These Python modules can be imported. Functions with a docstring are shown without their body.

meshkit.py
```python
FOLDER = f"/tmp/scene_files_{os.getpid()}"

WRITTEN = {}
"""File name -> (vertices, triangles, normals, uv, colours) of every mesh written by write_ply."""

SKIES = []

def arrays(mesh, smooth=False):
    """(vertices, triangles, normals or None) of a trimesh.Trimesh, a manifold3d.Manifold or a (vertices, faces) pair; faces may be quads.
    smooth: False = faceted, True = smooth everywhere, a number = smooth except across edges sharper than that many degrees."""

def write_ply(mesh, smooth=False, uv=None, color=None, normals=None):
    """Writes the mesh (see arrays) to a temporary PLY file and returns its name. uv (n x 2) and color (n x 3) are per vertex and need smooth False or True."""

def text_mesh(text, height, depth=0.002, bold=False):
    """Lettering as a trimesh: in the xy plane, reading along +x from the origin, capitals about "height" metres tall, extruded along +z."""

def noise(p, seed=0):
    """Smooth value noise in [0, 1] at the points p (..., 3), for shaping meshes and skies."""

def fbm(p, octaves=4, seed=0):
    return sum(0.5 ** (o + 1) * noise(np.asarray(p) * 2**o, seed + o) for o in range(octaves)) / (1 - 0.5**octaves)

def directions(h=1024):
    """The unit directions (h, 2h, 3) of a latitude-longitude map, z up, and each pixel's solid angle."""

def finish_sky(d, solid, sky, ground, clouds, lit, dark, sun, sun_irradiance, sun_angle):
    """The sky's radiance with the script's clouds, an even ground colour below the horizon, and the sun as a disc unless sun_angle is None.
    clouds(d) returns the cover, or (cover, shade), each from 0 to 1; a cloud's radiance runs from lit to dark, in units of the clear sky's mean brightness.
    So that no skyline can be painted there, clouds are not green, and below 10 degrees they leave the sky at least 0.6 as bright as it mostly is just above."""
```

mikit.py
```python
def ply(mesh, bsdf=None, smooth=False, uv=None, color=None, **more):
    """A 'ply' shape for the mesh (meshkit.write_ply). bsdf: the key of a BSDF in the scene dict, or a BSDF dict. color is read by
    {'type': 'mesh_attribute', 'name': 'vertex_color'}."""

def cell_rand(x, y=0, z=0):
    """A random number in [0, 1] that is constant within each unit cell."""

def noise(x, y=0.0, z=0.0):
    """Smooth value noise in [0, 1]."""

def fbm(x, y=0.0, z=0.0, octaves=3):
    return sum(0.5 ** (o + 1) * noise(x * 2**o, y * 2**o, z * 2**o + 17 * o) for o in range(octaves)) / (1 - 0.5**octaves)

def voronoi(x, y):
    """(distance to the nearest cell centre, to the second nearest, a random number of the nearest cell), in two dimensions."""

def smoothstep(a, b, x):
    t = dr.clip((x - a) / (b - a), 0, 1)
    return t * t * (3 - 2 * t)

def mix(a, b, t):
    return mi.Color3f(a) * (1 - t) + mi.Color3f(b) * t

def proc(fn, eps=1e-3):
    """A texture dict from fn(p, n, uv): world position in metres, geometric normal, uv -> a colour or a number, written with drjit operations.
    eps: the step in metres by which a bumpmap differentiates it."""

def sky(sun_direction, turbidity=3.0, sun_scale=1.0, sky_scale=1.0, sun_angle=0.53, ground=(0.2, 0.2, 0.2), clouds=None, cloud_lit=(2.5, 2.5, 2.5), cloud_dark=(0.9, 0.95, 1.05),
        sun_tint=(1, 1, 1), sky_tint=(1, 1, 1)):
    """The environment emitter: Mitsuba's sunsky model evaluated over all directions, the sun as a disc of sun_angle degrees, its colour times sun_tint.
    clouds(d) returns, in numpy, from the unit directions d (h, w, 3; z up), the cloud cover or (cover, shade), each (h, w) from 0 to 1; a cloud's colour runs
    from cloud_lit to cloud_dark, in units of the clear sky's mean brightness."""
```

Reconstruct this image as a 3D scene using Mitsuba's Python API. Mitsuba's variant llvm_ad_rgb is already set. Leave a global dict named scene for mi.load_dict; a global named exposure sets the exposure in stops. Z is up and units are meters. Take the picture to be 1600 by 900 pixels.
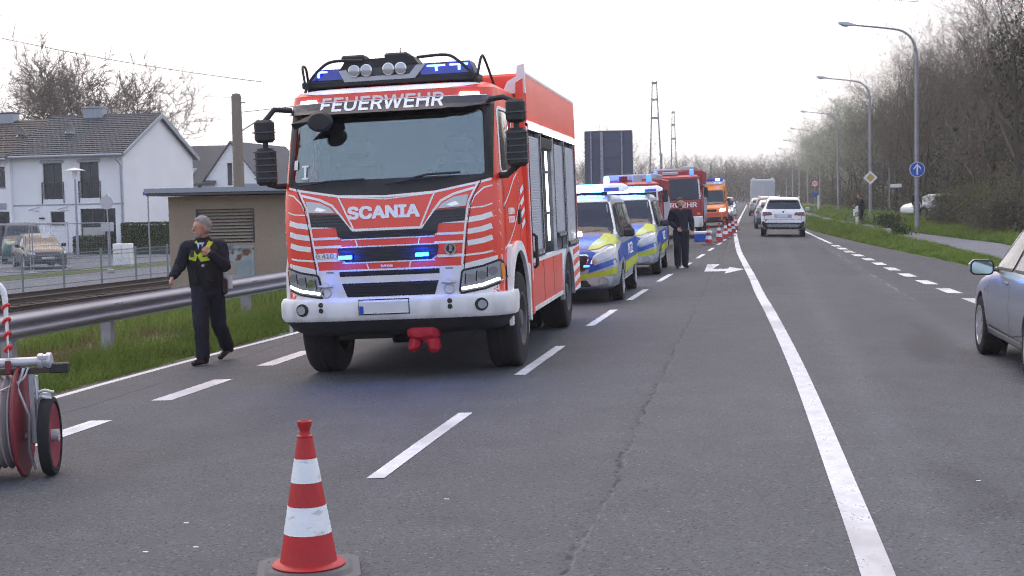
import math, numpy as np, trimesh, mitsuba as mi, drjit as dr, mikit, meshkit
import manifold3d as m3
from shapely.geometry import Polygon, LineString, Point, MultiPolygon, box as sbox
from shapely.ops import unary_union
from scipy.interpolate import PchipInterpolator
from scipy.spatial import ConvexHull
TR = mi.ScalarTransform4f
scene, labels = {}, {}

# ---------------------------------------------------------------- camera, sky, exposure
yaw, pitch, roll, cam_h = np.radians([9.54, 3.505, 1.25]).tolist() + [1.785]
c_fwd = np.array([-math.sin(yaw) * math.cos(pitch), math.cos(yaw) * math.cos(pitch), -math.sin(pitch)])
c_r0 = np.array([math.cos(yaw), math.sin(yaw), 0.0])
c_u0 = np.cross(c_r0, c_fwd)
c_up = math.sin(roll) * c_r0 + math.cos(roll) * c_u0
scene['camera'] = {'type': 'perspective', 'fov': 2 * math.degrees(math.atan(800 / 2250)), 'fov_axis': 'x', 'near_clip': 0.1, 'far_clip': 3000.0,
                   'to_world': TR().look_at(origin=[0, 0, cam_h], target=[float(v) for v in c_fwd + [0, 0, cam_h]], up=[float(v) for v in c_up])}


def cloud_cover(d):
    n = meshkit.fbm(d * 3.0, 3, 5)
    az = d[..., 0] * -0.35 + d[..., 1] * 0.94           # towards the set sun, behind the far end of the road
    shade = np.clip(0.40 - 0.36 * az + 0.40 * d[..., 2] + 0.3 * (n - 0.5), 0, 1)
    return np.ones(d.shape[:2]), shade


scene['sky'] = mikit.sky([-0.25, 0.5, 0.83], turbidity=4, sun_scale=0.1, sun_angle=50, clouds=cloud_cover, cloud_lit=(1.80, 1.66, 1.60), cloud_dark=(0.74, 0.87, 1.22),
                         sun_tint=(1.0, 0.85, 0.7), ground=(0.12, 0.12, 0.12))
exposure = 3.3

# ---------------------------------------------------------------- helpers: meshes


def M3(mesh):
    if isinstance(mesh, m3.Manifold):
        return mesh
    mesh = trimesh.Trimesh(mesh.vertices, mesh.faces, process=False)
    mesh.merge_vertices(digits_vertex=7)
    mesh.update_faces(mesh.nondegenerate_faces())
    if mesh.volume < 0:
        mesh.invert()
    return m3.Manifold(m3.Mesh(np.asarray(mesh.vertices, np.float32), np.asarray(mesh.faces, np.uint32)))


def TM(m):
    if isinstance(m, trimesh.Trimesh):
        return m
    q = m.to_mesh()
    return trimesh.Trimesh(q.vert_properties[:, :3].astype(float), q.tri_verts, process=False)


def cat(ms):
    ms = [TM(m) for m in ms]
    return trimesh.util.concatenate(ms) if len(ms) > 1 else ms[0]


def hull(pts):
    return TM(m3.Manifold.hull_points(np.asarray(pts, np.float32)))


def box(x0, x1, y0, y1, z0, z1, b=0.0):
    if b <= 0:
        return trimesh.creation.box(bounds=[[x0, y0, z0], [x1, y1, z1]])
    p = []
    for x, i in ((x0, 1), (x1, -1)):
        for y, j in ((y0, 1), (y1, -1)):
            for z, k in ((z0, 1), (z1, -1)):
                p += [(x + i * b, y + j * b, z), (x + i * b, y, z + k * b), (x, y + j * b, z + k * b)]
    return hull(p)


def basis(d):
    d = np.asarray(d, float) / np.linalg.norm(d)
    a = np.cross(d, [0, 0, 1.0] if abs(d[2]) < 0.9 else [1.0, 0, 0])
    a /= np.linalg.norm(a)
    return a, np.cross(d, a), d


def lathe(prof, o=(0, 0, 0), axis=(0, 0, 1), n=24):
    """prof: (radius, height) pairs along axis from o; closed where the radius is 0."""
    a, b, d = basis(axis)
    t = np.arange(n) * 2 * np.pi / n
    prof = np.asarray(prof, float)
    v = np.asarray(o) + prof[:, None, 1:2] * d + prof[:, None, 0:1] * (np.cos(t)[None, :, None] * a + np.sin(t)[None, :, None] * b)
    k = len(prof)
    i, j = np.meshgrid(np.arange(k - 1), np.arange(n), indexing='ij')
    q = np.stack([i * n + j, i * n + (j + 1) % n, (i + 1) * n + (j + 1) % n, (i + 1) * n + j], -1).reshape(-1, 4)
    f = np.vstack([q[:, [0, 1, 2]], q[:, [0, 2, 3]]])
    return trimesh.Trimesh(v.reshape(-1, 3), f, process=False)


def cyl(p0, p1, r0, r1=None, n=12):
    p0, p1 = np.asarray(p0, float), np.asarray(p1, float)
    h = np.linalg.norm(p1 - p0)
    r1 = r0 if r1 is None else r1
    return lathe([(0, 0), (r0, 0), (r1, h), (0, h)], p0, p1 - p0, n)


def tube(pts, r, n=8):
    p = np.asarray(pts, float)
    r = np.broadcast_to(r, (len(p),)).astype(float)
    t = np.gradient(p, axis=0)
    t /= np.linalg.norm(t, axis=1, keepdims=True) + 1e-12
    up = np.array([0, 0, 1.0]) if np.abs(t[:, 2]).mean() < 0.8 else np.array([1.0, 0.05, 0])
    a = np.cross(t, up)
    a /= np.linalg.norm(a, axis=1, keepdims=True) + 1e-12
    b = np.cross(t, a)
    g = np.arange(n) * 2 * np.pi / n
    v = p[:, None] + r[:, None, None] * (np.cos(g)[None, :, None] * a[:, None] + np.sin(g)[None, :, None] * b[:, None])
    v = np.vstack([v.reshape(-1, 3), p[:1], p[-1:]])
    k = len(p)
    i, j = np.meshgrid(np.arange(k - 1), np.arange(n), indexing='ij')
    q = np.stack([i * n + j, i * n + (j + 1) % n, (i + 1) * n + (j + 1) % n, (i + 1) * n + j], -1).reshape(-1, 4)
    jj = np.arange(n)
    f = np.vstack([q[:, [0, 2, 1]], q[:, [0, 3, 2]], np.stack([jj, (jj + 1) % n, jj * 0 + k * n], 1), np.stack([(jj + 1) % n, jj, jj * 0 + k * n + 1], 1) + [[(k - 1) * n, (k - 1) * n, 0]]])
    return trimesh.Trimesh(v, f, process=False)


def bez(p, n=12):
    """Catmull-Rom through the points."""
    p = np.asarray(p, float)
    q = np.vstack([2 * p[0] - p[1], p, 2 * p[-1] - p[-2]])
    out = []
    for i in range(1, len(q) - 2):
        t = np.linspace(0, 1, n, endpoint=False)[:, None]
        a, b, c, d = q[i - 1], q[i], q[i + 1], q[i + 2]
        out.append(0.5 * (2 * b + (c - a) * t + (2 * a - 5 * b + 4 * c - d) * t ** 2 + (3 * b - a - 3 * c + d) * t ** 3))
    return np.vstack(out + [p[-1:]])


def prism(poly, d0, d1, plane='xz'):
    """Polygon (a, b) extruded; plane names which axes a and b are; d along the third axis."""
    poly = poly if hasattr(poly, 'geom_type') else Polygon(poly).buffer(0)
    ms = [trimesh.creation.extrude_polygon(g, d1 - d0, engine='earcut') for g in getattr(poly, 'geoms', [poly])]
    m = cat(ms)
    v = m.vertices.copy()
    a, b, c = v[:, 0], v[:, 1], v[:, 2] + d0
    if plane == 'xz':
        m = trimesh.Trimesh(np.stack([a, c, b], 1), m.faces[:, ::-1], process=False)
    elif plane == 'yz':
        m = trimesh.Trimesh(np.stack([c, a, b], 1), m.faces, process=False)
    else:
        m = trimesh.Trimesh(np.stack([a, b, c], 1), m.faces, process=False)
    return m


def rpoly(pts, r, n=4):
    """Polygon with rounded corners."""
    p = Polygon(pts).buffer(0)
    return p.buffer(-r, join_style=2).buffer(r, quad_segs=n) if r > 0 else p


def line(pts, w, cap=2):
    return LineString(pts).buffer(w / 2, cap_style=cap, join_style=2)


def move(mesh, t=(0, 0, 0), rz=0.0, s=1.0, R=None):
    m = mesh.copy()
    v = np.asarray(m.vertices) * s
    if R is not None:
        v = v @ np.asarray(R).T
    if rz:
        c, q = math.cos(rz), math.sin(rz)
        v = v @ np.array([[c, q, 0], [-q, c, 0], [0, 0, 1]])
    return trimesh.Trimesh(v + np.asarray(t, float), m.faces, process=False)


def mirror(m):
    return trimesh.Trimesh(np.asarray(m.vertices) * [-1, 1, 1], np.asarray(m.faces)[:, ::-1], process=False)


AX = {'front': (0, 2, 1, 1), 'rear': (0, 2, 1, -1), 'right': (1, 2, 0, -1), 'left': (1, 2, 0, 1), 'top': (0, 1, 2, -1)}


def cast(target, a, b, side):
    """Where rays along the side's direction first meet the target, at plane coordinates (a, b): depth on the third axis."""
    ia, ib, ic, sg = AX[side]
    tv = np.asarray(target.vertices)[np.asarray(target.faces)]
    A, B, C = tv[:, :, ia], tv[:, :, ib], tv[:, :, ic]
    x0, y0 = A[:, 0], B[:, 0]
    e1x, e1y, e2x, e2y = A[:, 1] - x0, B[:, 1] - y0, A[:, 2] - x0, B[:, 2] - y0
    det = e1x * e2y - e2x * e1y
    ok = np.abs(det) > 1e-10
    x0, y0, e1x, e1y, e2x, e2y, det, C = x0[ok], y0[ok], e1x[ok], e1y[ok], e2x[ok], e2y[ok], det[ok], C[ok]
    out = np.full(len(a), np.nan)
    lo, hi = x0 + np.minimum(np.minimum(e1x, e2x), 0) - 1e-6, x0 + np.maximum(np.maximum(e1x, e2x), 0) + 1e-6
    order = np.argsort(a)
    for i in range(0, len(a), 250):
        q = order[i:i + 250]
        t = np.flatnonzero((hi >= a[q[0]]) & (lo <= a[q[-1]]))
        if not len(t):
            continue
        px, py = a[q, None] - x0[t], b[q, None] - y0[t]
        u = (px * e2y[t] - e2x[t] * py) / det[t]
        w = (e1x[t] * py - px * e1y[t]) / det[t]
        c = C[t, 0] + u * (C[t, 1] - C[t, 0]) + w * (C[t, 2] - C[t, 0])
        hit = (u >= -1e-6) & (w >= -1e-6) & (u + w <= 1 + 1e-6)
        c = np.where(hit, c * sg, np.inf).min(1)
        out[q] = np.where(np.isfinite(c), c * sg, np.nan)
    bad = np.isnan(out)
    if bad.any() and not bad.all():
        g = np.flatnonzero(~bad)
        for k in np.flatnonzero(bad):
            out[k] = out[g[np.argmin((a[g] - a[k]) ** 2 + (b[g] - b[k]) ** 2)]]
    return out


def wrap(shape, target, side, eps=0.004, edge=0.12, thick=0.0):
    """A shape (polygon in the side's plane, or a mesh whose xy is that plane and whose z is the relief) laid on the target's surface."""
    ia, ib, ic, sg = AX[side]
    if hasattr(shape, 'geom_type'):
        vs, fs, k = [], [], 0
        for g in getattr(shape, 'geoms', [shape]):
            if g.is_empty or g.area < 1e-7:
                continue
            v, f = trimesh.creation.triangulate_polygon(g, engine='earcut')
            v = np.c_[v, np.zeros(len(v))]
            v, f = trimesh.remesh.subdivide_to_size(v, f, edge, max_iter=12)
            vs.append(v), fs.append(f + k)
            k += len(v)
        v, f = np.vstack(vs), np.vstack(fs)
        m = trimesh.Trimesh(v, f, process=False)
        m.merge_vertices()
        v, f = np.asarray(m.vertices), np.asarray(m.faces)
    else:
        v, f = np.asarray(shape.vertices, float), np.asarray(shape.faces)
    c = cast(target, v[:, 0], v[:, 1], side)
    out = np.zeros((len(v), 3))
    out[:, ia], out[:, ib], out[:, ic] = v[:, 0], v[:, 1], c - sg * (eps + v[:, 2])
    n = np.cross(out[f[:, 1]] - out[f[:, 0]], out[f[:, 2]] - out[f[:, 0]])[:, ic].sum() * -sg
    if n < 0:
        f = f[:, ::-1]
    return trimesh.Trimesh(out, f, process=False)


def lettering(text, height, x, z, width=None, bold=True, flip=False, shear=0.0):
    """text_mesh centred at (x, z), squeezed to width; flip for surfaces whose plane runs against the reading direction."""
    m = meshkit.text_mesh(text, height, 0.002, bold)
    v = m.vertices.copy()
    lo, hi = v[:, :2].min(0), v[:, :2].max(0)
    v[:, :2] -= (lo + hi) / 2
    if width:
        v[:, 0] *= width / (hi[0] - lo[0])
    v[:, 1] += shear * v[:, 0]
    f = m.faces
    if flip:
        v[:, 0] *= -1
        f = f[:, ::-1]
    return trimesh.Trimesh(v + [x, z, 0], f, process=False)


# ---------------------------------------------------------------- helpers: scene entries


def num(key):
    if key not in scene and key not in labels:
        return key
    k = 1
    while f'{key}_{k:03d}' in scene or f'{key}_{k:03d}' in labels:
        k += 1
    return f'{key}_{k:03d}'


place = {}


def thing(name, label=None, cat_=None, group=None, kind=None, M=None):
    key = num(name)
    labels[key] = {}
    if label:
        labels[key]['label'] = label
    if cat_:
        labels[key]['category'] = cat_
    if group:
        labels[key]['group'] = group
    if kind:
        labels[key]['kind'] = kind
    place[key] = M
    return key


def own(key, mesh, m, smooth=30, **kw):
    """The thing's own mesh."""
    M = place.get(key)
    scene[key] = mikit.ply(TM(mesh), 'm_' + m, smooth, **({'to_world': TR(M)} if M is not None else {}), **kw)
    return key


def part(parent, name, mesh, m, smooth=30, label=None, kind=None, **kw):
    key = num(parent + '__' + name)
    M = place.get(parent.split('__')[0])
    d = mesh if isinstance(mesh, dict) else mikit.ply(TM(mesh), 'm_' + m, smooth, **kw)
    scene[key] = {**d, **({'to_world': TR(M)} if M is not None else {})}
    if label or kind:
        labels[key] = {**({'label': label} if label else {}), **({'kind': kind} if kind else {})}
    return key


def parts(parent, name, meshes, m, smooth=30, **kw):
    return [part(parent, name, q, m, smooth, **kw) for q in meshes]


def dup(src, label, group, M):
    """A copy of a thing, with its parts, placed by M."""
    base = src.rsplit('_', 1)[0] if src[-3:].isdigit() and src[-4] == '_' else src
    key = thing(base, label, labels[src].get('category'), group, None, M)
    for k in [k for k in scene if k == src or k.startswith(src + '__')]:
        scene[key + k[len(src):]] = {**scene[k], 'to_world': TR(M)}
        if '__' in k and k in labels:
            labels[key + k[len(src):]] = dict(labels[k])
    return key


def frame(x, y, z=0.0, rz=0.0, fall=0.0, s=1.0, tilt=0.0):
    """4 x 4: turned by rz about z, then rolled by the road's crossfall (rise per metre along world x), then moved."""
    c, q = math.cos(rz), math.sin(rz)
    Z = np.array([[c, -q, 0], [q, c, 0], [0, 0, 1.0]])
    a = math.atan(fall)
    Y = np.array([[math.cos(a), 0, -math.sin(a)], [0, 1, 0], [math.sin(a), 0, math.cos(a)]])
    X = np.array([[1, 0, 0], [0, math.cos(tilt), -math.sin(tilt)], [0, math.sin(tilt), math.cos(tilt)]])
    out = np.eye(4)
    out[:3, :3] = Y @ Z @ X * s
    out[:3, 3] = x, y, z
    return out


# ---------------------------------------------------------------- materials


def mat(name, rgb, rough=0.6, spec=0.5, metal=0.0, coat=0.0, **kw):
    scene['m_' + name] = {'type': 'twosided', 'bsdf': {'type': 'principled', 'base_color': rgb if isinstance(rgb, dict) else {'type': 'rgb', 'value': list(rgb)}, 'roughness': rough,
                                                      'specular': spec, 'metallic': metal, 'clearcoat': coat, 'clearcoat_gloss': 0.95, **kw}}


def bumped(name, rgb, h, scale, rough=0.8, spec=0.3, eps=2e-3, **kw):
    scene['m_' + name] = {'type': 'twosided', 'bsdf': {'type': 'bumpmap', 'arbitrary': mikit.proc(h, eps), 'scale': scale,
                                                      'bsdf': {'type': 'principled', 'base_color': rgb, 'roughness': rough, 'specular': spec, **kw}}}


def glow(rgb):
    return {'emitter': {'type': 'area', 'radiance': {'type': 'rgb', 'value': list(rgb)}}}


def C(r, g, b):
    return mi.Color3f(r, g, b)


nz, fb, ss, mx = mikit.noise, mikit.fbm, mikit.smoothstep, mikit.mix


def t_asphalt(p, n, uv):
    x, y = p.x, p.y
    big = fb(x * 0.35, y * 0.12, 0, 3)
    grain = nz(x * 90, y * 90, 1)
    fleck = mikit.cell_rand(x * 70, y * 70, 3)
    c = mx([0.047, 0.051, 0.060], [0.084, 0.091, 0.104], big * 0.8 + 0.35 * nz(x * 3.1, y * 3.1))
    c = c * (0.70 + 0.60 * grain)
    c = dr.select(fleck > 0.982, c * 1.7 + 0.012, dr.select(fleck < 0.05, c * 0.45, c))
    patch = ss(0.46, 0.62, fb(x * 0.22 + 3.1, y * 0.05, 5, 3))
    c = c * (0.90 + 0.16 * patch)
    grit = ss(-7.0, -7.45, x + 0.5 * (fb(x * 3, y * 1.5, 8, 3) - 0.5))
    c = mx(c, [0.12, 0.105, 0.085], grit * 0.6)
    oil = ss(0.62, 0.74, fb(x * 1.3, y * 0.35, 2, 3)) * ss(1.1, 0.2, dr.abs(dr.abs(x - 1.75) - 0.0))
    c = c * (1 - 0.25 * oil)
    ruts = ss(0.32, 0.0, dr.abs(dr.abs(x - 1.75) - 0.75)) + 0.6 * ss(0.4, 0.0, dr.abs(dr.abs(x + 4.0) - 0.9))
    c = c * (0.96 + 0.17 * ruts)
    seam = x + 0.9 + 0.06 * (nz(y * 0.8, 3.3) - 0.5) + 0.055 * (fb(y * 6.5, 7.1, 0, 3) - 0.5)
    crack = ss(0.019, 0.006, dr.abs(seam) + 0.012 * nz(x * 60, y * 30)) * ss(0.3, 0.6, nz(y * 3.4, 9.9) + 0.1)
    c = mx(c, [0.14, 0.14, 0.145], crack * 0.55)
    dark = ss(0.035, 0.0, dr.abs(seam + 0.03 + 0.05 * (nz(y * 5, 1.7) - 0.5))) * ss(0.35, 0.75, nz(x * 34, y * 14)) + 0.25 * ss(0.09, 0.0, dr.abs(seam + 0.05)) * nz(x * 40, y * 40)
    c = c * (1 - 0.6 * dark)
    joint = ss(0.035, 0.008, dr.abs(y - 26.3 - 0.03 * x - 0.05 * nz(x * 5, 2.2)))
    c = c * (1 - 0.6 * joint)
    s2 = ss(0.03, 0.006, dr.abs(x + 6.55 + 0.12 * (fb(y * 1.1, 5.5, 0, 3) - 0.5))) * ss(0.45, 0.65, nz(y * 0.5, 44.0))
    c = c * (1 - 0.55 * s2)
    worn = ss(0.05, 0.01, dr.abs(x - 2.95 + 0.011 * y)) * ss(0.35, 0.8, nz(x * 9, y * 2.2)) * ss(24, 27, y) * ss(52, 46, y)
    return mx(c, [0.2, 0.2, 0.21], worn * 0.55)


def t_paint(p, n, uv):
    w = fb(p.x * 14, p.y * 9, 0, 3)
    g = nz(p.x * 80, p.y * 80)
    c = mx([0.44, 0.46, 0.49], [0.68, 0.69, 0.72], w)
    dirt = fb(p.x * 1.6, p.y * 0.7, 6, 4)
    c = mx(c, [0.30, 0.30, 0.31], ss(0.5, 0.75, dirt) * 0.6)
    return mx(c, [0.13, 0.135, 0.145], ss(0.66, 0.82, w * 0.55 + g * 0.45) * 0.8)


def t_soil(p, n, uv):
    a = fb(p.x * 1.3, p.y * 1.3, 0, 3)
    b = nz(p.x * 14, p.y * 14)
    c = mx([0.065, 0.09, 0.03], [0.11, 0.145, 0.045], a)
    c = mx(c, [0.12, 0.10, 0.065], ss(0.52, 0.8, a * 0.6 + b * 0.45))
    dry = ss(-8.2, -8.7, p.x + 0.9 * (fb(p.x * 0.6, p.y * 0.6, 3, 3) - 0.5)) * ss(-19, -16, p.x)
    return mx(c, mx([0.10, 0.08, 0.055], [0.19, 0.155, 0.11], b), dry * 0.85)


def t_street(p, n, uv):
    return mx([0.10, 0.107, 0.125], [0.145, 0.15, 0.17], fb(p.x * 1.1, p.y * 1.1, 0, 3)) * (0.8 + 0.4 * nz(p.x * 30, p.y * 30))


def t_gravel(p, n, uv):
    d, e, r = mikit.voronoi(p.x * 14, p.y * 14)
    return mx([0.035, 0.032, 0.032], [0.10, 0.092, 0.085], r) * (0.5 + 0.5 * ss(0.0, 0.25, e - d))


def t_render(p, n, uv):
    a = fb(p.x * 2.2 + p.y, p.z * 2.2, 0, 4)
    s = fb((p.x + p.y) * 5, p.z * 0.6, 3, 3)
    return mx([0.27, 0.225, 0.175], [0.36, 0.305, 0.24], a * 0.7 + 0.3 * s) * (0.88 + 0.24 * nz(p.x * 60, p.z * 60, p.y * 60))


def t_white_wall(p, n, uv):
    return mx([0.70, 0.72, 0.74], [0.80, 0.81, 0.82], fb(p.x * 0.9 + p.y * 0.7, p.z * 0.9, 0, 3))


def t_bark(p, n, uv):
    return mx([0.042, 0.036, 0.030], [0.10, 0.086, 0.072], fb(p.x * 5, p.y * 5, p.z * 1.2, 3))


def t_rust(p, n, uv):
    a = fb(p.x * 3 + p.y * 2, p.z * 4, 1, 4)
    c = mx([0.25, 0.31, 0.33], [0.36, 0.40, 0.40], nz(p.x * 8, p.z * 8))
    c = mx(c, [0.10, 0.16, 0.22], ss(0.48, 0.56, fb(p.x * 1.7 + p.y, p.z * 1.7, 5, 3)) * 0.9)
    return mx(c, [0.16, 0.075, 0.04], ss(0.57, 0.66, a))


def t_galv(p, n, uv):
    return mx([0.24, 0.245, 0.275], [0.36, 0.365, 0.40], fb(p.x * 2 + p.z * 8, p.y * 1.2, p.z * 3, 3))


def t_dirtred(p, n, uv):
    return mx([0.43, 0.011, 0.016], [0.33, 0.022, 0.024], fb(p.x * 7, p.y * 7, p.z * 7, 3) * 1.2 - 0.2) * (0.92 + 0.16 * nz(p.x * 130, p.y * 130, p.z * 130))


def t_conewhite(p, n, uv):
    scuff = ss(0.60, 0.72, fb(p.x * 16, p.y * 16, p.z * 30, 4))
    return mx(mx([0.60, 0.66, 0.71], [0.78, 0.81, 0.83], fb(p.x * 6, p.y * 6, p.z * 6, 3)), [0.36, 0.34, 0.33], scuff * 0.6) * (0.95 + 0.1 * nz(p.x * 150, p.y * 150, p.z * 150))


def t_fire_red(p, n, uv):
    a = fb(p.x * 2.3, p.y * 2.3, p.z * 1.1, 4)
    c = mx([0.80, 0.050, 0.022], [0.70, 0.046, 0.024], a)
    film = ss(1.5, 0.5, p.z) * (0.25 + 0.5 * fb(p.x * 9, p.y * 9, p.z * 2.5, 3))
    return mx(c, [0.34, 0.22, 0.17], film * 0.45)


def t_white_lacquer(p, n, uv):
    a = fb(p.x * 3.1, p.y * 3.1, p.z * 1.3, 4)
    c = mx([0.80, 0.81, 0.82], [0.70, 0.71, 0.72], a)
    film = ss(1.2, 0.45, p.z) * ss(0.25, 0.8, fb(p.x * 8, p.y * 8, p.z * 3, 3))
    return mx(c, [0.33, 0.30, 0.27], film * 0.55)


def t_leaf(p, n, uv):
    return mx([0.10, 0.16, 0.035], [0.21, 0.29, 0.07], fb(p.x * 1.7, p.y * 1.7, p.z * 3, 2))


bumped('asphalt', mikit.proc(t_asphalt), lambda p, n, uv: nz(p.x * 110, p.y * 110, 4) + 0.6 * nz(p.x * 40, p.y * 40), 0.004, 0.72, 0.35)
bumped('road_paint', mikit.proc(t_paint), lambda p, n, uv: nz(p.x * 100, p.y * 100, 4), 0.002, 0.6, 0.4)
bumped('soil', mikit.proc(t_soil), lambda p, n, uv: nz(p.x * 20, p.y * 20), 0.02, 0.95, 0.1)
mat('street', mikit.proc(t_street), 0.85, 0.3)
bumped('gravel', mikit.proc(t_gravel), lambda p, n, uv: 1 - mikit.voronoi(p.x * 14, p.y * 14)[0], 0.03, 0.9, 0.2)
bumped('render_wall', mikit.proc(t_render), lambda p, n, uv: nz(p.x * 60, p.y * 60, p.z * 60), 0.004, 0.9, 0.2)
mat('white_wall', mikit.proc(t_white_wall), 0.85, 0.25)
mat('bark', mikit.proc(t_bark), 0.9, 0.15)
mat('rusty', mikit.proc(t_rust), 0.6, 0.4)
mat('galvanised', mikit.proc(t_galv), 0.55, 0.5, 0.25)
mat('cone_red', mikit.proc(t_dirtred), 0.45, 0.45)
mat('cone_white', mikit.proc(t_conewhite), 0.4, 0.5)
scene['m_grass'] = {'type': 'principledthin', 'base_color': mikit.proc(t_leaf), 'roughness': 0.6, 'diff_trans': 0.7, 'spec_trans': 0.0}
scene['m_dry_grass'] = {'type': 'principledthin', 'base_color': {'type': 'rgb', 'value': [0.17, 0.135, 0.075]}, 'roughness': 0.7, 'diff_trans': 0.5, 'spec_trans': 0.0}
scene['m_blossom'] = {'type': 'principledthin', 'base_color': {'type': 'rgb', 'value': [0.42, 0.45, 0.36]}, 'roughness': 0.7, 'diff_trans': 0.6, 'spec_trans': 0.0}
scene['m_needles'] = {'type': 'principledthin', 'base_color': {'type': 'rgb', 'value': [0.035, 0.045, 0.025]}, 'roughness': 0.6, 'diff_trans': 0.4, 'spec_trans': 0.0}
scene['m_young_leaf'] = {'type': 'principledthin', 'base_color': {'type': 'rgb', 'value': [0.10, 0.14, 0.035]}, 'roughness': 0.6, 'diff_trans': 0.7, 'spec_trans': 0.0}
mat('twig', (0.135, 0.112, 0.092), 0.9, 0.1)
mat('hedge_leaf', (0.035, 0.055, 0.018), 0.7, 0.3)
mat('brand_red', mikit.proc(t_fire_red), 0.28, 0.5, 0, 1.0)       # luminous daylight red
mat('dark_red', (0.31, 0.010, 0.014), 0.35, 0.5, 0, 0.7)
mat('white_paint', mikit.proc(t_white_lacquer), 0.35, 0.5, 0, 0.6)
mat('reflective', (0.70, 0.72, 0.76), 0.5, 0.4)
mat('letter_white', (0.82, 0.83, 0.86), 0.5, 0.4)
mat('letter_pale', (0.74, 0.70, 0.74), 0.4, 0.5)
mat('black_plastic', (0.022, 0.023, 0.026), 0.55, 0.4)
mat('grey_plastic', (0.085, 0.09, 0.10), 0.6, 0.4)
mat('navy_gloss', (0.016, 0.018, 0.034), 0.25, 0.5, 0, 0.4)
mat('rubber', (0.022, 0.022, 0.024), 0.85, 0.25)
mat('rim_metal', (0.10, 0.10, 0.105), 0.55, 0.5, 0.3)
mat('alloy', (0.55, 0.56, 0.58), 0.32, 0.5, 0.8)
mat('chrome', (0.80, 0.80, 0.82), 0.12, 0.5, 1.0)
mat('alu', (0.44, 0.46, 0.50), 0.42, 0.5, 0.6)
mat('shutter', (0.38, 0.41, 0.47), 0.45, 0.5, 0.1)
mat('steel', (0.26, 0.27, 0.29), 0.4, 0.5, 0.6)
mat('dark_glass', (0.010, 0.017, 0.036), 0.05, 0.55)
mat('lens', (0.42, 0.44, 0.46), 0.12, 0.6, 0.35, 1.0)
mat('blue_lens', (0.02, 0.05, 0.42), 0.12, 0.6, 0, 1.0)
mat('amber', (0.75, 0.24, 0.02), 0.25, 0.5, 0, 0.6)
mat('tail_red', (0.14, 0.02, 0.03), 0.15, 0.5, 0, 1.0)
mat('lamp_white', (0.8, 0.8, 0.8), 0.5)
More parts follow.
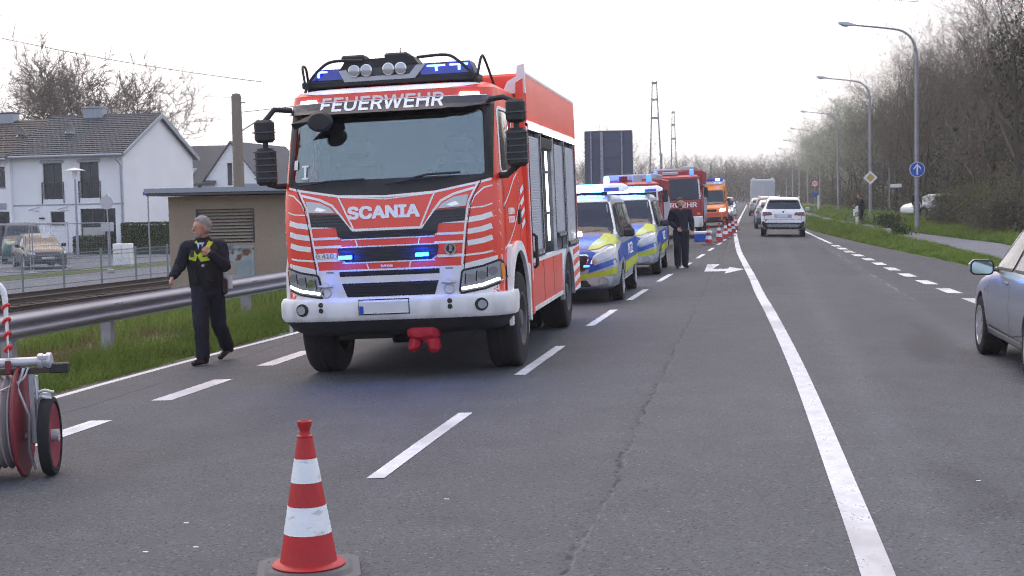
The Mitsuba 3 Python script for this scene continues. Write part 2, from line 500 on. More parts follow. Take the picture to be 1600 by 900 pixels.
mat('plate_white', (0.62, 0.64, 0.68), 0.5, 0.4)
mat('plate_blue', (0.02, 0.06, 0.42), 0.5, 0.4)
mat('seat_cloth', (0.05, 0.05, 0.055), 0.9, 0.2)
mat('tarp_red', (0.42, 0.012, 0.03), 0.6, 0.4)
mat('police_blue', (0.012, 0.075, 0.36), 0.35, 0.5, 0, 0.7)
mat('police_silver', (0.32, 0.36, 0.42), 0.32, 0.5, 0.4, 0.8)
mat('police_yellow', (0.40, 0.47, 0.025), 0.4, 0.5, 0, 0.4)
mat('orange', (0.85, 0.22, 0.015), 0.35, 0.5, 0, 0.7)
mat('silver_paint', (0.38, 0.42, 0.48), 0.22, 0.5, 0.75, 1.0)
mat('white_car', (0.80, 0.82, 0.85), 0.25, 0.5, 0, 1.0)
mat('dark_car', (0.035, 0.037, 0.043), 0.22, 0.5, 0.3, 1.0)
mat('green_car', (0.02, 0.085, 0.075), 0.22, 0.5, 0.3, 1.0)
mat('skin', (0.46, 0.25, 0.18), 0.55, 0.4)
mat('grey_hair', (0.26, 0.25, 0.24), 0.7, 0.3)
mat('brown_hair', (0.09, 0.055, 0.035), 0.7, 0.3)
mat('uniform', (0.016, 0.018, 0.030), 0.85, 0.25)
mat('vest_black', (0.013, 0.014, 0.017), 0.8, 0.25)
mat('hi_vis', (0.50, 0.64, 0.04), 0.6, 0.3)
mat('shirt_blue', (0.42, 0.50, 0.66), 0.8, 0.2)
mat('leather', (0.012, 0.012, 0.012), 0.4, 0.5)
mat('concrete', (0.34, 0.33, 0.31), 0.9, 0.2)
mat('roof_grey', (0.10, 0.105, 0.12), 0.75, 0.3)
mat('tile_dark', (0.062, 0.070, 0.084), 0.7, 0.35)
mat('tile_brown', (0.066, 0.060, 0.060), 0.7, 0.35)
mat('zinc', (0.29, 0.325, 0.38), 0.5, 0.5, 0.3)
mat('frame_dark', (0.05, 0.055, 0.065), 0.5, 0.4)
mat('louvre', (0.34, 0.31, 0.25), 0.7, 0.3)
mat('wood_pole', (0.23, 0.20, 0.165), 0.85, 0.2)
mat('fence_green', (0.20, 0.24, 0.26), 0.5, 0.4, 0.3)
mat('sleeper', (0.075, 0.06, 0.05), 0.9, 0.2)
mat('rail_rust', (0.075, 0.06, 0.052), 0.6, 0.4, 0.3)
mat('sign_blue', (0.018, 0.10, 0.50), 0.4, 0.4)
mat('sign_white', (0.76, 0.77, 0.78), 0.45, 0.4)
mat('sign_yellow', (0.55, 0.40, 0.08), 0.45, 0.4)
mat('sign_red', (0.58, 0.025, 0.03), 0.45, 0.4)
mat('sign_back', (0.10, 0.115, 0.165), 0.55, 0.4, 0.2)
mat('wine_red', (0.18, 0.02, 0.032), 0.45, 0.45)
mat('reel_canvas', (0.30, 0.27, 0.27), 0.8, 0.2)
mat('pale_metal', (0.50, 0.52, 0.55), 0.4, 0.5, 0.5)
mat('mirror_glass', (0.55, 0.72, 0.74), 0.05, 0.5, 1.0)
scene['m_windscreen'] = {'type': 'thindielectric', 'int_ior': 2.1, 'specular_reflectance': {'type': 'rgb', 'value': [0.78, 0.98, 1.0]}}
scene['m_pane'] = {'type': 'thindielectric', 'int_ior': 1.5}
# ---------------------------------------------------------------- the setting: ground, roads, markings
def crown(u):
    u = np.asarray(u, float)
    return np.where(u < 0.3, np.maximum(-0.025 * (0.3 - u), -0.19), np.maximum(-0.022 * (u - 0.3), -0.15))


R_EDGE = PchipInterpolator([-30, 20, 30, 38, 47, 57, 76, 113, 900], [6.3, 5.9, 5.5, 5.2, 4.5, 3.75, 2.8, 2.6, 2.6])
L_EDGE = PchipInterpolator([-30, 14, 21, 60, 900], [-7.55, -7.48, -7.2, -6.6, -6.2])


def gz(u, v):
    """Ground height beside the road."""
    u, v = np.asarray(u, float), np.asarray(v, float)
    left = np.interp(-u, [7.2, 9.6, 13.0, 16.0], [-0.20, -0.28, -0.66, -0.78])
    right = np.interp(u, [2.5, 6, 9, 16, 40], [-0.10, -0.13, -0.1, 0.0, 0.3])
    n = meshkit.fbm(np.stack([u * 0.5, v * 0.5, u * 0], -1), 3, 2) - 0.5
    bump = 0.12 * n * np.clip((np.abs(u - 0.5) - 7) / 4, 0, 1)
    inside = (u > L_EDGE(v) + 0.12) & (u < R_EDGE(v) - 0.12)
    return np.where(inside, crown(u) - 0.06, np.where(u < 0, left, right) + bump)


gu = np.unique(np.concatenate([np.linspace(-1500, -120, 12), np.linspace(-120, -30, 31), np.linspace(-30, 30, 161), np.linspace(30, 120, 31), np.linspace(120, 1500, 12)]))
gv = np.unique(np.concatenate([np.linspace(-900, -20, 14), np.linspace(-20, 120, 211), np.linspace(120, 400, 71), np.linspace(400, 2400, 21)]))
U_, V_ = np.meshgrid(gu, gv, indexing='ij')
far = np.clip((np.hypot(U_, V_) - 300) / 600, 0, 1)
Z_ = gz(U_, V_) - 0.0 * far
i_, j_ = np.meshgrid(np.arange(len(gu) - 1), np.arange(len(gv) - 1), indexing='ij')
k_ = len(gv)
quad = np.stack([i_ * k_ + j_, (i_ + 1) * k_ + j_, (i_ + 1) * k_ + j_ + 1, i_ * k_ + j_ + 1], -1).reshape(-1, 4)
ground = thing('ground', kind='structure')
own(ground, trimesh.Trimesh(np.stack([U_, V_, Z_], -1).reshape(-1, 3), np.vstack([quad[:, [0, 1, 2]], quad[:, [0, 2, 3]]]), process=False), 'soil', True)


def strip(left, right, v0, v1, z, dv=1.0, across=1):
    """A sheet between two curves u(v)."""
    v = np.linspace(v0, v1, max(2, int((v1 - v0) / dv) + 1))
    t = np.linspace(0, 1, across + 1)
    u = left(v)[:, None] * (1 - t) + right(v)[:, None] * t
    zz = z(u, np.broadcast_to(v[:, None], u.shape))
    n = across + 1
    i, j = np.meshgrid(np.arange(len(v) - 1), np.arange(across), indexing='ij')
    q = np.stack([i * n + j, i * n + j + 1, (i + 1) * n + j + 1, (i + 1) * n + j], -1).reshape(-1, 4)
    return trimesh.Trimesh(np.stack([u, np.broadcast_to(v[:, None], u.shape), zz], -1).reshape(-1, 3), np.vstack([q[:, [0, 1, 2]], q[:, [0, 2, 3]]]), process=False)


const = lambda c: (lambda v: np.full(np.shape(v), float(c)))
CR = lambda dz: (lambda u, v: crown(u) + dz)
road = thing('road', kind='structure')
road_mesh = cat([strip(L_EDGE, const(0.3), -25, 900, CR(0), 2.0, 14), strip(const(0.3), R_EDGE, -25, 900, CR(0), 2.0, 12)])
own(road, road_mesh, 'asphalt', True)


def mark(name, mid, w, v0, v1, dv=1.0, dz=0.004):
    part(road, name, strip(lambda v: mid(v) - w / 2, lambda v: mid(v) + w / 2, v0, v1, CR(dz), dv), 'road_paint', False)


SOLID = PchipInterpolator([-20, 6.8, 9.1, 13.7, 22, 26, 31.5, 38, 46.4, 56, 70.8, 84, 110, 900], [0.66, 0.56, 0.53, 0.46, 0.25, 0.12, -0.02, -0.21, -0.44, -0.62, -0.84, -0.95, -0.98, -1.0])
BLINE = PchipInterpolator([-20, 9.3, 15, 21, 26, 31.4, 40, 51, 56, 62, 70, 90], [-2.56, -2.53, -2.45, -2.34, -2.2, -2.03, -1.70, -1.36, -1.21, -1.09, -0.97, -0.9])
EDGE = PchipInterpolator([-20, 14, 17.6, 21, 60, 900], [-7.32, -7.26, -7.14, -6.93, -6.4, -6.0])
REDGE = PchipInterpolator([10, 18, 26.3, 29.75, 34.6, 40, 45.6, 52, 57, 76, 113, 900], [4.3, 3.95, 3.61, 3.47, 3.29, 3.14, 2.95, 2.83, 2.72, 2.45, 2.3, 2.3])
mark('solid_line', SOLID, 0.16, -20, 600, 1.0)
mark('edge_line', EDGE, 0.11, -20, 600, 1.0)
mark('edge_line', REDGE, 0.13, 53.4, 600, 1.0)
for s in [3.7, 9.32, 14.95, 20.7, 25.8, 31.35, 36.9, 42.5, 48.0, 53.4, 58.5, 63.6, 68.4]:
    mark('lane_dash', BLINE, 0.125, s, s + (2.95 if s < 45 else 2.6))
for k in range(12):
    s = 4.66 + 2.98 * k
    mark('short_dash', lambda v: np.interp(v, [10, 20, 40], [-5.95, -5.78, -5.45]), 0.22, s, s + 1.68)
for k in range(13):
    s = 19.0 + 2.62 * k
    mark('block_mark', REDGE, 0.27, s, s + 1.35)
# turn arrow of the oncoming lane, seen from behind
arrow = Polygon([(-1.16, 38.3), (-0.84, 38.2), (-0.93, 35.6), (-0.70, 35.55), (-0.68, 34.5), (-0.90, 34.55), (-0.28, 34.95), (-0.55, 32.6), (-0.62, 33.6)])
arrow = Polygon([(-1.20, 38.4), (-0.86, 38.3), (-0.98, 35.9), (-0.62, 35.7), (-0.60, 36.6), (-0.22, 35.2), (-0.66, 33.5), (-0.64, 34.6), (-1.16, 34.8)])
av, af = trimesh.creation.triangulate_polygon(arrow, engine='earcut')
part(road, 'turn_arrow', trimesh.Trimesh(np.c_[av, crown(av[:, 0]) + 0.004], af, process=False), 'road_paint', False)

GP = lambda dz: (lambda u, v: gz(u, v) + dz)
# footpath that bends away on the right
pc = np.array([[7.7, 34], [7.5, 44], [7.35, 52], [6.95, 58], [6.5, 66], [6.3, 76], [5.9, 86], [5.2, 100], [4.8, 118], [4.5, 200], [4.4, 420]])
PW = PchipInterpolator(pc[:, 1], pc[:, 0])
PH = lambda v: np.interp(v, [40, 54, 70], [1.15, 1.0, 0.75])
foot = thing('footpath', kind='structure')
own(foot, strip(lambda v: PW(v) - PH(v), lambda v: PW(v) + PH(v), 30, 400, GP(0.02), 1.0, 4), 'street', True)
side = thing('side_road', kind='structure')
own(side, trimesh.util.concatenate([strip(const(2.7), const(6.2), 82, 85.5, lambda u, v: gz(u, v) + 0.016, 0.7, 14)]), 'street', True)

# railway and side street on the left; a frame along the rails
R0, RD = np.array([-19.6, 36.0]), np.array([0.06, 1.0]) / math.hypot(0.06, 1)
RN = np.array([-RD[1], RD[0]])                         # to the left of the rails


def rail_pt(s, t):
    """s along the track from R0, t to its left."""
    return R0 + RD * s + RN * t


def rail_sheet(t0, t1, s0, s1, z, n=1, ds=4.0):
    s = np.arange(s0, s1 + 1e-6, ds)
    t = np.linspace(t0, t1, n + 1)
    S, Tt = np.meshgrid(s, t, indexing='ij')
    xy = R0 + S[..., None] * RD + Tt[..., None] * RN
    zz = z(Tt) if callable(z) else np.full(S.shape, z)
    i, j = np.meshgrid(np.arange(len(s) - 1), np.arange(n), indexing='ij')
    k = n + 1
    q = np.stack([i * k + j, (i + 1) * k + j, (i + 1) * k + j + 1, i * k + j + 1], -1).reshape(-1, 4)
    return trimesh.Trimesh(np.concatenate([xy, zz[..., None]], -1).reshape(-1, 3), np.vstack([q[:, [0, 1, 2]], q[:, [0, 2, 3]]]), process=False)

# evening air: far things fade a little
scene['haze_air'] = {'type': 'homogeneous', 'albedo': 0.95, 'sigma_t': 0.0006}
labels['haze'] = {'kind': 'stuff', 'label': 'thin evening haze in the air', 'category': 'haze'}
scene['haze'] = {'type': 'cube', 'to_world': TR().translate([0, 300, 16.0]).scale([1600, 2200, 18.5]), 'bsdf': {'type': 'null'}, 'interior': {'type': 'ref', 'id': 'haze_air'}}
scene['camera']['medium'] = {'type': 'ref', 'id': 'haze_air'}
# ---------------------------------------------------------------- left: railway, fence, street, houses
RD = np.array([0.115, 1.0]) / math.hypot(0.115, 1)
RN = np.array([-RD[1], RD[0]])
R0 = np.array([-16.65, 36.0])                          # on the nearer visible rail
bed = thing('track_bed', kind='structure')
own(bed, rail_sheet(-3.2, 4.7, -40, 220, lambda t: -0.70 + 0.07 * np.cos((t - 0.9) * 0.75), 8), 'gravel', True)
street = thing('side_street', kind='structure')
own(street, rail_sheet(5.3, 30.0, -40, 190, -0.745, 2), 'street', False)
verge = thing('street_verge', kind='structure')
own(verge, rail_sheet(11.3, 13.3, -8, 26, -0.735, 1, 2.0), 'soil', False)
yard = thing('front_yard', kind='structure')
own(yard, box(-60, -24, 69.5, 120, -0.9, -0.72), 'street', False)

MT = lambda s, t, z=0.0: frame(*rail_pt(s, t), z, math.atan2(-RD[0], RD[1]))   # local y along the rails
track = thing('railway_track', 'two pairs of rusty rails on dark sleepers behind the guardrail', 'railway track')
rail_prof = Polygon([(-0.06, 0), (0.06, 0), (0.06, 0.02), (0.012, 0.04), (0.012, 0.11), (0.035, 0.12), (0.035, 0.15), (-0.035, 0.15), (-0.035, 0.12), (-0.012, 0.11), (-0.012, 0.04), (-0.06, 0.02)])
for t in (-1.435, 0.0, 1.85, 3.285):
    place[track] = MT(0, t, -0.62)
    part(track, 'rail', prism(rail_prof, -36, 160, 'xz'), 'rail_rust', False)
slp = mikit.ply(box(-1.25, 1.25, -0.12, 0.12, -0.12, 0.045, 0.02), 'm_sleeper', False)
for t in (-0.72, 2.57):
    for k in range(48):
        place[track] = MT(-12 + k * 0.66, t, -0.645)
        part(track, 'sleeper', slp, '')
place[track] = None
rng = np.random.default_rng(11)
n = 5200
ico = trimesh.creation.icosahedron()
sv, sf = [], []
for k in range(n):
    s, t = rng.uniform(-12, 24), rng.uniform(-3.3, 4.6)
    r = rng.uniform(0.025, 0.06)
    p = rail_pt(s, t)
    z = -0.70 + 0.07 * math.cos((t - 0.9) * 0.75)
    sv.append(ico.vertices * r * rng.uniform(0.6, 1.2, 3) + [p[0], p[1], z + 0.01])
    sf.append(ico.faces + 12 * k)
stones = thing('ballast_stones', kind='stuff')
labels[stones].update(label='dark crushed stone ballast lying between the rails', category='gravel')
own(stones, trimesh.Trimesh(np.vstack(sv), np.vstack(sf), process=False), 'gravel', False)

# wire fence along the tracks
fence = thing('mesh_fence', 'low grey wire mesh fence with steel posts along the railway', 'fence')
step = 2.12
s_at = [-1.3 + step * k - 4 * step for k in range(22)]
post = mikit.ply(box(-0.03, 0.03, -0.02, 0.02, -0.1, 1.28, 0.005), 'm_fence_green', 30)
wires = []
for z in (0.08, 0.28, 0.48, 0.68, 0.88, 1.08, 1.2):
    wires.append(box(-0.003, 0.003, 0.03, step - 0.03, z - 0.004, z + 0.004))
    if z in (0.28, 0.68, 1.08, 1.2):
        wires += [box(0.006, 0.012, 0.03, step - 0.03, z - 0.012, z + 0.012)]
for k in range(1, 40):
    y = k * step / 40
    wires.append(box(0.0035, 0.0075, y - 0.0022, y + 0.0022, 0.05, 1.24))
panel = mikit.ply(cat(wires), 'm_fence_green', False)
for k, s in enumerate(s_at):
    place[fence] = MT(s, 5.0, -0.78)
    part(fence, 'post', post, '')
    if k < len(s_at) - 1:
        part(fence, 'wire_panel', panel, '')
place[fence] = None

# building site fence panels behind it
cw = [tube([(0, 0, 0), (0, 0, 2.0)], 0.021), tube([(2.9, 0, 0), (2.9, 0, 2.0)], 0.021), tube([(0, 0, 1.98), (2.9, 0, 1.98)], 0.021), tube([(0, 0, 0.16), (2.9, 0, 0.16)], 0.021)]
grid = [box(x - 0.002, x + 0.002, -0.002, 0.002, 0.16, 1.98) for x in np.linspace(0.1, 2.8, 28)] + [box(0, 2.9, 0.0025, 0.0065, z - 0.0025, z + 0.0025) for z in np.linspace(0.3, 1.9, 8)]
for k, (x, y, a) in enumerate([(-30.2, 50.6, 0.47), (-27.55, 52.0, 0.47), (-29.9, 53.4, 0.43)]):
    cf = thing('site_fence', ['leftmost grey building site fence panel on concrete feet by the street', 'grey building site fence panel standing in front of the parked dark car',
                              'grey building site fence panel behind the round sign beside the green van'][k], 'fence panel', 'building site fence panels', M=frame(x - 1.2 * (k == 2) , y + (2.2 if k == 2 else 0), -0.745, a))
    part(cf, 'frame', cat(cw), 'galvanised')
    part(cf, 'wire_mesh', cat(grid), 'galvanised', False)
    for q in (0.0, 2.9):
        part(cf, 'foot', box(q - 0.12, q + 0.12, -0.35, 0.35, 0, 0.14, 0.02), 'concrete')
    if k != 2:
        part(cf, 'notice', box(0.35, 0.65, -0.012, -0.006, 1.45, 1.66), 'sign_white', False)


# ---------------------------------------------------------------- houses


def wall_with(x0, x1, z0, z1, y0, thick, holes, gable=None, plane='xz'):
    poly = Polygon([(x0, z0), (x1, z0), (x1, z1)] + ([gable] if gable else []) + [(x0, z1)])
    for h in holes:
        poly = poly.difference(sbox(h[0], h[2], h[1], h[3]))
    return prism(poly, y0, y0 + thick, plane)


def window(parent, x0, x1, z0, z1, y, bars=1, name='window', surround=0.07, rail=False, sill=True):
    """A recessed window in a wall that faces -y: frame, panes."""
    fr = [box(x0, x1, y + 0.10, y + 0.16, z0, z0 + surround), box(x0, x1, y + 0.10, y + 0.16, z1 - surround, z1), box(x0, x0 + surround, y + 0.098, y + 0.158, z0, z1), box(x1 - surround, x1, y + 0.098, y + 0.158, z0, z1)]
    for k in range(1, bars + 1):
        x = x0 + (x1 - x0) * k / (bars + 1)
        fr.append(box(x - surround * 0.6, x + surround * 0.6, y + 0.096, y + 0.154, z0, z1))
    w = part(parent, name, cat(fr), 'frame_dark', False)
    part(w, 'pane', box(x0, x1, y + 0.13, y + 0.14, z0, z1), 'dark_glass', False)
    if sill:
        part(w, 'sill', box(x0 - 0.06, x1 + 0.06, y - 0.05, y + 0.1, z0 - 0.05, z0 - 0.002), 'zinc', False)
    if rail:
        bars_ = [box(x0 - 0.05, x1 + 0.05, y - 0.06, y - 0.03, z0 + 0.92, z0 + 0.96), box(x0 - 0.05, x1 + 0.05, y - 0.06, y - 0.03, z0 + 0.08, z0 + 0.11), box(x0 - 0.09, x0 - 0.05, y - 0.06, y + 0.0, z0 - 0.25, z0 + 0.96), box(x1 + 0.05, x1 + 0.09, y - 0.06, y + 0.0, z0 - 0.25, z0 + 0.96)]
        bars_ += [box(x - 0.008, x + 0.008, y - 0.052, y - 0.036, z0 + 0.1, z0 + 0.93) for x in np.linspace(x0, x1, 12)]
        part(w, 'balcony_rail', cat(bars_), 'frame_dark', False)
    return w


def tiled_slope(x0, x1, ya, za, yb, zb, rows, wave, seed=0):
    """Courses of tiles from the eave (ya, za) up to the ridge (yb, zb), each lapping over the one below; every tile bulges."""
    ms = []
    d = np.array([yb - ya, zb - za])
    L = np.hypot(*d)
    d = d / L
    nrm = np.array([-d[1], d[0]]) * (1 if d[0] > 0 else -1)
    nx = max(2, int((x1 - x0) / wave) * 4)
    xs = np.linspace(x0, x1, nx + 1)
    r = np.random.default_rng(seed)
    for k in range(rows):
        a, b = L * k / rows, L * (k + 1) / rows + 0.05
        bul = 0.005 * np.sin((xs - x0) / wave * 2 * np.pi + (k % 2) * np.pi) + r.normal(0, 0.003)
        lo, hi = 0.07 + bul, 0.015 + bul
        v = []
        for s, h in ((a, lo * 0 + 0.0), (a, lo), (b, hi)):
            p = np.array([ya, za]) + d * s
            v.append(np.stack([xs, p[0] + nrm[0] * h, p[1] + nrm[1] * h], 1))
        v = np.vstack(v)
        m = nx + 1
        j = np.arange(nx)
        q = np.vstack([np.stack([i * m + j, i * m + j + 1, (i + 1) * m + j + 1, (i + 1) * m + j], 1) for i in (0, 1)])
        ms.append(trimesh.Trimesh(v, np.vstack([q[:, [0, 1, 2]], q[:, [0, 2, 3]]]), process=False))
    return trimesh.util.concatenate(ms)


hx0, hx1, hy0, hy1, hz0, hze, hzr = -41.3, -34.64, 76.0, 86.2, -0.78, 4.85, 7.15
hyr = (hy0 + hy1) / 2
# right house of the pair
h1 = thing('white_house', 'white rendered two storey house with grey tiled roof and plain gable facing the road', 'house')
up = [(-39.46, -38.3, 2.38, 4.40), (-37.24, -36.1, 2.40, 4.40)]
lowh = [(-39.1, -38.25, 0.92, 1.68), (-37.3, -35.2, -0.7, 1.80)]
part(h1, 'front_wall', wall_with(hx0, hx1, hz0, hze, hy0, 0.3, up + lowh), 'white_wall', False)
gp_ = Polygon([(hy0 + 0.3, hz0), (hy1, hz0), (hy1, hze), (hyr, hzr), (hy0 + 0.3, hze + 0.28)])
part(h1, 'gable_wall', prism(gp_, hx1 - 0.3, hx1 + 0.0, 'yz'), 'white_wall', False)
part(h1, 'rear_wall', box(hx0, hx1 - 0.3, hy1 - 0.3, hy1, hz0, hze), 'white_wall', False)
part(h1, 'floor_slab', box(hx0 + 0.02, hx1 - 0.32, hy0 + 0.32, hy1 - 0.32, 1.95, 2.15), 'frame_dark', False)
for (a, b, c, d) in up:
    w = window(h1, a, b, c, d, hy0, 1, rail=True, sill=False)
    part(w, 'shutter_box', box(a - 0.12, b + 0.12, hy0 - 0.08, hy0 + 0.09, d, d + 0.17, 0.01), 'zinc', False)
    part(w, 'panel', box(a, b, hy0 + 0.02, hy0 + 0.09, c - 0.24, c - 0.005), 'white_wall', False)
window(h1, *lowh[0], hy0, 0)
w = window(h1, *lowh[1], hy0, 2, name='terrace_door', sill=False)
part(w, 'frosted_panel', box(-37.2, -35.9, hy0 + 0.085, hy0 + 0.093, -0.1, 0.75), 'lens', False)
part(h1, 'string_course', box(hx0, hx1 - 0.02, hy0 - 0.03, hy0, 2.02, 2.10), 'zinc', False)
part(h1, 'canopy_lamp', box(-39.75, -39.45, hy0 - 0.12, hy0, 1.28, 1.36, 0.02), 'black_plastic')
for x in (-39.75, -38.0):
    part(h1, 'awning_bracket', cat([tube([(x, hy0, 1.95), (x - 0.5, hy0 - 0.35, 1.78)], 0.02), tube([(x, hy0, 1.72), (x - 0.5, hy0 - 0.35, 1.78)], 0.015)]), 'zinc')
rf = part(h1, 'roof', cat([tiled_slope(hx0, hx1 + 0.25, hy0 - 0.45, hze - 0.02, hyr, hzr + 0.16, 20, 0.30, 1), tiled_slope(hx0, hx1 + 0.25, hy1 + 0.45, hze - 0.02, hyr, hzr + 0.16, 20, 0.30, 2)]), 'tile_dark', False, kind='stuff')
part(rf, 'roof_deck', prism([(hy0 - 0.43, hze - 0.12), (hyr, hzr + 0.06), (hy1 + 0.43, hze - 0.12), (hy1 + 0.43, hze - 0.05), (hyr, hzr + 0.14), (hy0 - 0.43, hze - 0.05)], hx0, hx1 + 0.22, 'yz'), 'roof_grey', False)
part(rf, 'ridge_tiles', cat([cyl((hx0 + 0.34 * k, hyr, hzr + 0.14), (hx0 + 0.34 * k + 0.37, hyr, hzr + 0.15), 0.10, 0.115, 10) for k in range(20)]), 'tile_dark', 40)
for s, (ya, yb) in ((1, (hy0 - 0.47, hyr)), (-1, (hy1 + 0.47, hyr))):
    part(rf, 'verge_board', prism(Polygon([(ya, hze - 0.22), (ya, hze + 0.02), (yb, hzr + 0.2), (yb, hzr - 0.08)]), hx1 + 0.252, hx1 + 0.30, 'yz'), 'zinc', False)
part(h1, 'gutter', tube([(hx0, hy0 - 0.5, hze - 0.08), (hx1 + 0.2, hy0 - 0.5, hze - 0.08)], 0.075, 10), 'zinc')
part(h1, 'downpipe', tube([(hx1 - 0.25, hy0 - 0.5, hze - 0.1), (hx1 - 0.25, hy0 - 0.45, hze - 0.3), (hx1 - 0.12, hy0 - 0.08, hze - 0.65), (hx1 - 0.12, hy0 - 0.08, hz0)], 0.05, 8), 'zinc')
ch = part(h1, 'chimney', box(-39.2, -38.0, hyr - 0.35, hyr + 0.35, 6.4, 7.75, 0.02), 'zinc')
part(ch, 'chimney_cap', box(-39.26, -37.94, hyr - 0.42, hyr + 0.42, 7.752, 7.84, 0.02), 'zinc')
for x in (-38.9, -38.6, -38.3):
    part(ch, 'seam', box(x - 0.012, x + 0.012, hyr - 0.37, hyr - 0.352, 6.4, 7.75), 'zinc', False)


def dish(name, label, x, y, z):
    t = thing(name, label, 'satellite dish', M=frame(x, y, z, -0.5, 0, 1, 0.35))
    own(t, lathe([(0.0, 0.0), (0.15, 0.012), (0.3, 0.05), (0.42, 0.11), (0.425, 0.125), (0.3, 0.065), (0.15, 0.027), (0.0, 0.015)], (0, 0, 0), (0, -1, 0), 24), 'alu', 40)
    part(t, 'arm', tube([(0, -0.05, -0.36), (0, -0.35, -0.3), (0, -0.5, -0.06)], 0.014), 'steel')
    part(t, 'receiver', cyl((0, -0.52, -0.06), (0, -0.44, -0.04), 0.035), 'lamp_white')
    part(t, 'mast', tube([(0, 0.05, 0), (0, 0.08, -0.3), (-0.03, 0.12, -0.75)], 0.024), 'steel')


dish('satellite_dish', 'grey satellite dish on the right house roof left of its chimney', -38.75, hy0 + 2.35, 6.42)
dish('satellite_dish', 'grey satellite dish on the left house roof in front of its chimney', -41.85, hy0 + 2.5, 6.30)

# left house of the pair, a step forward
h2 = thing('white_house', 'pale house with dark brown pantile roof at the left edge, joined to the white one', 'house')
kx0, kx1 = -50.0, hx0 - 0.006
ho = [(-43.4, -41.62, 3.1, 4.28), (-43.4, -41.45, 0.2, 1.74)]
part(h2, 'front_wall', wall_with(kx0, kx1, hz0, hze - 0.1, hy0 - 0.25, 0.3, ho), 'white_wall', False)
part(h2, 'side_wall', box(kx1 - 0.25, kx1, hy0 + 0.052, hy1, hz0, hze), 'white_wall', False)
window(h2, *ho[0], hy0 - 0.25, 1)
window(h2, *ho[1], hy0 - 0.25, 1)
part(h2, 'string_course', box(kx0, kx1 - 0.3, hy0 - 0.29, hy0 - 0.252, 1.86, 2.22), 'zinc', False)
rf = part(h2, 'roof', tiled_slope(kx0, kx1 + 0.02, hy0 - 0.7, hze - 0.1, hyr - 0.1, hzr + 0.02, 16, 0.36, 3), 'tile_brown', False, kind='stuff')
part(rf, 'roof_deck', prism([(hy0 - 0.68, hze - 0.2), (hyr, hzr - 0.05), (hyr, hzr + 0.0), (hy0 - 0.68, hze - 0.13)], kx0, kx1 - 0.002, 'yz'), 'roof_grey', False)
ch = part(h2, 'chimney', box(-44.7, -43.6, hyr - 0.5, hyr + 0.3, 6.0, 7.6, 0.02), 'zinc')
part(ch, 'chimney_cap', box(-44.76, -43.54, hyr - 0.56, hyr + 0.36, 7.602, 7.68, 0.02), 'roof_grey')
part(h2, 'gutter', tube([(kx0, hy0 - 0.75, hze - 0.17), (kx1, hy0 - 0.75, hze - 0.17)], 0.075, 10), 'zinc')
part(h2, 'garden_screen', box(-45.5, -41.25, hy0 - 1.6, hy0 - 1.5, hz0, 0.95, 0.01), 'frame_dark')


def gable_house(label, x0, x1, ya, yb, z0, ze, zr, wins, wall='white_wall', roofm='tile_dark', chim=False):
    """Ridge along y; the gable faces the camera."""
    h = thing('gabled_house', label, 'house')
    xr = (x0 + x1) / 2
    poly = Polygon([(x0, z0), (x1, z0), (x1, ze), (xr, zr), (x0, ze)])
    for w_ in wins:
        poly = poly.difference(sbox(w_[0], w_[2], w_[1], w_[3]))
    part(h, 'gable_wall', prism(poly, ya, ya + 0.3, 'xz'), wall, False)
    part(h, 'side_wall', box(x0, x0 + 0.3, ya + 0.3, yb, z0, ze), wall, False)
    part(h, 'side_wall', box(x1 - 0.3, x1, ya + 0.3, yb, z0, ze), wall, False)
    for w_ in wins:
        window(h, *w_, ya, 0, sill=False)
    for s in (-1, 1):
        xe = x0 - 0.25 if s < 0 else x1 + 0.25
        k = (zr - ze) / (x1 - xr)
        pts = [(xe, ze - 0.25 * k + 0.02), (xr, zr + 0.02), (xr, zr + 0.16), (xe, ze - 0.25 * k + 0.16)]
        m = prism(pts, ya - 0.2, yb + 0.2, 'xz')
        part(h, 'roof_slope', m, roofm, False)
    return h


gable_house('white house with steep dark roof and one narrow gable window, behind the concrete shed', -41.6, -36.6, 105.0, 118.0, -0.78, 3.3, 6.55, [(-39.45, -39.05, 3.35, 5.05)])
hb = thing('roof_wing', 'dark tiled side wing roof between the two white gables', 'house', M=None)
part(hb, 'roof_slope', prism([(104.6, 3.4), (110.5, 6.5), (110.5, 6.65), (104.6, 3.55)], -45.6, -40.35, 'yz'), 'tile_dark', False)
part(hb, 'wall', box(-45.4, -41.8, 104.9, 116, -0.78, 3.45), 'white_wall', False)
part(hb, 'dormer', box(-44.0, -42.6, 105.4, 107.6, 4.0, 4.75, 0.02), 'white_wall')
h4 = gable_house('brown roofed house with a small white window, behind the left mirror of the fire engine', -37.2, -30.4, 112.0, 124.0, -0.78, 3.0, 5.9, [(-34.6, -34.15, 3.1, 4.1)], 'render_wall', 'tile_brown')
gh = thing('garden_shed', 'low garden shed with flat dark hipped roof behind the clipped hedge', 'shed')
part(gh, 'roof', hull([(-33.6, 81, 1.0), (-28.6, 81, 1.0), (-33.6, 84.5, 1.0), (-28.6, 84.5, 1.0), (-32.4, 82.2, 1.55), (-28.8, 82.2, 1.6), (-32.4, 83.2, 1.55), (-28.8, 83.2, 1.6)]), 'roof_grey', False)
part(gh, 'wall', box(-33.2, -28.8, 81.3, 84.3, -0.78, 1.0), 'white_wall', False)
part(gh, 'vent_box', box(-31.4, -29.0, 84.8, 86.0, 2.4, 3.15, 0.03), 'zinc')

# hedges: a mass of small leaves over a dark core


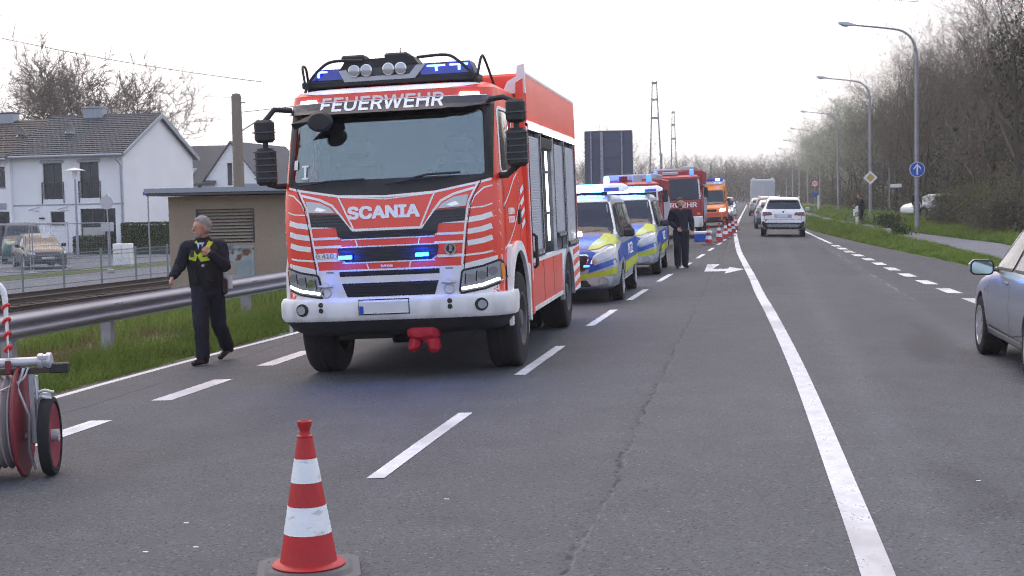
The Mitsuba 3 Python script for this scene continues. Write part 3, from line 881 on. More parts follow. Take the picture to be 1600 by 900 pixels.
def leaf_cloud(points, size, rng_, flat=0.0):
    """Two-triangle leaves at the points, turned at random."""
    n_ = len(points)
    a = rng_.normal(size=(n_, 3))
    a /= np.linalg.norm(a, axis=1, keepdims=True)
    b = np.cross(a, rng_.normal(size=(n_, 3)))
    b /= np.linalg.norm(b, axis=1, keepdims=True) + 1e-9
    s = (size * rng_.uniform(0.6, 1.3, n_))[:, None]
    v = np.stack([points - a * s, points + b * s * 0.5, points + a * s, points - b * s * 0.5], 1).reshape(-1, 3)
    i = np.arange(n_)[:, None] * 4
    return trimesh.Trimesh(v, np.vstack([i + [0, 1, 2], i + [0, 2, 3]]), process=False)


def hedge(label, x0, x1, y0, y1, z0, z1, n_, seed):
    r = np.random.default_rng(seed)
    h = thing('hedge', label, 'hedge')
    part(h, 'twig_core', box(x0 + 0.1, x1 - 0.1, y0 + 0.1, y1 - 0.1, z0, z1 - 0.1), 'hedge_leaf', False)
    p = r.uniform([x0, y0, z0], [x1, y1, z1], (n_, 3))
    f = r.integers(0, 4, n_)
    p[f == 0, 1] = y0 + r.normal(0, 0.035, (f == 0).sum())
    p[f == 1, 1] = y0 + r.normal(0.03, 0.05, (f == 1).sum())
    p[f == 2, 2] = z1 + r.normal(0, 0.03, (f == 2).sum())
    p[f == 3, 0] = np.where(r.random((f == 3).sum()) < 0.5, x0, x1) + r.normal(0, 0.03, (f == 3).sum())
    part(h, 'foliage', leaf_cloud(p, 0.055, r), 'hedge_leaf', False, kind='stuff')


hedge('clipped dark green hedge between the white gable and the concrete shed', -33.6, -24.5, 73.2, 74.2, -0.78, 0.95, 16000, 5)
hedge('low dark hedge under the terrace door of the white house', -37.0, -34.9, 74.4, 75.0, -0.78, 0.25, 4000, 6)

# concrete shed beside the guardrail
MS = frame(-12.6, 30.5, -0.70, math.radians(9.5))
shed = thing('utility_shed', 'tan rendered utility shed with flat grey roof, louvre and rusty door', 'shed', M=MS)
lw = (0.36, 1.66, 1.66, 2.42)
dw = (0.86, 1.63, 0.02, 1.60)
sw_ = Polygon([(-0.25, -0.4), (3.3, -0.4), (3.3, 2.71), (-0.25, 2.71)]).difference(sbox(lw[0], lw[2], lw[1], lw[3])).difference(sbox(dw[0], dw[2], dw[1], dw[3]))
part(shed, 'front_wall', prism(sw_, 0.0, 0.18, 'xz'), 'render_wall', False)
part(shed, 'side_wall', box(-0.25, -0.05, 0.18, 3.0, -0.4, 2.71), 'render_wall', False)
part(shed, 'side_wall', box(3.1, 3.3, 0.18, 3.0, -0.4, 2.71), 'render_wall', False)
part(shed, 'rear_wall', box(-0.05, 3.1, 2.8, 3.0, -0.4, 2.71), 'render_wall', False)
rs = part(shed, 'roof', box(-0.62, 3.9, -0.5, 3.5, 2.735, 2.87, 0.01), 'roof_grey', False)
part(rs, 'edge_trim', cat([box(-0.65, 3.93, -0.53, -0.502, 2.80, 2.90), box(-0.65, -0.622, -0.502, 3.5, 2.80, 2.90)]), 'zinc', False)
lv = part(shed, 'louvre', cat([box(lw[0], lw[0] + 0.04, 0.0, 0.1, lw[2], lw[3]), box(lw[1] - 0.04, lw[1], 0.0, 0.1, lw[2], lw[3]), box(lw[0], lw[1], 0.14, 0.16, lw[2], lw[3])]), 'frame_dark', False)
for k in range(10):
    z = lw[2] + 0.035 + k * 0.073
    part(lv, 'slat', hull([(lw[0] + 0.04, 0.01, z), (lw[1] - 0.04, 0.01, z), (lw[0] + 0.04, 0.02, z), (lw[1] - 0.04, 0.02, z), (lw[0] + 0.04, 0.10, z + 0.06), (lw[1] - 0.04, 0.10, z + 0.06), (lw[0] + 0.04, 0.11, z + 0.055), (lw[1] - 0.04, 0.11, z + 0.055)]), 'louvre', False)
dr_ = part(shed, 'door', box(dw[0] + 0.08, dw[1] - 0.08, 0.03, 0.07, dw[2], dw[3] - 0.07), 'rusty', False, label='rusty peeling blue grey metal door')
part(dr_, 'door_frame', cat([box(dw[0], dw[0] + 0.08, -0.015, 0.1, dw[2], dw[3]), box(dw[1] - 0.08, dw[1], -0.015, 0.1, dw[2], dw[3]), box(dw[0] + 0.08, dw[1] - 0.08, -0.013, 0.1, dw[3] - 0.07, dw[3])]), 'rusty', False)
part(dr_, 'notice', box(1.02, 1.22, 0.02, 0.028, 0.95, 1.22), 'louvre', False)

# guardrail
guard = thing('guardrail', 'galvanised steel guardrail along the left verge, behind the walking officer', 'guardrail')
gprof = [(0, 0), (0.0, 0.03), (0.075, 0.065), (0.08, 0.115), (0.01, 0.15), (0.01, 0.17), (0.08, 0.205), (0.075, 0.255), (0.0, 0.29), (0.0, 0.32)]
gprof = bez(np.array(gprof), 3)
gline = PchipInterpolator([5, 14, 18, 23, 30, 60, 120], [-8.62, -8.5, -8.42, -8.3, -8.05, -7.4, -6.9])


def beam(v0, v1):
    vv = np.linspace(v0, v1, 6)
    out, inn = [], []
    for v in vv:
        u, z = gline(v), -0.19 + 0.475 - 0.02 * (v > 40)
        out.append(np.stack([u + gprof[:, 0], np.full(len(gprof), v), z + gprof[:, 1]], 1))
    a = np.stack(out)
    b = a - [0.008, 0, 0]
    v = np.vstack([a.reshape(-1, 3), b.reshape(-1, 3)])
    n_, m_ = a.shape[:2]
    i, j = np.meshgrid(np.arange(n_ - 1), np.arange(m_ - 1), indexing='ij')
    q = np.stack([i * m_ + j, (i + 1) * m_ + j, (i + 1) * m_ + j + 1, i * m_ + j + 1], -1).reshape(-1, 4)
    return trimesh.Trimesh(v, np.vstack([q[:, [0, 1, 2]], q[:, [0, 2, 3]], q[:, [0, 2, 1]] + n_ * m_, q[:, [0, 3, 2]] + n_ * m_]), process=False)


gs = 17.9
for k in range(-2, 9):
    part(guard, 'beam', beam(gs + 5.0 * k - 0.15, gs + 5.0 * k + 4.985), 'galvanised', 40)
    v = gs + 5.0 * k + 0.1
    u = float(gline(v))
    part(guard, 'bolts', cat([cyl((u + 0.055, v + dy, z), (u + 0.095, v + dy, z), 0.018, None, 8) for dy in (-0.12, -0.03, 0.08) for z in (0.365, 0.525)]), 'steel')
    for q in range(2):
        v = gs + 5.0 * k + 2.5 * q + 0.1
        if q and k > -1:
            continue
        u = float(gline(v))
        part(guard, 'post', prism(Polygon([(u - 0.16, v - 0.06), (u - 0.02, v - 0.06), (u - 0.02, v + 0.06), (u - 0.16, v + 0.06), (u - 0.16, v + 0.052), (u - 0.028, v + 0.052), (u - 0.028, v - 0.052), (u - 0.16, v - 0.052)]), -0.7, 0.50, 'xy'), 'galvanised', False)

# small street things on the left
ms_ = thing('marker_stone', 'pale concrete marker stone in the weeds behind the guardrail', 'marker stone', M=frame(-11.15, 27.6, -0.55, 0.2))
own(ms_, box(-0.17, 0.17, -0.12, 0.12, -0.1, 0.36, 0.03), 'sign_white')
cab = thing('cable_cabinet', 'pale grey cable cabinet standing behind the wire fence', 'cabinet')
own(cab, box(-27.75, -26.95, 59.5, 59.9, -0.76, 0.24, 0.02), 'lamp_white')
part(cab, 'door_seam', box(-27.36, -27.34, 59.494, 59.499, -0.65, 0.16), 'steel', False)
part(cab, 'plinth', box(-27.78, -26.92, 59.48, 59.92, -0.8, -0.765), 'concrete', False)
sg = thing('round_sign', 'round grey sign seen from behind on a thin pole near the terrace door', 'sign', M=frame(-27.65, 58.9, -0.75))
part(sg, 'pole', tube([(0, 0, 0), (0, 0, 3.15)], 0.03), 'galvanised')
part(sg, 'disc', cyl((0, -0.04, 2.8), (0, -0.06, 2.8), 0.30, None, 28), 'alu')
part(sg, 'plate', box(-0.3, 0.3, -0.06, -0.04, 1.55, 1.95, 0.005), 'alu')
sp = thing('name_sign', 'small blue plate on a thin grey pole left of the utility shed', 'sign', M=frame(-21.3, 48.7, -0.75))
part(sp, 'pole', tube([(0, 0, 0), (0.0, 0, 3.05)], 0.028), 'galvanised')
part(sp, 'plate', box(-0.17, 0.17, -0.03, -0.015, 2.98, 3.1), 'sign_blue', False)
lp = thing('post_lamp', 'post lamp with flat disc top in front of the white house', 'street lamp', M=frame(-35.16, 71.2, -0.75))
part(lp, 'pole', cyl((0, 0, 0), (0, 0, 4.1), 0.075, 0.05), 'zinc')
part(lp, 'lamp_shade', lathe([(0, 4.72), (0.12, 4.70), (0.55, 4.58), (0.56, 4.56), (0.16, 4.60), (0, 4.60)], (0, 0, 0), (0, 0, 1), 24), 'alu')
part(lp, 'lamp_globe', lathe([(0, 4.6), (0.17, 4.59), (0.13, 4.3), (0.08, 4.1), (0, 4.1)], (0, 0, 0), (0, 0, 1), 16), 'lamp_white')
wp = thing('utility_pole', 'thick grey pole rising behind the utility shed', 'pole', M=frame(-16.15, 44.0, -0.7))
own(wp, lathe([(0, 0), (0.20, 0), (0.155, 5.95), (0.12, 6.03), (0, 6.06)], (0, 0, 0), (0, 0, 1), 20), 'wood_pole')
part(wp, 'bracket', cat([tube([(0.13, 0, 4.85), (0.7, 0.1, 5.2)], 0.02), tube([(0.15, 0, 5.75), (0.3, 0, 5.75)], 0.02)]), 'steel')
for (a, b, sag, r_, lb) in [((-24.6, 44, 7.53), (-15.9, 46, 5.85), 0.12, 0.012, 'upper dark overhead wire running past the bare tree'), ((-23.3, 44, 6.2), (-15.9, 44.6, 5.2), 0.10, 0.007, 'lower thin overhead wire crossing the bare tree'),
                            ((-16.0, 44, 4.75), (-9.6, 60, 6.9), 0.05, 0.012, 'overhead wire slanting from the pole to behind the fire engine mirror')]:
    a, b = np.array(a, float), np.array(b, float)
    t = np.linspace(0, 1, 16)[:, None]
    wr = thing('overhead_wire', lb, 'wire')
    own(wr, tube(a + (b - a) * t - np.array([0, 0, 1]) * 4 * sag * t * (1 - t), r_, 5), 'black_plastic', True)
# ---------------------------------------------------------------- vegetation


def blades(u, v, h, w, r, z=None):
    n_ = len(u)
    z = gz(u, v) - 0.02 if z is None else z
    a = r.uniform(0, 2 * np.pi, n_)
    d = np.stack([np.cos(a), np.sin(a)], 1)
    b = r.uniform(0, 2 * np.pi, n_)
    s = np.stack([np.cos(b), np.sin(b)], 1) * (w / 2)[:, None]
    lean = (h * r.uniform(0.1, 0.75, n_))[:, None]
    base = np.c_[u, v]
    mk = lambda q, zz: np.c_[q, zz]
    P = np.stack([mk(base - s, z), mk(base + s, z), mk(base + s * 0.75 + d * lean * 0.3, z + h * 0.55), mk(base - s * 0.75 + d * lean * 0.3, z + h * 0.55), mk(base + d * lean, z + h * r.uniform(0.75, 1.0, n_))], 1).reshape(-1, 3)
    i = np.arange(n_)[:, None] * 5
    return trimesh.Trimesh(P, np.vstack([i + [0, 1, 2], i + [0, 2, 3], i + [3, 2, 4]]), process=False)


def sow(n_, u0, u1, v0, v1, r, thin=0.0, seed=1):
    """Points between the curves u0(v), u1(v), in tufts; denser close to the camera."""
    v = v0 * (v1 / v0) ** r.random(n_)
    a, b = u0(v), u1(v)
    u = a + (b - a) * r.random(n_)
    k = meshkit.fbm(np.stack([u * 1.4, v * 0.9, u * 0], -1), 3, seed)
    keep = r.random(n_) < np.clip((k - thin) * 3.5, 0.06, 1)
    return u[keep], v[keep], k[keep]


r = np.random.default_rng(3)
gl = thing('verge_grass', kind='stuff')
labels[gl].update(label='green grass growing on the left verge under the guardrail', category='grass')
u, v, k = sow(62000, lambda v: gline(v) + 0.02 - 0.5 * (v > 21) * np.minimum(1, (v - 21) / 3), lambda v: L_EDGE(v) + 0.10, 9.5, 75, r, 0.22)
edge_d = np.minimum(L_EDGE(v) + 0.12 - u, (u - gline(v)) * 1.2 + 0.12 + 0.5 * (v > 22))
h = np.clip(r.normal(0.27, 0.09, len(u)) * (0.4 + 1.2 * k) * np.clip(0.35 + edge_d * 1.2, 0.3, 1.1), 0.05, 0.5)
own(gl, blades(u, v, h, 0.007 + v * 0.00035, r), 'grass', False)
wd = thing('dry_weeds', kind='stuff')
labels[wd].update(label='brown dry weeds between the guardrail and the railway', category='weeds')
u, v, k = sow(26000, lambda v: v * 0 - 13.2, lambda v: gline(v) - 0.7, 12, 60, r, 0.25, 4)
own(wd, blades(u, v, np.clip(r.normal(0.13, 0.06, len(u)), 0.04, 0.4), 0.01 + v * 0.0004, r), 'dry_grass', False)
gw = thing('weed_grass', kind='stuff')
labels[gw].update(label='green grass tufts in front of the utility shed', category='grass')
u, v, k = sow(16000, lambda v: v * 0 - 12.6, lambda v: gline(v) - 0.9, 20, 34, r, 0.42, 9)
own(gw, blades(u, v, np.clip(r.normal(0.38, 0.14, len(u)), 0.1, 0.8), 0.012 + v * 0.0003, r), 'grass', False)
gr = thing('roadside_grass', kind='stuff')
labels[gr].update(label='tall green grass on the right verge between road and footpath', category='grass')
u, v, k = sow(60000, lambda v: R_EDGE(v) + 0.12, lambda v: PW(v) - PH(v) + 0.03, 31, 200, r, 0.2, 6)
keep = ~((v > 81) & (v < 86.5))
u, v, k = u[keep], v[keep], k[keep]
e = np.minimum(u - R_EDGE(v), PW(v) - PH(v) + 0.05 - u) * np.interp(v, [48, 58], [0.25, 1])
own(gr, blades(u, v, np.clip(r.normal(0.30, 0.1, len(u)) * (0.4 + k * 1.2) * np.clip(0.35 + e * 0.9, 0.3, 1.3), 0.05, 0.8), 0.006 + v * 0.0005, r), 'grass', False)
gf = thing('wood_edge_grass', kind='stuff')
labels[gf].update(label='green grass between the footpath and the wood on the right', category='grass')
u, v, k = sow(70000, lambda v: PW(v) + PH(v) + 0.03, lambda v: PW(v) + 3.2 + 0.02 * v, 34, 190, r, 0.15, 7)
own(gf, blades(u, v, np.clip(r.normal(0.28, 0.1, len(u)) * (0.5 + k), 0.05, 0.7), 0.006 + v * 0.0005, r), 'grass', False)


class Wood:
    """Branches gathered as tapered segments, built into a trunk mesh and a crown mesh."""

    def __init__(self, seed):
        self.r = np.random.default_rng(seed)
        self.s = []

    def grow(self, p, d, length, rad, level, P):
        r = self.r
        n_ = P['seg'][level]
        step = length / n_
        pts = []
        for k in range(n_):
            d = d + r.normal(0, P['wob'][level], 3) + np.array([0, 0, P['up'][level]])
            d /= np.linalg.norm(d)
            q = p + d * step
            ra, rb = rad * (1 - P['tap'] * k / n_), rad * (1 - P['tap'] * (k + 1) / n_)
            self.s.append((*p, *q, ra, rb, level))
            p = q
            pts.append((q, d, rb))
        if level + 1 >= len(P['seg']):
            return
        m = P['kids'][level]
        m = r.integers(m[0], m[1] + 1)
        for c in range(m):
            f = r.uniform(P['from'][level], 1.0) if c else 1.0
            i = min(n_ - 1, int(f * n_))
            q, dd, rb = pts[i]
            a = np.radians(r.uniform(*P['ang'][level])) * (1 if c else 0.5)
            x = np.cross(dd, r.normal(size=3))
            x /= np.linalg.norm(x)
            nd = dd * math.cos(a) + x * math.sin(a)
            self.grow(q, nd, length * r.uniform(*P['len'][level]), max(rb * r.uniform(0.45, 0.75), P['rmin']), level + 1, P)

    def mesh(self, lo, hi, sides):
        a = np.array([s for s in self.s if lo <= s[8] <= hi])
        p0, p1 = a[:, :3], a[:, 3:6]
        d = p1 - p0
        d /= np.linalg.norm(d, axis=1, keepdims=True)
        x = np.cross(d, np.where(np.abs(d[:, 2:]) < 0.9, [0, 0, 1.0], [1.0, 0, 0]))
        x /= np.linalg.norm(x, axis=1, keepdims=True)
        y = np.cross(d, x)
        g = np.arange(sides) * 2 * np.pi / sides
        ring = np.cos(g)[None, :, None] * x[:, None] + np.sin(g)[None, :, None] * y[:, None]
        v = np.concatenate([p0[:, None] + ring * a[:, 6, None, None], p1[:, None] + ring * a[:, 7, None, None]], 1).reshape(-1, 3)
        j = np.arange(sides)
        q = np.stack([j, (j + 1) % sides, (j + 1) % sides + sides, j + sides], 1)
        q = (np.arange(len(a))[:, None, None] * 2 * sides + q).reshape(-1, 4)
        return trimesh.Trimesh(v, np.vstack([q[:, [0, 1, 2]], q[:, [0, 2, 3]]]), process=False)

    def tips(self, level):
        return np.array([s[3:6] for s in self.s if s[8] >= level])


UP = dict(seg=[7, 5, 4, 3, 2], wob=[0.05, 0.10, 0.13, 0.17, 0.2], up=[0.04, 0.10, 0.10, 0.06, 0.03], tap=0.72, kids=[(10, 13), (6, 8), (4, 6), (2, 2)], ang=[(22, 50), (25, 55), (25, 60), (25, 60)],
          len=[(0.42, 0.66), (0.42, 0.65), (0.42, 0.7), (0.45, 0.8)], rmin=0.011)
UP['from'] = [0.22, 0.2, 0.15, 0.15]
SPREAD = dict(seg=[3, 5, 4, 3, 2], wob=[0.05, 0.11, 0.15, 0.2, 0.22], up=[0.02, 0.08, 0.08, 0.05, 0.05], tap=0.6, kids=[(12, 13), (9, 11), (7, 8), (5, 6)], ang=[(10, 47), (22, 50), (25, 60), (25, 65)],
              len=[(1.7, 2.2), (0.45, 0.65), (0.4, 0.65), (0.4, 0.7)], rmin=0.024)
SPREAD['from'] = [0.75, 0.25, 0.2, 0.2]
BUSH = dict(seg=[2, 3, 2, 1], wob=[0.12, 0.16, 0.2, 0.25], up=[0.0, 0.02, 0.0, -0.03], tap=0.6, kids=[(6, 8), (6, 7), (4, 5)], ang=[(30, 75), (30, 70), (30, 70)], len=[(0.8, 1.3), (0.45, 0.75), (0.4, 0.75)], rmin=0.008)
BUSH['from'] = [0.05, 0.15, 0.1]


def leaf_at(w, level, n_, size, spread, seed):
    r_ = np.random.default_rng(seed)
    t = w.tips(level)
    p = t[r_.integers(0, len(t), n_)] + r_.normal(0, spread, (n_, 3))
    return leaf_cloud(p, size, r_)


class Proto:
    key = None


def make_tree(kind, seed, height):
    w = Wood(seed)
    o = Proto()
    o.kind, o.leaf = kind, None
    if kind == 'bush':
        rr = np.random.default_rng(seed)
        for k in range(6):
            w.grow(rr.normal(0, 0.5, 3) * [1, 0.6, 0], np.array([rr.normal(0, 0.4), rr.normal(0, 0.4), 1.0]), height * 0.5, 0.02, 0, BUSH)
        o.trunk = mikit.ply(w.mesh(0, 0, 4), 'm_bark', True)
        o.crown = mikit.ply(w.mesh(1, 9, 3), 'm_twig', False)
        o.leaf = mikit.ply(leaf_at(w, 2, 900, 0.05, 0.1, seed), 'm_young_leaf' if seed % 3 == 1 else 'm_hedge_leaf', False)
        return o
    if kind == 'spread':
        w.grow(np.zeros(3), np.array([0, 0, 1.0]), height * 0.26, 0.38, 0, SPREAD)
        o.trunk = mikit.ply(w.mesh(0, 0, 10), 'm_bark', True)
        o.crown = mikit.ply(cat([w.mesh(1, 2, 5), w.mesh(3, 9, 3)]), 'm_twig', False)
        o.leaf = mikit.ply(leaf_at(w, 4, 1800, 0.07, 0.08, seed), 'm_twig', False)
        return o
    w.grow(np.array([0, 0, -0.2]), np.array([w.r.normal(0, 0.04), w.r.normal(0, 0.04), 1.0]), height * 0.82, height * 0.0185, 0, UP)
    o.trunk = mikit.ply(w.mesh(0, 0, 8), 'm_bark', True)
    o.crown = mikit.ply(cat([w.mesh(1, 1, 5), w.mesh(2, 9, 3)]), 'm_twig', False)
    if kind == 'blossom':
        o.leaf = mikit.ply(leaf_at(w, 2, 9000, 0.085, 0.16, seed), 'm_blossom', False)
    if kind == 'evergreen':
        o.leaf = mikit.ply(leaf_at(w, 2, 16000, 0.11, 0.22, seed), 'm_needles', False)
    if kind == 'budding':
        o.leaf = mikit.ply(leaf_at(w, 3, 3500, 0.06, 0.1, seed), 'm_young_leaf', False)
    return o


protos = {'bare': [make_tree('bare', 20 + k, 10.0) for k in range(5)], 'blossom': [make_tree('blossom', 40 + k, 7.5) for k in range(2)], 'evergreen': [make_tree('evergreen', 50, 10.0)],
          'budding': [make_tree('budding', 61, 8.0), make_tree('budding', 62, 8.0)], 'spread': [make_tree('spread', 73, 11.0)], 'bush': [make_tree('bush', 80 + k, 1.5) for k in range(3)]}
LEAF = {'blossom': 'blossom', 'evergreen': 'foliage', 'budding': 'young_leaves', 'spread': 'buds', 'bush': 'leaves'}


def tree(kind, k, x, y, s, rz, label, group=None, name=None, cat_='tree', z=None):
    o = protos[kind][k % len(protos[kind])]
    z = float(gz(x, y)) if z is None else z
    t = thing(name or {'bare': 'bare_tree', 'spread': 'bare_tree', 'blossom': 'blossom_tree', 'evergreen': 'evergreen_tree', 'budding': 'budding_tree', 'bush': 'bush'}[kind], label, cat_, group, M=frame(x, y, z, rz, 0, s))
    tn, cn = ('stem', 'twigs') if kind == 'bush' else ('trunk', 'crown')
    if o.key is None:
        o.key = f'{kind}_model_{k % len(protos[kind])}'
        scene[o.key] = {'type': 'shapegroup', tn: o.trunk, cn: o.crown, **({LEAF[kind]: o.leaf} if o.leaf is not None else {})}
    scene[t] = {'type': 'instance', 'model': {'type': 'ref', 'id': o.key}, 'to_world': TR(place[t])}
    labels[t + '__' + cn] = {'kind': 'stuff'}
    if kind == 'bush':
        labels[t + '__' + tn] = {'kind': 'stuff'}
    if o.leaf is not None:
        labels[t + '__' + LEAF[kind]] = {'kind': 'stuff'}
    return t


tree('spread', 0, -50.8, 106.0, 1.13, 0.4, 'large bare spreading tree rising behind the white house roof', z=-0.8)
rr = np.random.default_rng(17)
# wood on the right: front row seen one by one, then deeper rows
front = [(10.6, 60.5), (12.6, 63.5), (11.8, 68.5), (13.6, 72.0), (12.3, 78.0), (14.8, 83.0), (13.4, 90.5), (15.2, 99.0), (13.9, 108.0), (15.8, 117.0), (14.2, 127.0)]
ORD = ['first', 'second', 'third', 'fourth', 'fifth', 'sixth', 'seventh', 'eighth', 'ninth', 'tenth', 'eleventh']
for k, (x, y) in enumerate(front):
    tree('bare', k, x, y, rr.uniform(0.78, 0.93), rr.uniform(0, 6), f'{ORD[k]} bare tree from the near end of the front row of the right wood', 'bare trees in the front row of the right wood')
for k in range(64):
    y = 62 + 130 * (k / 64) ** 1.05 + rr.uniform(-2, 2)
    x = 15.5 + (k % 4) * 3.4 + rr.uniform(-1.4, 1.4) + 0.02 * (y - 60)
    tree('bare', k + 2, x, y, rr.uniform(0.68, 0.90), rr.uniform(0, 6), 'bare tree deeper inside the wood on the right', 'bare trees deep in the right wood')
for k, (x, y, s) in enumerate([(14.2, 61.5, 0.76), (17.2, 70.0, 0.80)]):
    tree('evergreen', 0, x, y, s, 1.3 + 2 * k, ['dark evergreen tree at the right edge above the silver car', 'dark evergreen tree standing behind the one at the right edge'][k])
for k, (x, y, s) in enumerate([(10.9, 152, 0.9), (13.0, 160, 1.1), (10.6, 170, 0.95), (12.6, 182, 1.15), (10.4, 194, 1.0), (12.2, 208, 1.15), (10.4, 224, 1.0), (11.5, 244, 1.1)]):
    tree('blossom', k, x, y, s, k * 1.1, f'{ORD[k]} white blossoming tree, counted away from the camera, behind the street lights', 'white blossoming trees along the right side')
for k, (x, y, s) in enumerate([(12.5, 260, 1.0), (10.5, 285, 1.0), (12.0, 310, 1.1), (8.8, 335, 1.0)]):
    tree('budding', k, x, y, s, k * 1.7, f'{ORD[k]} green budding tree, counted away from the camera, beyond the white blossom', 'green budding trees at the far bend')
for k in range(16):
    tree('bare', k, -20 + 2.0 * k + rr.uniform(-0.6, 0.6), 345 + rr.uniform(-12, 25), rr.uniform(0.62, 0.82), rr.uniform(0, 6), 'bare tree closing the view at the far end of the road', 'bare trees at the far end of the road')
for k in range(12):
    tree('bare', k + 1, -27 + 1.35 * k + rr.uniform(-0.5, 0.5), 150 + rr.uniform(-10, 30), rr.uniform(0.45, 0.66), rr.uniform(0, 6), 'bare tree behind the big road sign on the left', 'bare trees behind the big road sign')
# undergrowth
for k in range(66):
    y = 64 + 2.0 * k + rr.uniform(-1.5, 1.5)
    x = 17.5 + (k % 3) * 3.0 + rr.uniform(-1, 1) + 0.012 * (y - 60)
    tree('bush', k, x, y, rr.uniform(2.0, 3.2), rr.uniform(0, 6), 'tall leafless thicket standing deep in the right wood', 'thickets deep in the right wood', name='thicket', cat_='bush')
for k in range(26):
    y = 108 + 2.6 * k + rr.uniform(-1.5, 1.5)
    x = 12.0 + (k % 3) * 2.6 + rr.uniform(-0.8, 0.8)
    tree('bare', k + 1, x, y, rr.uniform(0.72, 1.0) * (1.0 if y < 140 else 0.85), rr.uniform(0, 6), 'bare tree in the wood between the second and fourth street lights', 'bare trees between the second and fourth street lights')
for k in range(50):
    t_ = k / 50
    y = 56.5 + 70 * t_ ** 1.3
    x = 9.6 + rr.uniform(-0.2, 2.2) + 0.035 * (y - 58) + (1.6 if 88 < y < 100 else 0)
    tree('bush', k, x, y, rr.uniform(0.4, 1.3) * (1 if y < 84 else 0.6), rr.uniform(0, 6), 'leafless bramble bush in the undergrowth at the edge of the right wood', 'bushes at the edge of the right wood', cat_='bush')
for k in range(30):
    y = 130 + 6.5 * k
    tree('bush', k, 10.8 + rr.uniform(-0.6, 1.5), y, rr.uniform(0.8, 1.6), rr.uniform(0, 6), 'leafless bush under the blossoming trees', 'bushes under the blossoming trees', cat_='bush')
for k in range(34):
    x = -26 + 1.6 * k + rr.uniform(-0.6, 0.6)
    tree('bush', k, x, 366 + rr.uniform(-8, 14), rr.uniform(3.0, 4.6), rr.uniform(0, 6), 'dense thicket closing the view behind the far bare trees', 'thickets closing the far view', name='thicket', cat_='bush')
# far woods that read as one mass
fw = thing('far_wood', kind='stuff')
labels[fw].update(label='distant wood closing the view behind the road', category='wood')
ms = []
w = Wood(99)
for k in range(90):
    if k < 46:
        x, y = 24 + rr.uniform(0, 10) + 0.02 * k, 64 + 3.4 * k
    else:
        x, y = -60 + 2.4 * (k - 46), 400 + rr.uniform(-10, 40)
    rq = np.random.default_rng(k)
    b = Wood(500 + k)
    b.grow(np.array([x, y, -0.2]), np.array([0, 0, 1.0]), (5.8 if k < 46 else 6.6) * rq.uniform(0.8, 1.15), 0.12, 0, dict(UP, kids=[(9, 11), (5, 6), (3, 4), (1, 1)], seg=[5, 4, 3, 2, 1], rmin=0.016 if k < 46 else 0.035))
    w.s += b.s
own(fw, w.mesh(0, 9, 3), 'twig', False)
rb = thing('round_shrub', 'dense dark green shrub beside the footpath fork left of the arrow sign pole', 'shrub', M=frame(7.0, 77.5, -0.12))
own(rb, leaf_cloud(np.random.default_rng(8).normal(0, 1, (2200, 3)) * [0.34, 0.3, 0.2] + [0, 0, 0.35], 0.055, np.random.default_rng(9)), 'hedge_leaf', False)
rb = thing('round_shrub', 'dark tuft of weeds at the tip of the grass island near the block markings', 'shrub', M=frame(5.35, 57.5, -0.12))
own(rb, leaf_cloud(np.abs(np.random.default_rng(18).normal(0, 1, (1800, 3))) * [0.30, 0.4, 0.22] * np.random.default_rng(19).choice([-1, 1], (1800, 1)) * [1, 1, 1] + [0, 0, 0.22], 0.05, np.random.default_rng(9)), 'hedge_leaf', False)
# ---------------------------------------------------------------- vehicles: shared pieces


def slab(poly, thick, edge=0.12):
    """A plate in plane coordinates with relief, fine enough to be bent by wrap."""
    m = trimesh.creation.extrude_polygon(poly, thick, engine='earcut')
    v, f = trimesh.remesh.subdivide_to_size(m.vertices, m.faces, edge, max_iter=12)
    return trimesh.Trimesh(v, f, process=False)


def loft(rings, cap=True):
    """Closed solid through rings of equal length (k, n, 3)."""
    a = np.asarray(rings, float)
    k, n_ = a.shape[:2]
    v = a.reshape(-1, 3)
    i, j = np.meshgrid(np.arange(k - 1), np.arange(n_), indexing='ij')
    q = np.stack([i * n_ + j, i * n_ + (j + 1) % n_, (i + 1) * n_ + (j + 1) % n_, (i + 1) * n_ + j], -1).reshape(-1, 4)
    f = [q[:, [0, 1, 2]], q[:, [0, 2, 3]]]
    c0, c1 = len(v), len(v) + 1
    v = np.vstack([v, a[0].mean(0), a[-1].mean(0)])
    jj = np.arange(n_)
    f += [np.stack([(jj + 1) % n_, jj, jj * 0 + c0], 1), np.stack([(k - 1) * n_ + jj, (k - 1) * n_ + (jj + 1) % n_, jj * 0 + c1], 1)]
    m = trimesh.Trimesh(v, np.vstack(f), process=False)
    if m.volume < 0:
        m.invert()
    return m


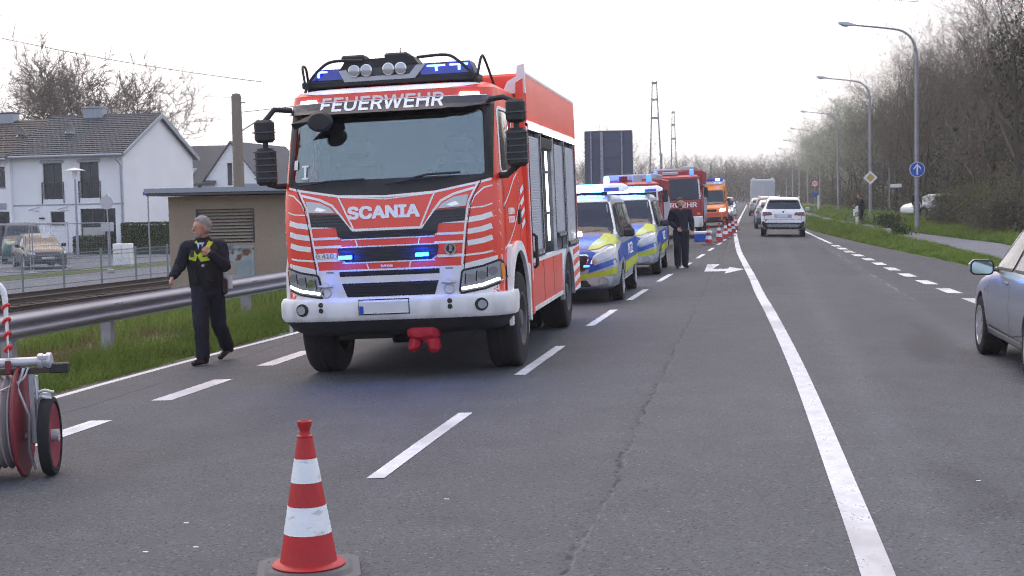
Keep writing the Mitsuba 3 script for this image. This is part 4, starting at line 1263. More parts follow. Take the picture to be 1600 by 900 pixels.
def wheel(t, x, y, r_, w_, rim_r, side=1, spokes=0, rim='rim_metal', tyre_label=None, name='wheel', lugs=0):
    """Tyre and rim about the x axis; side = which way its face looks."""
    s = side
    k = part(t, name, lathe([(rim_r, -w_ / 2), (r_ * 0.93, -w_ / 2), (r_ * 0.985, -w_ * 0.42), (r_, -w_ * 0.33), (r_, -w_ * 0.13), (r_ * 0.975, -w_ * 0.12), (r_ * 0.975, -w_ * 0.09), (r_, -w_ * 0.08),
                             (r_, w_ * 0.08), (r_ * 0.975, w_ * 0.09), (r_ * 0.975, w_ * 0.12), (r_, w_ * 0.13), (r_, w_ * 0.33), (r_ * 0.985, w_ * 0.42), (r_ * 0.93, w_ / 2), (rim_r, w_ / 2), (rim_r, -w_ / 2)], (x, y, r_), (s, 0, 0), 40), 'rubber', 50)
    o = w_ / 2
    part(k, 'rim', lathe([(rim_r * 1.03, o * 0.96), (rim_r * 1.03, o * 1.02), (rim_r * 0.93, o * 1.0), (rim_r * 0.86, o * 0.55), (rim_r * 0.55, o * 0.45), (rim_r * 0.42, o * 0.62), (rim_r * 0.32, o * 0.95), (0, o * 0.98)], (x, y, r_), (s, 0, 0), 32), rim, 40)
    if spokes:
        ms = []
        for q in range(spokes):
            a = 2 * np.pi * q / spokes
            c, d = math.cos(a), math.sin(a)
            ms.append(hull([(x + s * o * e, y + c * rim_r * f_ - d * g, r_ + d * rim_r * f_ + c * g) for f_, g_ in ((0.15, 0.045), (0.97, 0.03)) for g in (-g_, g_) for e in (0.7, 0.99)]))
        part(k, 'spokes', cat(ms), 'alloy', 30)
    if lugs:
        a = np.arange(lugs) * 2 * np.pi / lugs
        part(k, 'wheel_nuts', cat([cyl((x + s * o * 0.45, y + math.cos(b) * rim_r * 0.62, r_ + math.sin(b) * rim_r * 0.62), (x + s * o * 0.6, y + math.cos(b) * rim_r * 0.62, r_ + math.sin(b) * rim_r * 0.62), 0.016, None, 6) for b in a]), 'steel')
    return k


# ---------------------------------------------------------------- the fire engine in front
FM = frame(-3.74, 14.65, float(crown(-3.74)), math.radians(1.2), 0.025)
fe = thing('fire_engine', 'nearest and largest fire engine, red and white with lettered windscreen header, facing the camera', 'fire engine', M=FM)


def cab_ring(z, w_, yf, yb, n_=33, D=0.55, ex=4.0):
    t = np.linspace(-1, 1, n_)
    a = t * np.pi / 2
    x = w_ * np.sign(np.sin(a)) * np.abs(np.sin(a)) ** (2 / ex)
    y = yf + D * (1 - np.abs(np.cos(a)) ** (2 / ex))
    return np.vstack([np.c_[x, y, np.full(n_, z)], [[w_, (yf + D + yb) / 2, z], [w_, yb, z], [-w_, yb, z], [-w_, (yf + D + yb) / 2, z]]])


CS = [(0.88, 1.185, 0.06), (1.2, 1.195, 0.03), (1.6, 1.20, 0.02), (1.95, 1.195, 0.045), (2.07, 1.19, 0.085), (2.5, 1.165, 0.21), (2.90, 1.135, 0.325), (2.97, 1.13, 0.335), (3.07, 1.12, 0.355), (3.12, 1.07, 0.43), (3.15, 0.98, 0.60)]
cab_out = loft([cab_ring(z, w_, y, 2.02) for z, w_, y in CS])
cab_in = loft([cab_ring(z, w_ - 0.07, y + 0.07, 1.95) for z, w_, y in [(1.25, 1.195, 0.03)] + CS[2:8]])
ws_poly = rpoly([(-1.065, 2.12), (1.065, 2.12), (1.035, 2.86), (-1.035, 2.86)], 0.07)
dwin = rpoly([(0.42, 2.16), (1.42, 2.20), (1.42, 2.84), (0.62, 2.84)], 0.06)
arch = cyl((0.55, 1.2, 0.60), (1.5, 1.2, 0.60), 0.70, None, 36)
cabm = M3(cab_out) - M3(cab_in) - M3(prism(ws_poly, -0.5, 0.9, 'xz')) - M3(prism(dwin, 0.8, 1.5, 'yz')) - M3(prism(dwin, -1.5, -0.8, 'yz')) - M3(arch) - M3(mirror(arch))
cab = part(fe, 'cab', cabm, 'brand_red', 30)
lin = [loft([cab_ring(z, w_ - q, y + q, 1.95 - q + 0.07) for z, w_, y in [(1.25 + q * 0.2, 1.195, 0.03)] + CS[2:7] + [(3.07 - q * 0.2, 1.12, 0.355)]]) for q in (0.074, 0.09)]
part(fe, 'cab_lining', M3(lin[0]) - M3(lin[1]) - M3(prism(ws_poly, -0.5, 0.9, 'xz')) - M3(prism(dwin, 0.8, 1.5, 'yz')) - M3(prism(dwin, -1.5, -0.8, 'yz')), 'black_plastic', 30)
part(fe, 'windscreen', wrap(ws_poly, cab_out, 'front', -0.012, 0.2), 'windscreen', True)
for s in ('right', 'left'):
    part(fe, 'door_window', wrap(dwin, cab_out, s, -0.012, 0.3), 'pane' if s == 'right' else 'dark_glass', True)
FD = lambda name, poly, m='white_paint', eps=0.004, tgt=cab_out, **kw: part(fe, name, wrap(poly, tgt, 'front', eps, 0.10), m, 35, **kw)
both = lambda pts: unary_union([g if hasattr(g, 'geom_type') else Polygon(g) for p in pts for g in (p, _mir(p))])


def _mir(p):
    from shapely.affinity import scale as sc_
    return sc_(p if hasattr(p, 'geom_type') else Polygon(p), -1, 1, origin=(0, 0))


# black cowl under the windscreen
FD('cowl', Polygon([(-1.13, 2.115), (1.13, 2.115), (1.10, 2.10), (0.95, 2.066), (0.52, 1.99), (0, 1.967), (-0.52, 1.99), (-0.95, 2.066), (-1.10, 2.10)]), 'black_plastic')
FD('windscreen_surround', unary_union([sbox(-1.115, 2.1, 1.115, 2.983)]).difference(ws_poly.buffer(-0.02)), 'black_plastic', 0.003)
# white lower fascia and corners
FD('lower_fascia', Polygon([(-1.17, 0.885), (1.17, 0.885), (1.17, 1.29), (0.80, 1.215), (0.76, 1.185), (-0.76, 1.185), (-0.80, 1.215), (-1.17, 1.29)]), 'white_paint', 0.003)
white = [line([(-1.10, 2.085), (-0.95, 2.05), (-0.52, 1.975), (0, 1.952), (0.52, 1.975), (0.95, 2.05), (1.10, 2.085)], 0.024)]
white += [line([(-0.52, 1.965), (0, 1.925), (0.52, 1.965)], 0.012)]
hw = [line([(0.515, 1.965), (0.36, 1.625)], 0.018), line([(0.93, 2.00), (0.72, 1.945), (0.585, 1.88), (0.50, 1.775), (0.41, 1.64), (0.36, 1.612), (0, 1.612)], 0.026),
      line([(0.97, 2.06), (0.87, 1.86), (0.835, 1.66), (0.775, 1.2)], 0.020)]
for (z, x0, x1, w_) in [(1.652, 0.54, 0.83, 0.016), (1.535, 0.53, 0.82, 0.026), (1.446, 0.50, 0.80, 0.026), (1.436, 0, 0.52, 0.012), (1.515, 0, 0.50, 0.012), (1.268, 0, 0.50, 0.012), (1.305, 0.52, 0.785, 0.03), (1.19, 0, 0.77, 0.016)]:
    hw.append(line([(x0, z), (x1, z)], w_))
hw += [line([(0.345, 1.515), (0.325, 1.436)], 0.012), line([(0.24, 1.268), (0.215, 1.19)], 0.012), line([(0.545, 1.652), (0.515, 1.52)], 0.012), line([(0.535, 1.44), (0.505, 1.30), (0.455, 1.268)], 0.014)]
hw += [line([(0.845, z), (1.0, z + 0.022), (1.172, z + 0.075)], 0.056) for z in (1.665, 1.545, 1.425)] + [line([(0.79, 1.30), (1.0, 1.315), (1.172, 1.345)], 0.02)]
hw += [line([(0.875, 1.79), (1.02, 1.80), (1.17, 1.85)], 0.014), line([(0.875, 1.79), (0.93, 1.91), (1.03, 2.0), (1.16, 2.03)], 0.014)]
FD('white_trim', unary_union(white + hw + [_mir(p) for p in hw]), 'white_paint', 0.005)
FD('seam', both([line([(1.0, 2.075), (0.90, 1.86), (0.86, 1.66), (0.80, 1.2), (0.745, 0.885)], 0.010)]), 'black_plastic', 0.006)
gr1 = Polygon([(0.84, 1.80), (0.52, 1.785), (0.425, 1.665), (0.375, 1.597), (-0.375, 1.597), (-0.425, 1.665), (-0.52, 1.785), (-0.84, 1.80), (-0.825, 1.662), (-0.55, 1.645), (-0.53, 1.55), (-0.48, 1.522), (0.48, 1.522), (0.53, 1.55), (0.55, 1.645), (0.825, 1.662)])
gr2 = rpoly([(-0.55, 1.43), (0.55, 1.43), (0.52, 1.32), (0.46, 1.275), (-0.46, 1.275), (-0.52, 1.32)], 0.02)
gr3 = Polygon([(-0.54, 1.178), (0.54, 1.178), (0.535, 1.125), (-0.535, 1.125)])
gr4 = Polygon([(-0.52, 1.052), (0.52, 1.052), (0.47, 0.905), (-0.47, 0.905)])
for g in (gr1, gr2, gr3, gr4):
    k = FD('grille', g, 'navy_gloss', 0.006)
    x0, z0, x1, z1 = g.bounds
    fins = [g.intersection(sbox(x0, z, x1, z + 0.010)) for z in np.arange(z0 + 0.02, z1 - 0.01, 0.032)]
    part(k, 'fins', cat([wrap(slab(p, 0.012, 0.2), cab_out, 'front', 0.006) for p in fins for p in getattr(p, 'geoms', [p]) if p.area > 1e-4]), 'black_plastic', False)
for s in (-1, 1):
    ey = Polygon([(s * 0.555, 1.80), (s * 0.60, 1.855), (s * 0.72, 1.915), (s * 0.875, 1.935), (s * 0.845, 1.815)])
    k = part(fe, 'marker_light', wrap(slab(ey, 0.02), cab_out, 'front', 0.004), 'lens', 30)
    part(k, 'reflector', wrap(Polygon([(s * 0.64, 1.835), (s * 0.74, 1.87), (s * 0.78, 1.835), (s * 0.70, 1.82)]), cab_out, 'front', 0.028), 'chrome')
    hl = rpoly([(s * 0.785, 1.135), (s * 0.99, 1.17), (s * 1.155, 1.225), (s * 1.185, 1.02), (s * 1.0, 0.955), (s * 0.745, 0.915)], 0.02)
    k = part(fe, 'headlight', wrap(slab(hl, 0.02, 0.08), cab_out, 'front', 0.006), 'lens', 30)
    part(k, 'bezel', wrap(hl.buffer(0.022).difference(hl), cab_out, 'front', 0.012, 0.08), 'black_plastic', 30)
    for q, (a, b) in enumerate(((0.86, 1.06), (0.975, 1.085), (1.085, 1.12))):
        part(k, 'lamp_barrel', wrap(Point(s * a, b).buffer(0.046, quad_segs=8), cab_out, 'front', 0.030, 0.05), 'steel' if q else 'chrome', 30)
        part(k, 'lamp_cell', wrap(line([(s * (a - 0.05), b + 0.05), (s * (a - 0.06), b - 0.06)], 0.012), cab_out, 'front', 0.032), 'black_plastic')
    part(k, 'daylight_strip', wrap(line([(s * 0.775, 0.955), (s * 0.98, 0.985), (s * 1.13, 1.035)], 0.032, 1), cab_out, 'front', 0.034, 0.06), 'lamp_white', 30, **glow((0.55, 0.55, 0.5)))
    part(k, 'side_marker', wrap(slab(Polygon([(s * 1.158, 1.20), (s * 1.18, 1.19), (s * 1.187, 1.04), (s * 1.165, 1.03)]), 0.02), cab_out, 'front', 0.02), 'amber')
    # towing shackles
    sx = s * 0.66 - 0.02
    k = part(fe, 'shackle', cat([tube(np.array([(sx + 0.052 * math.cos(a), -0.015, 0.965 + 0.052 * math.sin(a)) for a in np.linspace(0.9, np.pi * 2 + 2.2, 18)]), 0.010), cyl((sx - 0.075, -0.02, 1.03), (sx + 0.075, -0.02, 1.03), 0.016), cyl((sx, 0.03, 1.03), (sx, -0.03, 1.05), 0.03)]), 'alu', 40)
    part(fe, 'pillar_slot', wrap(sbox(s * 0.64 - 0.04, 1.165, s * 0.64 + 0.04, 1.182), cab_out, 'front', 0.008), 'steel')
    # blue lights in the grille
    bx = s * 0.40 - 0.03 + (0.0 if s > 0 else -0.02)
    k = part(fe, 'front_blue_light', wrap(slab(rpoly([(bx - 0.075, 1.305), (bx + 0.075, 1.305), (bx + 0.075, 1.355), (bx - 0.075, 1.355)], 0.01), 0.03), cab_out, 'front', 0.012), 'black_plastic', False)
    part(k, 'lit_lens', wrap(slab(sbox(bx - 0.066, 1.313, bx + 0.066, 1.347), 0.03, 0.1), cab_out, 'front', 0.044), 'blue_lens', False, **glow((0.04, 1.4, 24)))
k = part(fe, 'emblem', wrap(slab(Point(0.665, 1.375).buffer(0.062, quad_segs=10), 0.012), cab_out, 'front', 0.006), 'chrome', 30)
part(k, 'crest', wrap(unary_union([Point(0.665, 1.378).buffer(0.044), Polygon([(0.622, 1.36), (0.665, 1.318), (0.708, 1.36)])]), cab_out, 'front', 0.021), 'navy_gloss')
part(k, 'crest_bird', wrap(unary_union([Polygon([(0.648, 1.35), (0.66, 1.405), (0.69, 1.395), (0.678, 1.375), (0.688, 1.35)]), Polygon([(0.64, 1.40), (0.69, 1.41), (0.665, 1.418)])]), cab_out, 'front', 0.023), 'chrome')
part(fe, 'name_letters', wrap(cat([move(lettering('SCANIA', 0.118, -0.03, 1.792, 0.765), (dx, dz, 0.0004 * q)) for q, (dx, dz) in enumerate(((0, 0), (0.007, 0.004), (-0.007, -0.004), (0.005, -0.005), (-0.005, 0.005)))]), cab_out, 'front', 0.006), 'letter_white', False, label='white raised maker lettering on the red front')
parts(fe, 'model_letters', wrap(lettering('G 410', 0.042, -0.69, 1.352, 0.20), cab_out, 'front', 0.012).split(only_watertight=False), 'steel', False)
FD('white_trim', line([(-0.81, 1.352), (-0.56, 1.352)], 0.055), 'white_paint', 0.007)
part(fe, 'badge_letters', wrap(lettering('brennes', 0.03, -0.02, 1.228, 0.13), cab_out, 'front', 0.006), 'letter_white', False)
# header, visor, lettering
FD('header_white', Polygon([(-0.88, 3.085), (-0.70, 3.072), (0.62, 3.072), (0.80, 3.085), (1.04, 3.115), (0.9, 3.14), (-0.9, 3.14), (-1.04, 3.115)]), 'white_paint', 0.005)
FD('white_trim', line([(-1.115, 2.985), (-0.99, 2.985), (1.0, 2.985), (1.115, 2.985)], 0.010), 'white_paint', 0.006)
for s in (-1, 1):
    a = s * 0.88
    part(fe, 'roof_marker', wrap(slab(rpoly([(a - 0.11, 2.985), (a + 0.11, 2.985), (a + 0.095, 3.02), (a - 0.095, 3.02)], 0.01), 0.012), cab_out, 'front', 0.006), 'lamp_white', False, **glow((0.4, 0.4, 0.39)))
vis = wrap(slab(Polygon([(-1.12, 2.865), (-0.75, 2.858), (-0.70, 2.845), (0.62, 2.845), (0.68, 2.855), (0.82, 2.852), (1.12, 2.885), (1.125, 2.978), (-1.125, 2.978)]), 0.012, 0.08), cab_out, 'front', 0.03)
vv = np.asarray(vis.vertices).copy()
vv[:, 1] -= 0.10 * (2.978 - vv[:, 2]) / 0.13
vis = trimesh.Trimesh(vv, vis.faces, process=False)
part(fe, 'sun_visor', vis, 'navy_gloss', 30)
txt = lettering('FEUERWEHR', 0.150, -0.045, 2.952, 1.335)
hi = txt.slice_plane([0, 2.984, 0], [0, 1, 0])
lo = txt.slice_plane([0, 2.976, 0], [0, -1, 0])
part(fe, 'header_letters', wrap(hi, cab_out, 'front', 0.007), 'letter_pale', False, label='upper half of the white lettering on the red header')
part(fe, 'visor_letters', wrap(lo, vis, 'front', 0.004), 'letter_white', False, label='lower half of the white lettering on the dark visor')
# wipers
parts(fe, 'wiper', ([tube([(-0.95, 0.085, 2.10), (-0.62, 0.055, 2.135), (-0.22, 0.05, 2.14)], 0.012), tube([(0.10, 0.05, 2.09), (0.45, 0.055, 2.16), (0.80, 0.07, 2.165)], 0.012), tube([(0.0, 0.04, 2.08), (0.35, 0.05, 2.12), (0.72, 0.06, 2.13)], 0.009)]), 'black_plastic')
# interior
parts(fe, 'cab_lining', [box(s * 1.105 - 0.008, s * 1.105 + 0.008, 1.40, 1.9, 1.35, 2.95) for s in (-1, 1)], 'black_plastic', False)
part(fe, 'dashboard', box(-1.08, 1.08, 0.24, 0.62, 1.5, 2.10, 0.06), 'black_plastic')
for x in (-0.58, 0.58):
    k = part(fe, 'seat', cat([box(x - 0.27, x + 0.27, 1.15, 1.35, 1.6, 2.38, 0.07), box(x - 0.27, x + 0.27, 0.8, 1.25, 1.5, 1.68, 0.06)]), 'seat_cloth')
    part(k, 'headrest', box(x - 0.16, x + 0.16, 1.2, 1.32, 2.42, 2.62, 0.05), 'seat_cloth')
part(fe, 'steering_wheel', tube([(0.58 + 0.22 * math.cos(a), 0.62 + 0.1 * math.sin(a), 2.13 + 0.17 * math.sin(a)) for a in np.linspace(0, 2 * np.pi, 25)], 0.018), 'black_plastic')
part(fe, 'cab_rear_panel', box(-1.1, 1.1, 1.86, 1.93, 1.3, 2.9), 'grey_plastic', False)
part(fe, 'cab_sticker', wrap(sbox(-1.05, 2.28, -0.99, 2.38), cab_out, 'front', 0.003), 'letter_white', False)
part(fe, 'cab_sticker', wrap(unary_union([sbox(-0.935, 2.17, -0.86, 2.19), sbox(-0.935, 2.30, -0.86, 2.32), sbox(-0.91, 2.19, -0.885, 2.30)]), cab_out, 'front', 0.003), 'letter_white', False)
part(fe, 'kerb_mirror', cat([move(hull(lathe([(0.0, -0.05), (0.11, -0.04), (0.14, 0.0), (0.11, 0.04), (0, 0.05)], (0, 0, 0), (0, 1, 0), 20).vertices * [1, 1, 0.78]), (-0.66, 0.03, 2.765)), hull([(-1.0, 0.1, 2.76), (-0.98, 0.16, 2.70), (-0.55, 0.05, 2.86), (-0.56, 0.15, 2.94), (-0.72, 0.02, 2.78)])]), 'black_plastic', 40)

# bumper
bring = lambda z, w_, yf: cab_ring(z, w_, yf, 0.75, 33, 0.62, 5.0)
bump = M3(loft([bring(0.655, 1.27, 0.05), bring(0.70, 1.285, 0.01), bring(0.85, 1.285, 0.0), bring(0.895, 1.27, 0.03)])) - M3(cyl((0.9, 1.2, 0.60), (1.6, 1.2, 0.60), 0.62, None, 30)) - M3(cyl((-1.6, 1.2, 0.60), (-0.9, 1.2, 0.60), 0.62, None, 30))
btm = TM(bump)
bp = part(fe, 'bumper', btm, 'white_paint', 30)
part(fe, 'front_apron', loft([cab_ring(0.49, 1.10, 0.22, 0.75), cab_ring(0.55, 1.19, 0.12, 0.75), cab_ring(0.655, 1.265, 0.06, 0.75)]), 'black_plastic', 30)
for s in (-1, 1):
    a = s * 0.965
    k = part(bp, 'fog_light', wrap(slab(Point(a, 0.785).buffer(0.068, quad_segs=8), 0.012, 0.05), btm, 'front', 0.0), 'black_plastic', 30)
    part(bp, 'fog_lens', wrap(slab(Point(a + s * 0.01, 0.785).buffer(0.045, quad_segs=8), 0.014, 0.05), btm, 'front', 0.012), 'lens', 30)
    for z in (0.835, 0.775):
        part(bp, 'round_plug', wrap(slab(Point(s * 0.695 - 0.06, z).buffer(0.026, quad_segs=6), 0.006), btm, 'front', 0.002), 'black_plastic', 30)
k = part(fe, 'number_plate', wrap(slab(sbox(-0.335, 0.728, 0.195, 0.868), 0.014), btm, 'front', 0.002), 'plate_white', False)
part(k, 'blue_band', wrap(sbox(-0.333, 0.73, -0.288, 0.866), btm, 'front', 0.018), 'plate_blue', False)
part(k, 'plate_frame', wrap(sbox(-0.345, 0.716, 0.205, 0.88).difference(sbox(-0.335, 0.728, 0.195, 0.868)), btm, 'front', 0.012), 'black_plastic', False)
# red cover hanging under the bumper
cov = hull(np.random.default_rng(4).uniform([0.17, 0.12, 0.37], [0.43, 0.40, 0.56], (40, 3)))
cov = cat([box(0.13, 0.47, 0.10, 0.36, 0.40, 0.60, 0.06), box(0.14, 0.25, 0.12, 0.34, 0.30, 0.46, 0.04), box(0.34, 0.47, 0.12, 0.34, 0.28, 0.46, 0.04)])
cv, cf_ = trimesh.remesh.subdivide_to_size(cov.vertices, cov.faces, 0.03)
cv = cv + (meshkit.noise(cv * 12, 3)[:, None] - 0.5) * 0.035
part(fe, 'coupling_cover', trimesh.Trimesh(cv, cf_, process=False), 'tarp_red', 60, label='red fabric cover hanging under the bumper')

# chassis and wheels
part(fe, 'chassis', cat([box(-0.45, 0.45, 0.4, 7.3, 0.62, 0.95), box(-1.0, 1.0, 1.1, 1.3, 0.42, 0.62), box(-1.0, 1.0, 5.9, 6.1, 0.42, 0.62), box(-1.15, 1.15, 2.1, 7.6, 0.62, 0.9), box(-0.7, -0.1, 0.5, 0.9, 0.42, 0.5), cyl((-0.25, 1.2, 0.5), (0.25, 1.2, 0.5), 0.2)]), 'black_plastic', 30)
for s in (-1, 1):
    wheel(fe, s * (1.055 if s > 0 else 1.005), 1.2, 0.53, 0.345, 0.29, s, 0, lugs=10)
    wheel(fe, s * 1.05, 6.0, 0.53, 0.36, 0.29, s, 0, lugs=10)
    wheel(fe, s * 0.66, 6.0, 0.53, 0.30, 0.29, s, 0)
    ring = [(s * 1.06, 1.2 + 0.70 * math.cos(a), 0.60 + 0.70 * math.sin(a)) for a in np.linspace(-0.35, np.pi + 0.3, 24)]
    fm = Polygon([(1.2 + 0.79 * math.cos(a), 0.60 + 0.80 * math.sin(a)) for a in np.linspace(-0.2, np.pi + 0.1, 24)] + [(1.2 + 0.695 * math.cos(a), 0.60 + 0.695 * math.sin(a)) for a in np.linspace(np.pi + 0.1, -0.2, 24)])
    fm = unary_union([fm, Polygon([(0.36, 0.64), (0.56, 0.64), (0.53, 1.10), (0.62, 1.38), (0.50, 1.36), (0.40, 1.20)]), Polygon([(1.86, 0.52), (1.96, 0.52), (2.0, 1.1), (1.88, 1.12)])])
    part(fe, 'wing', prism(fm, min(s * 1.195, s * 1.235), max(s * 1.195, s * 1.235), 'yz'), 'white_paint', 30)
    part(fe, 'wheel_liner', tube(ring, 0.03) if False else cat([prism(Polygon([(1.2 + 0.72 * math.cos(a), 0.60 + 0.72 * math.sin(a)) for a in np.linspace(0, np.pi, 20)] + [(1.2 + 0.69 * math.cos(a), 0.60 + 0.69 * math.sin(a)) for a in np.linspace(np.pi, 0, 20)]), min(s * 0.6, s * 1.19), max(s * 0.6, s * 1.19), 'yz')]), 'black_plastic', 30)
    part(fe, 'mudflap', box(min(s * 0.75, s * 1.2), max(s * 0.75, s * 1.2), 6.72, 6.74, 0.18, 0.75), 'black_plastic', False)
    SD = 'right' if s > 0 else 'left'
    # cab side trim, handle, lettering
    sw2 = [line([(0.38, 1.80), (0.75, 1.92), (1.2, 2.09), (1.5, 2.16)], 0.022), line([(0.36, 1.34), (0.7, 1.42), (1.05, 1.55), (1.5, 1.80), (1.9, 1.86)], 0.022), line([(1.56, 1.42), (1.56, 2.95)], 0.018)]
    part(fe, 'side_trim', wrap(unary_union(sw2), cab_out, SD, 0.004, 0.15), 'white_paint', 35)
    part(fe, 'side_stripes', wrap(unary_union([line([(1.64, z), (1.92, z + 0.07)], 0.065) for z in (1.55, 1.68, 1.81, 1.94)]), cab_out, SD, 0.005, 0.15), 'reflective', 35)
    part(fe, 'door_handle', wrap(slab(rpoly([(1.38, 1.58), (1.50, 1.60), (1.50, 1.76), (1.38, 1.74)], 0.02), 0.02), cab_out, SD, 0.004), 'black_plastic', 30)
    part(fe, 'window_frame', wrap(dwin.buffer(0.03).difference(dwin.buffer(-0.005)), cab_out, SD, 0.004, 0.15), 'white_paint', 30)
    part(fe, 'door_seam', wrap(unary_union([line([(0.42, 2.14), (0.40, 1.3)], 0.01), line([(1.56, 2.95), (1.56, 1.4)], 0.01)]), cab_out, SD, 0.006, 0.15), 'black_plastic')
    for q, (tx, z) in enumerate((('FEUERWEHR', 1.735), ('WESSELING', 1.645))):
        part(fe, 'door_letters', wrap(lettering(tx, 0.065, 0.86, z, 0.46, True, s < 0), cab_out, SD, 0.005), 'letter_white', False)
    # mirrors
    mx_, dm = (1.385, 0.0) if s > 0 else (-1.345, 0.07)
    k = part(fe, 'mirror', box(mx_ - 0.105, mx_ + 0.105, 0.18, 0.33, 2.20 - dm, 2.60 - dm, 0.035), 'black_plastic', 30)
    part(k, 'upper_mirror', box(mx_ - 0.10, mx_ + 0.10, 0.19, 0.33, 2.66 - dm, 2.90 - dm, 0.03), 'black_plastic', 30)
    parts(k, 'ribs', ([box(mx_ - 0.112, mx_ + 0.112, 0.172, 0.30, z - dm, z - dm + 0.012) for z in (2.27, 2.34, 2.41, 2.48, 2.55, 2.76)]), 'grey_plastic', False)
    parts(k, 'mirror_arm', ([tube([(s * 1.10, 0.42, 2.12), (s * 1.25, 0.34, 2.12), (mx_, 0.28, 2.22 - dm)], 0.035), tube([(s * 1.09, 0.45, 2.93), (s * 1.25, 0.34, 2.94), (mx_, 0.27, 2.88 - dm)], 0.03), cyl((mx_, 0.27, 2.58 - dm), (mx_, 0.27, 2.68 - dm), 0.03)]), 'black_plastic', 40)
    part(k, 'mirror_pane', box(mx_ - 0.085, mx_ + 0.085, 0.331, 0.336, 2.23 - dm, 2.57 - dm), 'mirror_glass', False)

# roof light bar
lb = part(fe, 'light_bar', prism(Polygon([(-0.99, 3.19), (-0.82, 3.36), (0.86, 3.37), (0.93, 3.19)]), 0.62, 0.95, 'xz'), 'grey_plastic', False)
part(lb, 'lamp_mount', prism(Polygon([(-0.56, 3.36), (-0.50, 3.445), (0.24, 3.455), (0.30, 3.37)]), 0.60, 0.96, 'xz'), 'black_plastic', False)
part(lb, 'lower_edge', box(-1.0, 0.94, 0.59, 0.97, 3.165, 3.235, 0.01), 'black_plastic', False)
for x0, x1 in ((-0.93, -0.57), (0.36, 0.89)):
    part(lb, 'blue_lens', prism(Polygon([(x0 + (0.09 if x0 < 0 else -0.07), 3.355), (x1 + (0 if x0 < 0 else -0.02), 3.36), (x1 + (0.03 if x0 < 0 else 0.0), 3.245), (x0 + (0 if x0 < 0 else -0.03), 3.245)]), 0.606, 0.618, 'xz'), 'blue_lens', False)
    c = (x0 + x1) / 2
    for q in ((c - 0.06,) if x0 < 0 else (c - 0.13, c + 0.12)):
        parts(lb, 'led_row', ([box(q - 0.10, q + 0.10, 0.598, 0.604, 3.325, 3.345), box(q - 0.012, q + 0.015, 0.598, 0.604, 3.275, 3.325)]), 'lamp_white', False, **glow((0.055, 0.16, 0.9)))
part(lb, 'white_panel', prism(Polygon([(-0.58, 3.335), (-0.50, 3.345), (-0.44, 3.26), (0.20, 3.262), (0.28, 3.355), (0.38, 3.355), (0.26, 3.215), (-0.52, 3.212)]), 0.588, 0.60, 'xz'), 'alu', False)
for x in (-0.40, -0.265, -0.02, 0.115):
    k = part(lb, 'work_lamp', lathe([(0, 0.05), (0.05, 0.05), (0.068, 0.0), (0.066, -0.02), (0.055, -0.03), (0, -0.034)], (x, 0.57, 3.325), (0, 1, 0), 20), 'chrome', 40)
    part(k, 'lamp_glass', lathe([(0.056, -0.034), (0.03, -0.044), (0, -0.046)], (x, 0.57, 3.325), (0, 1, 0), 20), 'lens', 40)
for x in (-0.42, 0.06):
    part(lb, 'horn_box', box(x - 0.13, x + 0.13, 0.60, 0.85, 3.43, 3.50, 0.02), 'black_plastic')
for s in (-1, 1):
    parts(lb, 'guard_bar', ([tube(bez([(s * 0.30, 0.55, 3.43), (s * 0.62, 0.53, 3.435), (s * 0.76, 0.50, 3.36), (s * 0.90, 0.52, 3.22), (s * 0.97, 0.58, 3.10)], 5), 0.016), tube(bez([(s * 0.95, 0.55, 3.20), (s * 0.99, 0.62, 3.40), (s * 1.0, 0.80, 3.38), (s * 1.05, 1.05, 3.12)], 5), 0.014)]), 'black_plastic', 60)
parts(lb, 'bar_feet', ([box(x - 0.05, x + 0.05, 0.66, 0.9, 3.10, 3.20) for x in (-0.9, -0.45, 0.4, 0.85)]), 'black_plastic', False)
part(fe, 'antenna', tube([(-0.02, 1.2, 3.1), (-0.02, 1.2, 3.62)], 0.006), 'black_plastic')

# body
part(fe, 'body_core', cat([box(-1.16, 1.16, 2.14, 3.44, 0.9, 2.7), box(-1.16, 1.16, 4.80, 7.70, 1.12, 2.7), box(-1.16, 0.55, 3.44, 4.80, 0.9, 2.7), box(0.55, 1.2, 3.44, 4.80, 0.9, 1.14)]), 'grey_plastic', False)
part(fe, 'upper_body', cat([box(-1.25, 1.25, 2.12, 7.75, 2.76, 3.34, 0.03)]), 'brand_red', 30)
parts(fe, 'roof_edge', ([box(s * 1.2 - 0.05, s * 1.2 + 0.05, 2.10, 7.76, 3.32, 3.365, 0.01) for s in (-1, 1)]), 'white_paint', 30)
parts(fe, 'front_corner', ([prism(Polygon([(s * 0.98, 3.1), (s * 1.255, 3.1), (s * 1.255, 3.44), (s * 1.17, 3.42), (s * 1.16, 3.30), (s * 1.05, 3.24)]), 2.04, 2.12, 'xz') for s in (-1, 1)]), 'white_paint', 30)
parts(fe, 'red_corner', ([prism(Polygon([(s * 1.13, 2.7), (s * 1.235, 2.7), (s * 1.235, 3.27), (s * 1.15, 3.22)]), 2.01, 2.038, 'xz') for s in (-1, 1)]), 'brand_red', 30)
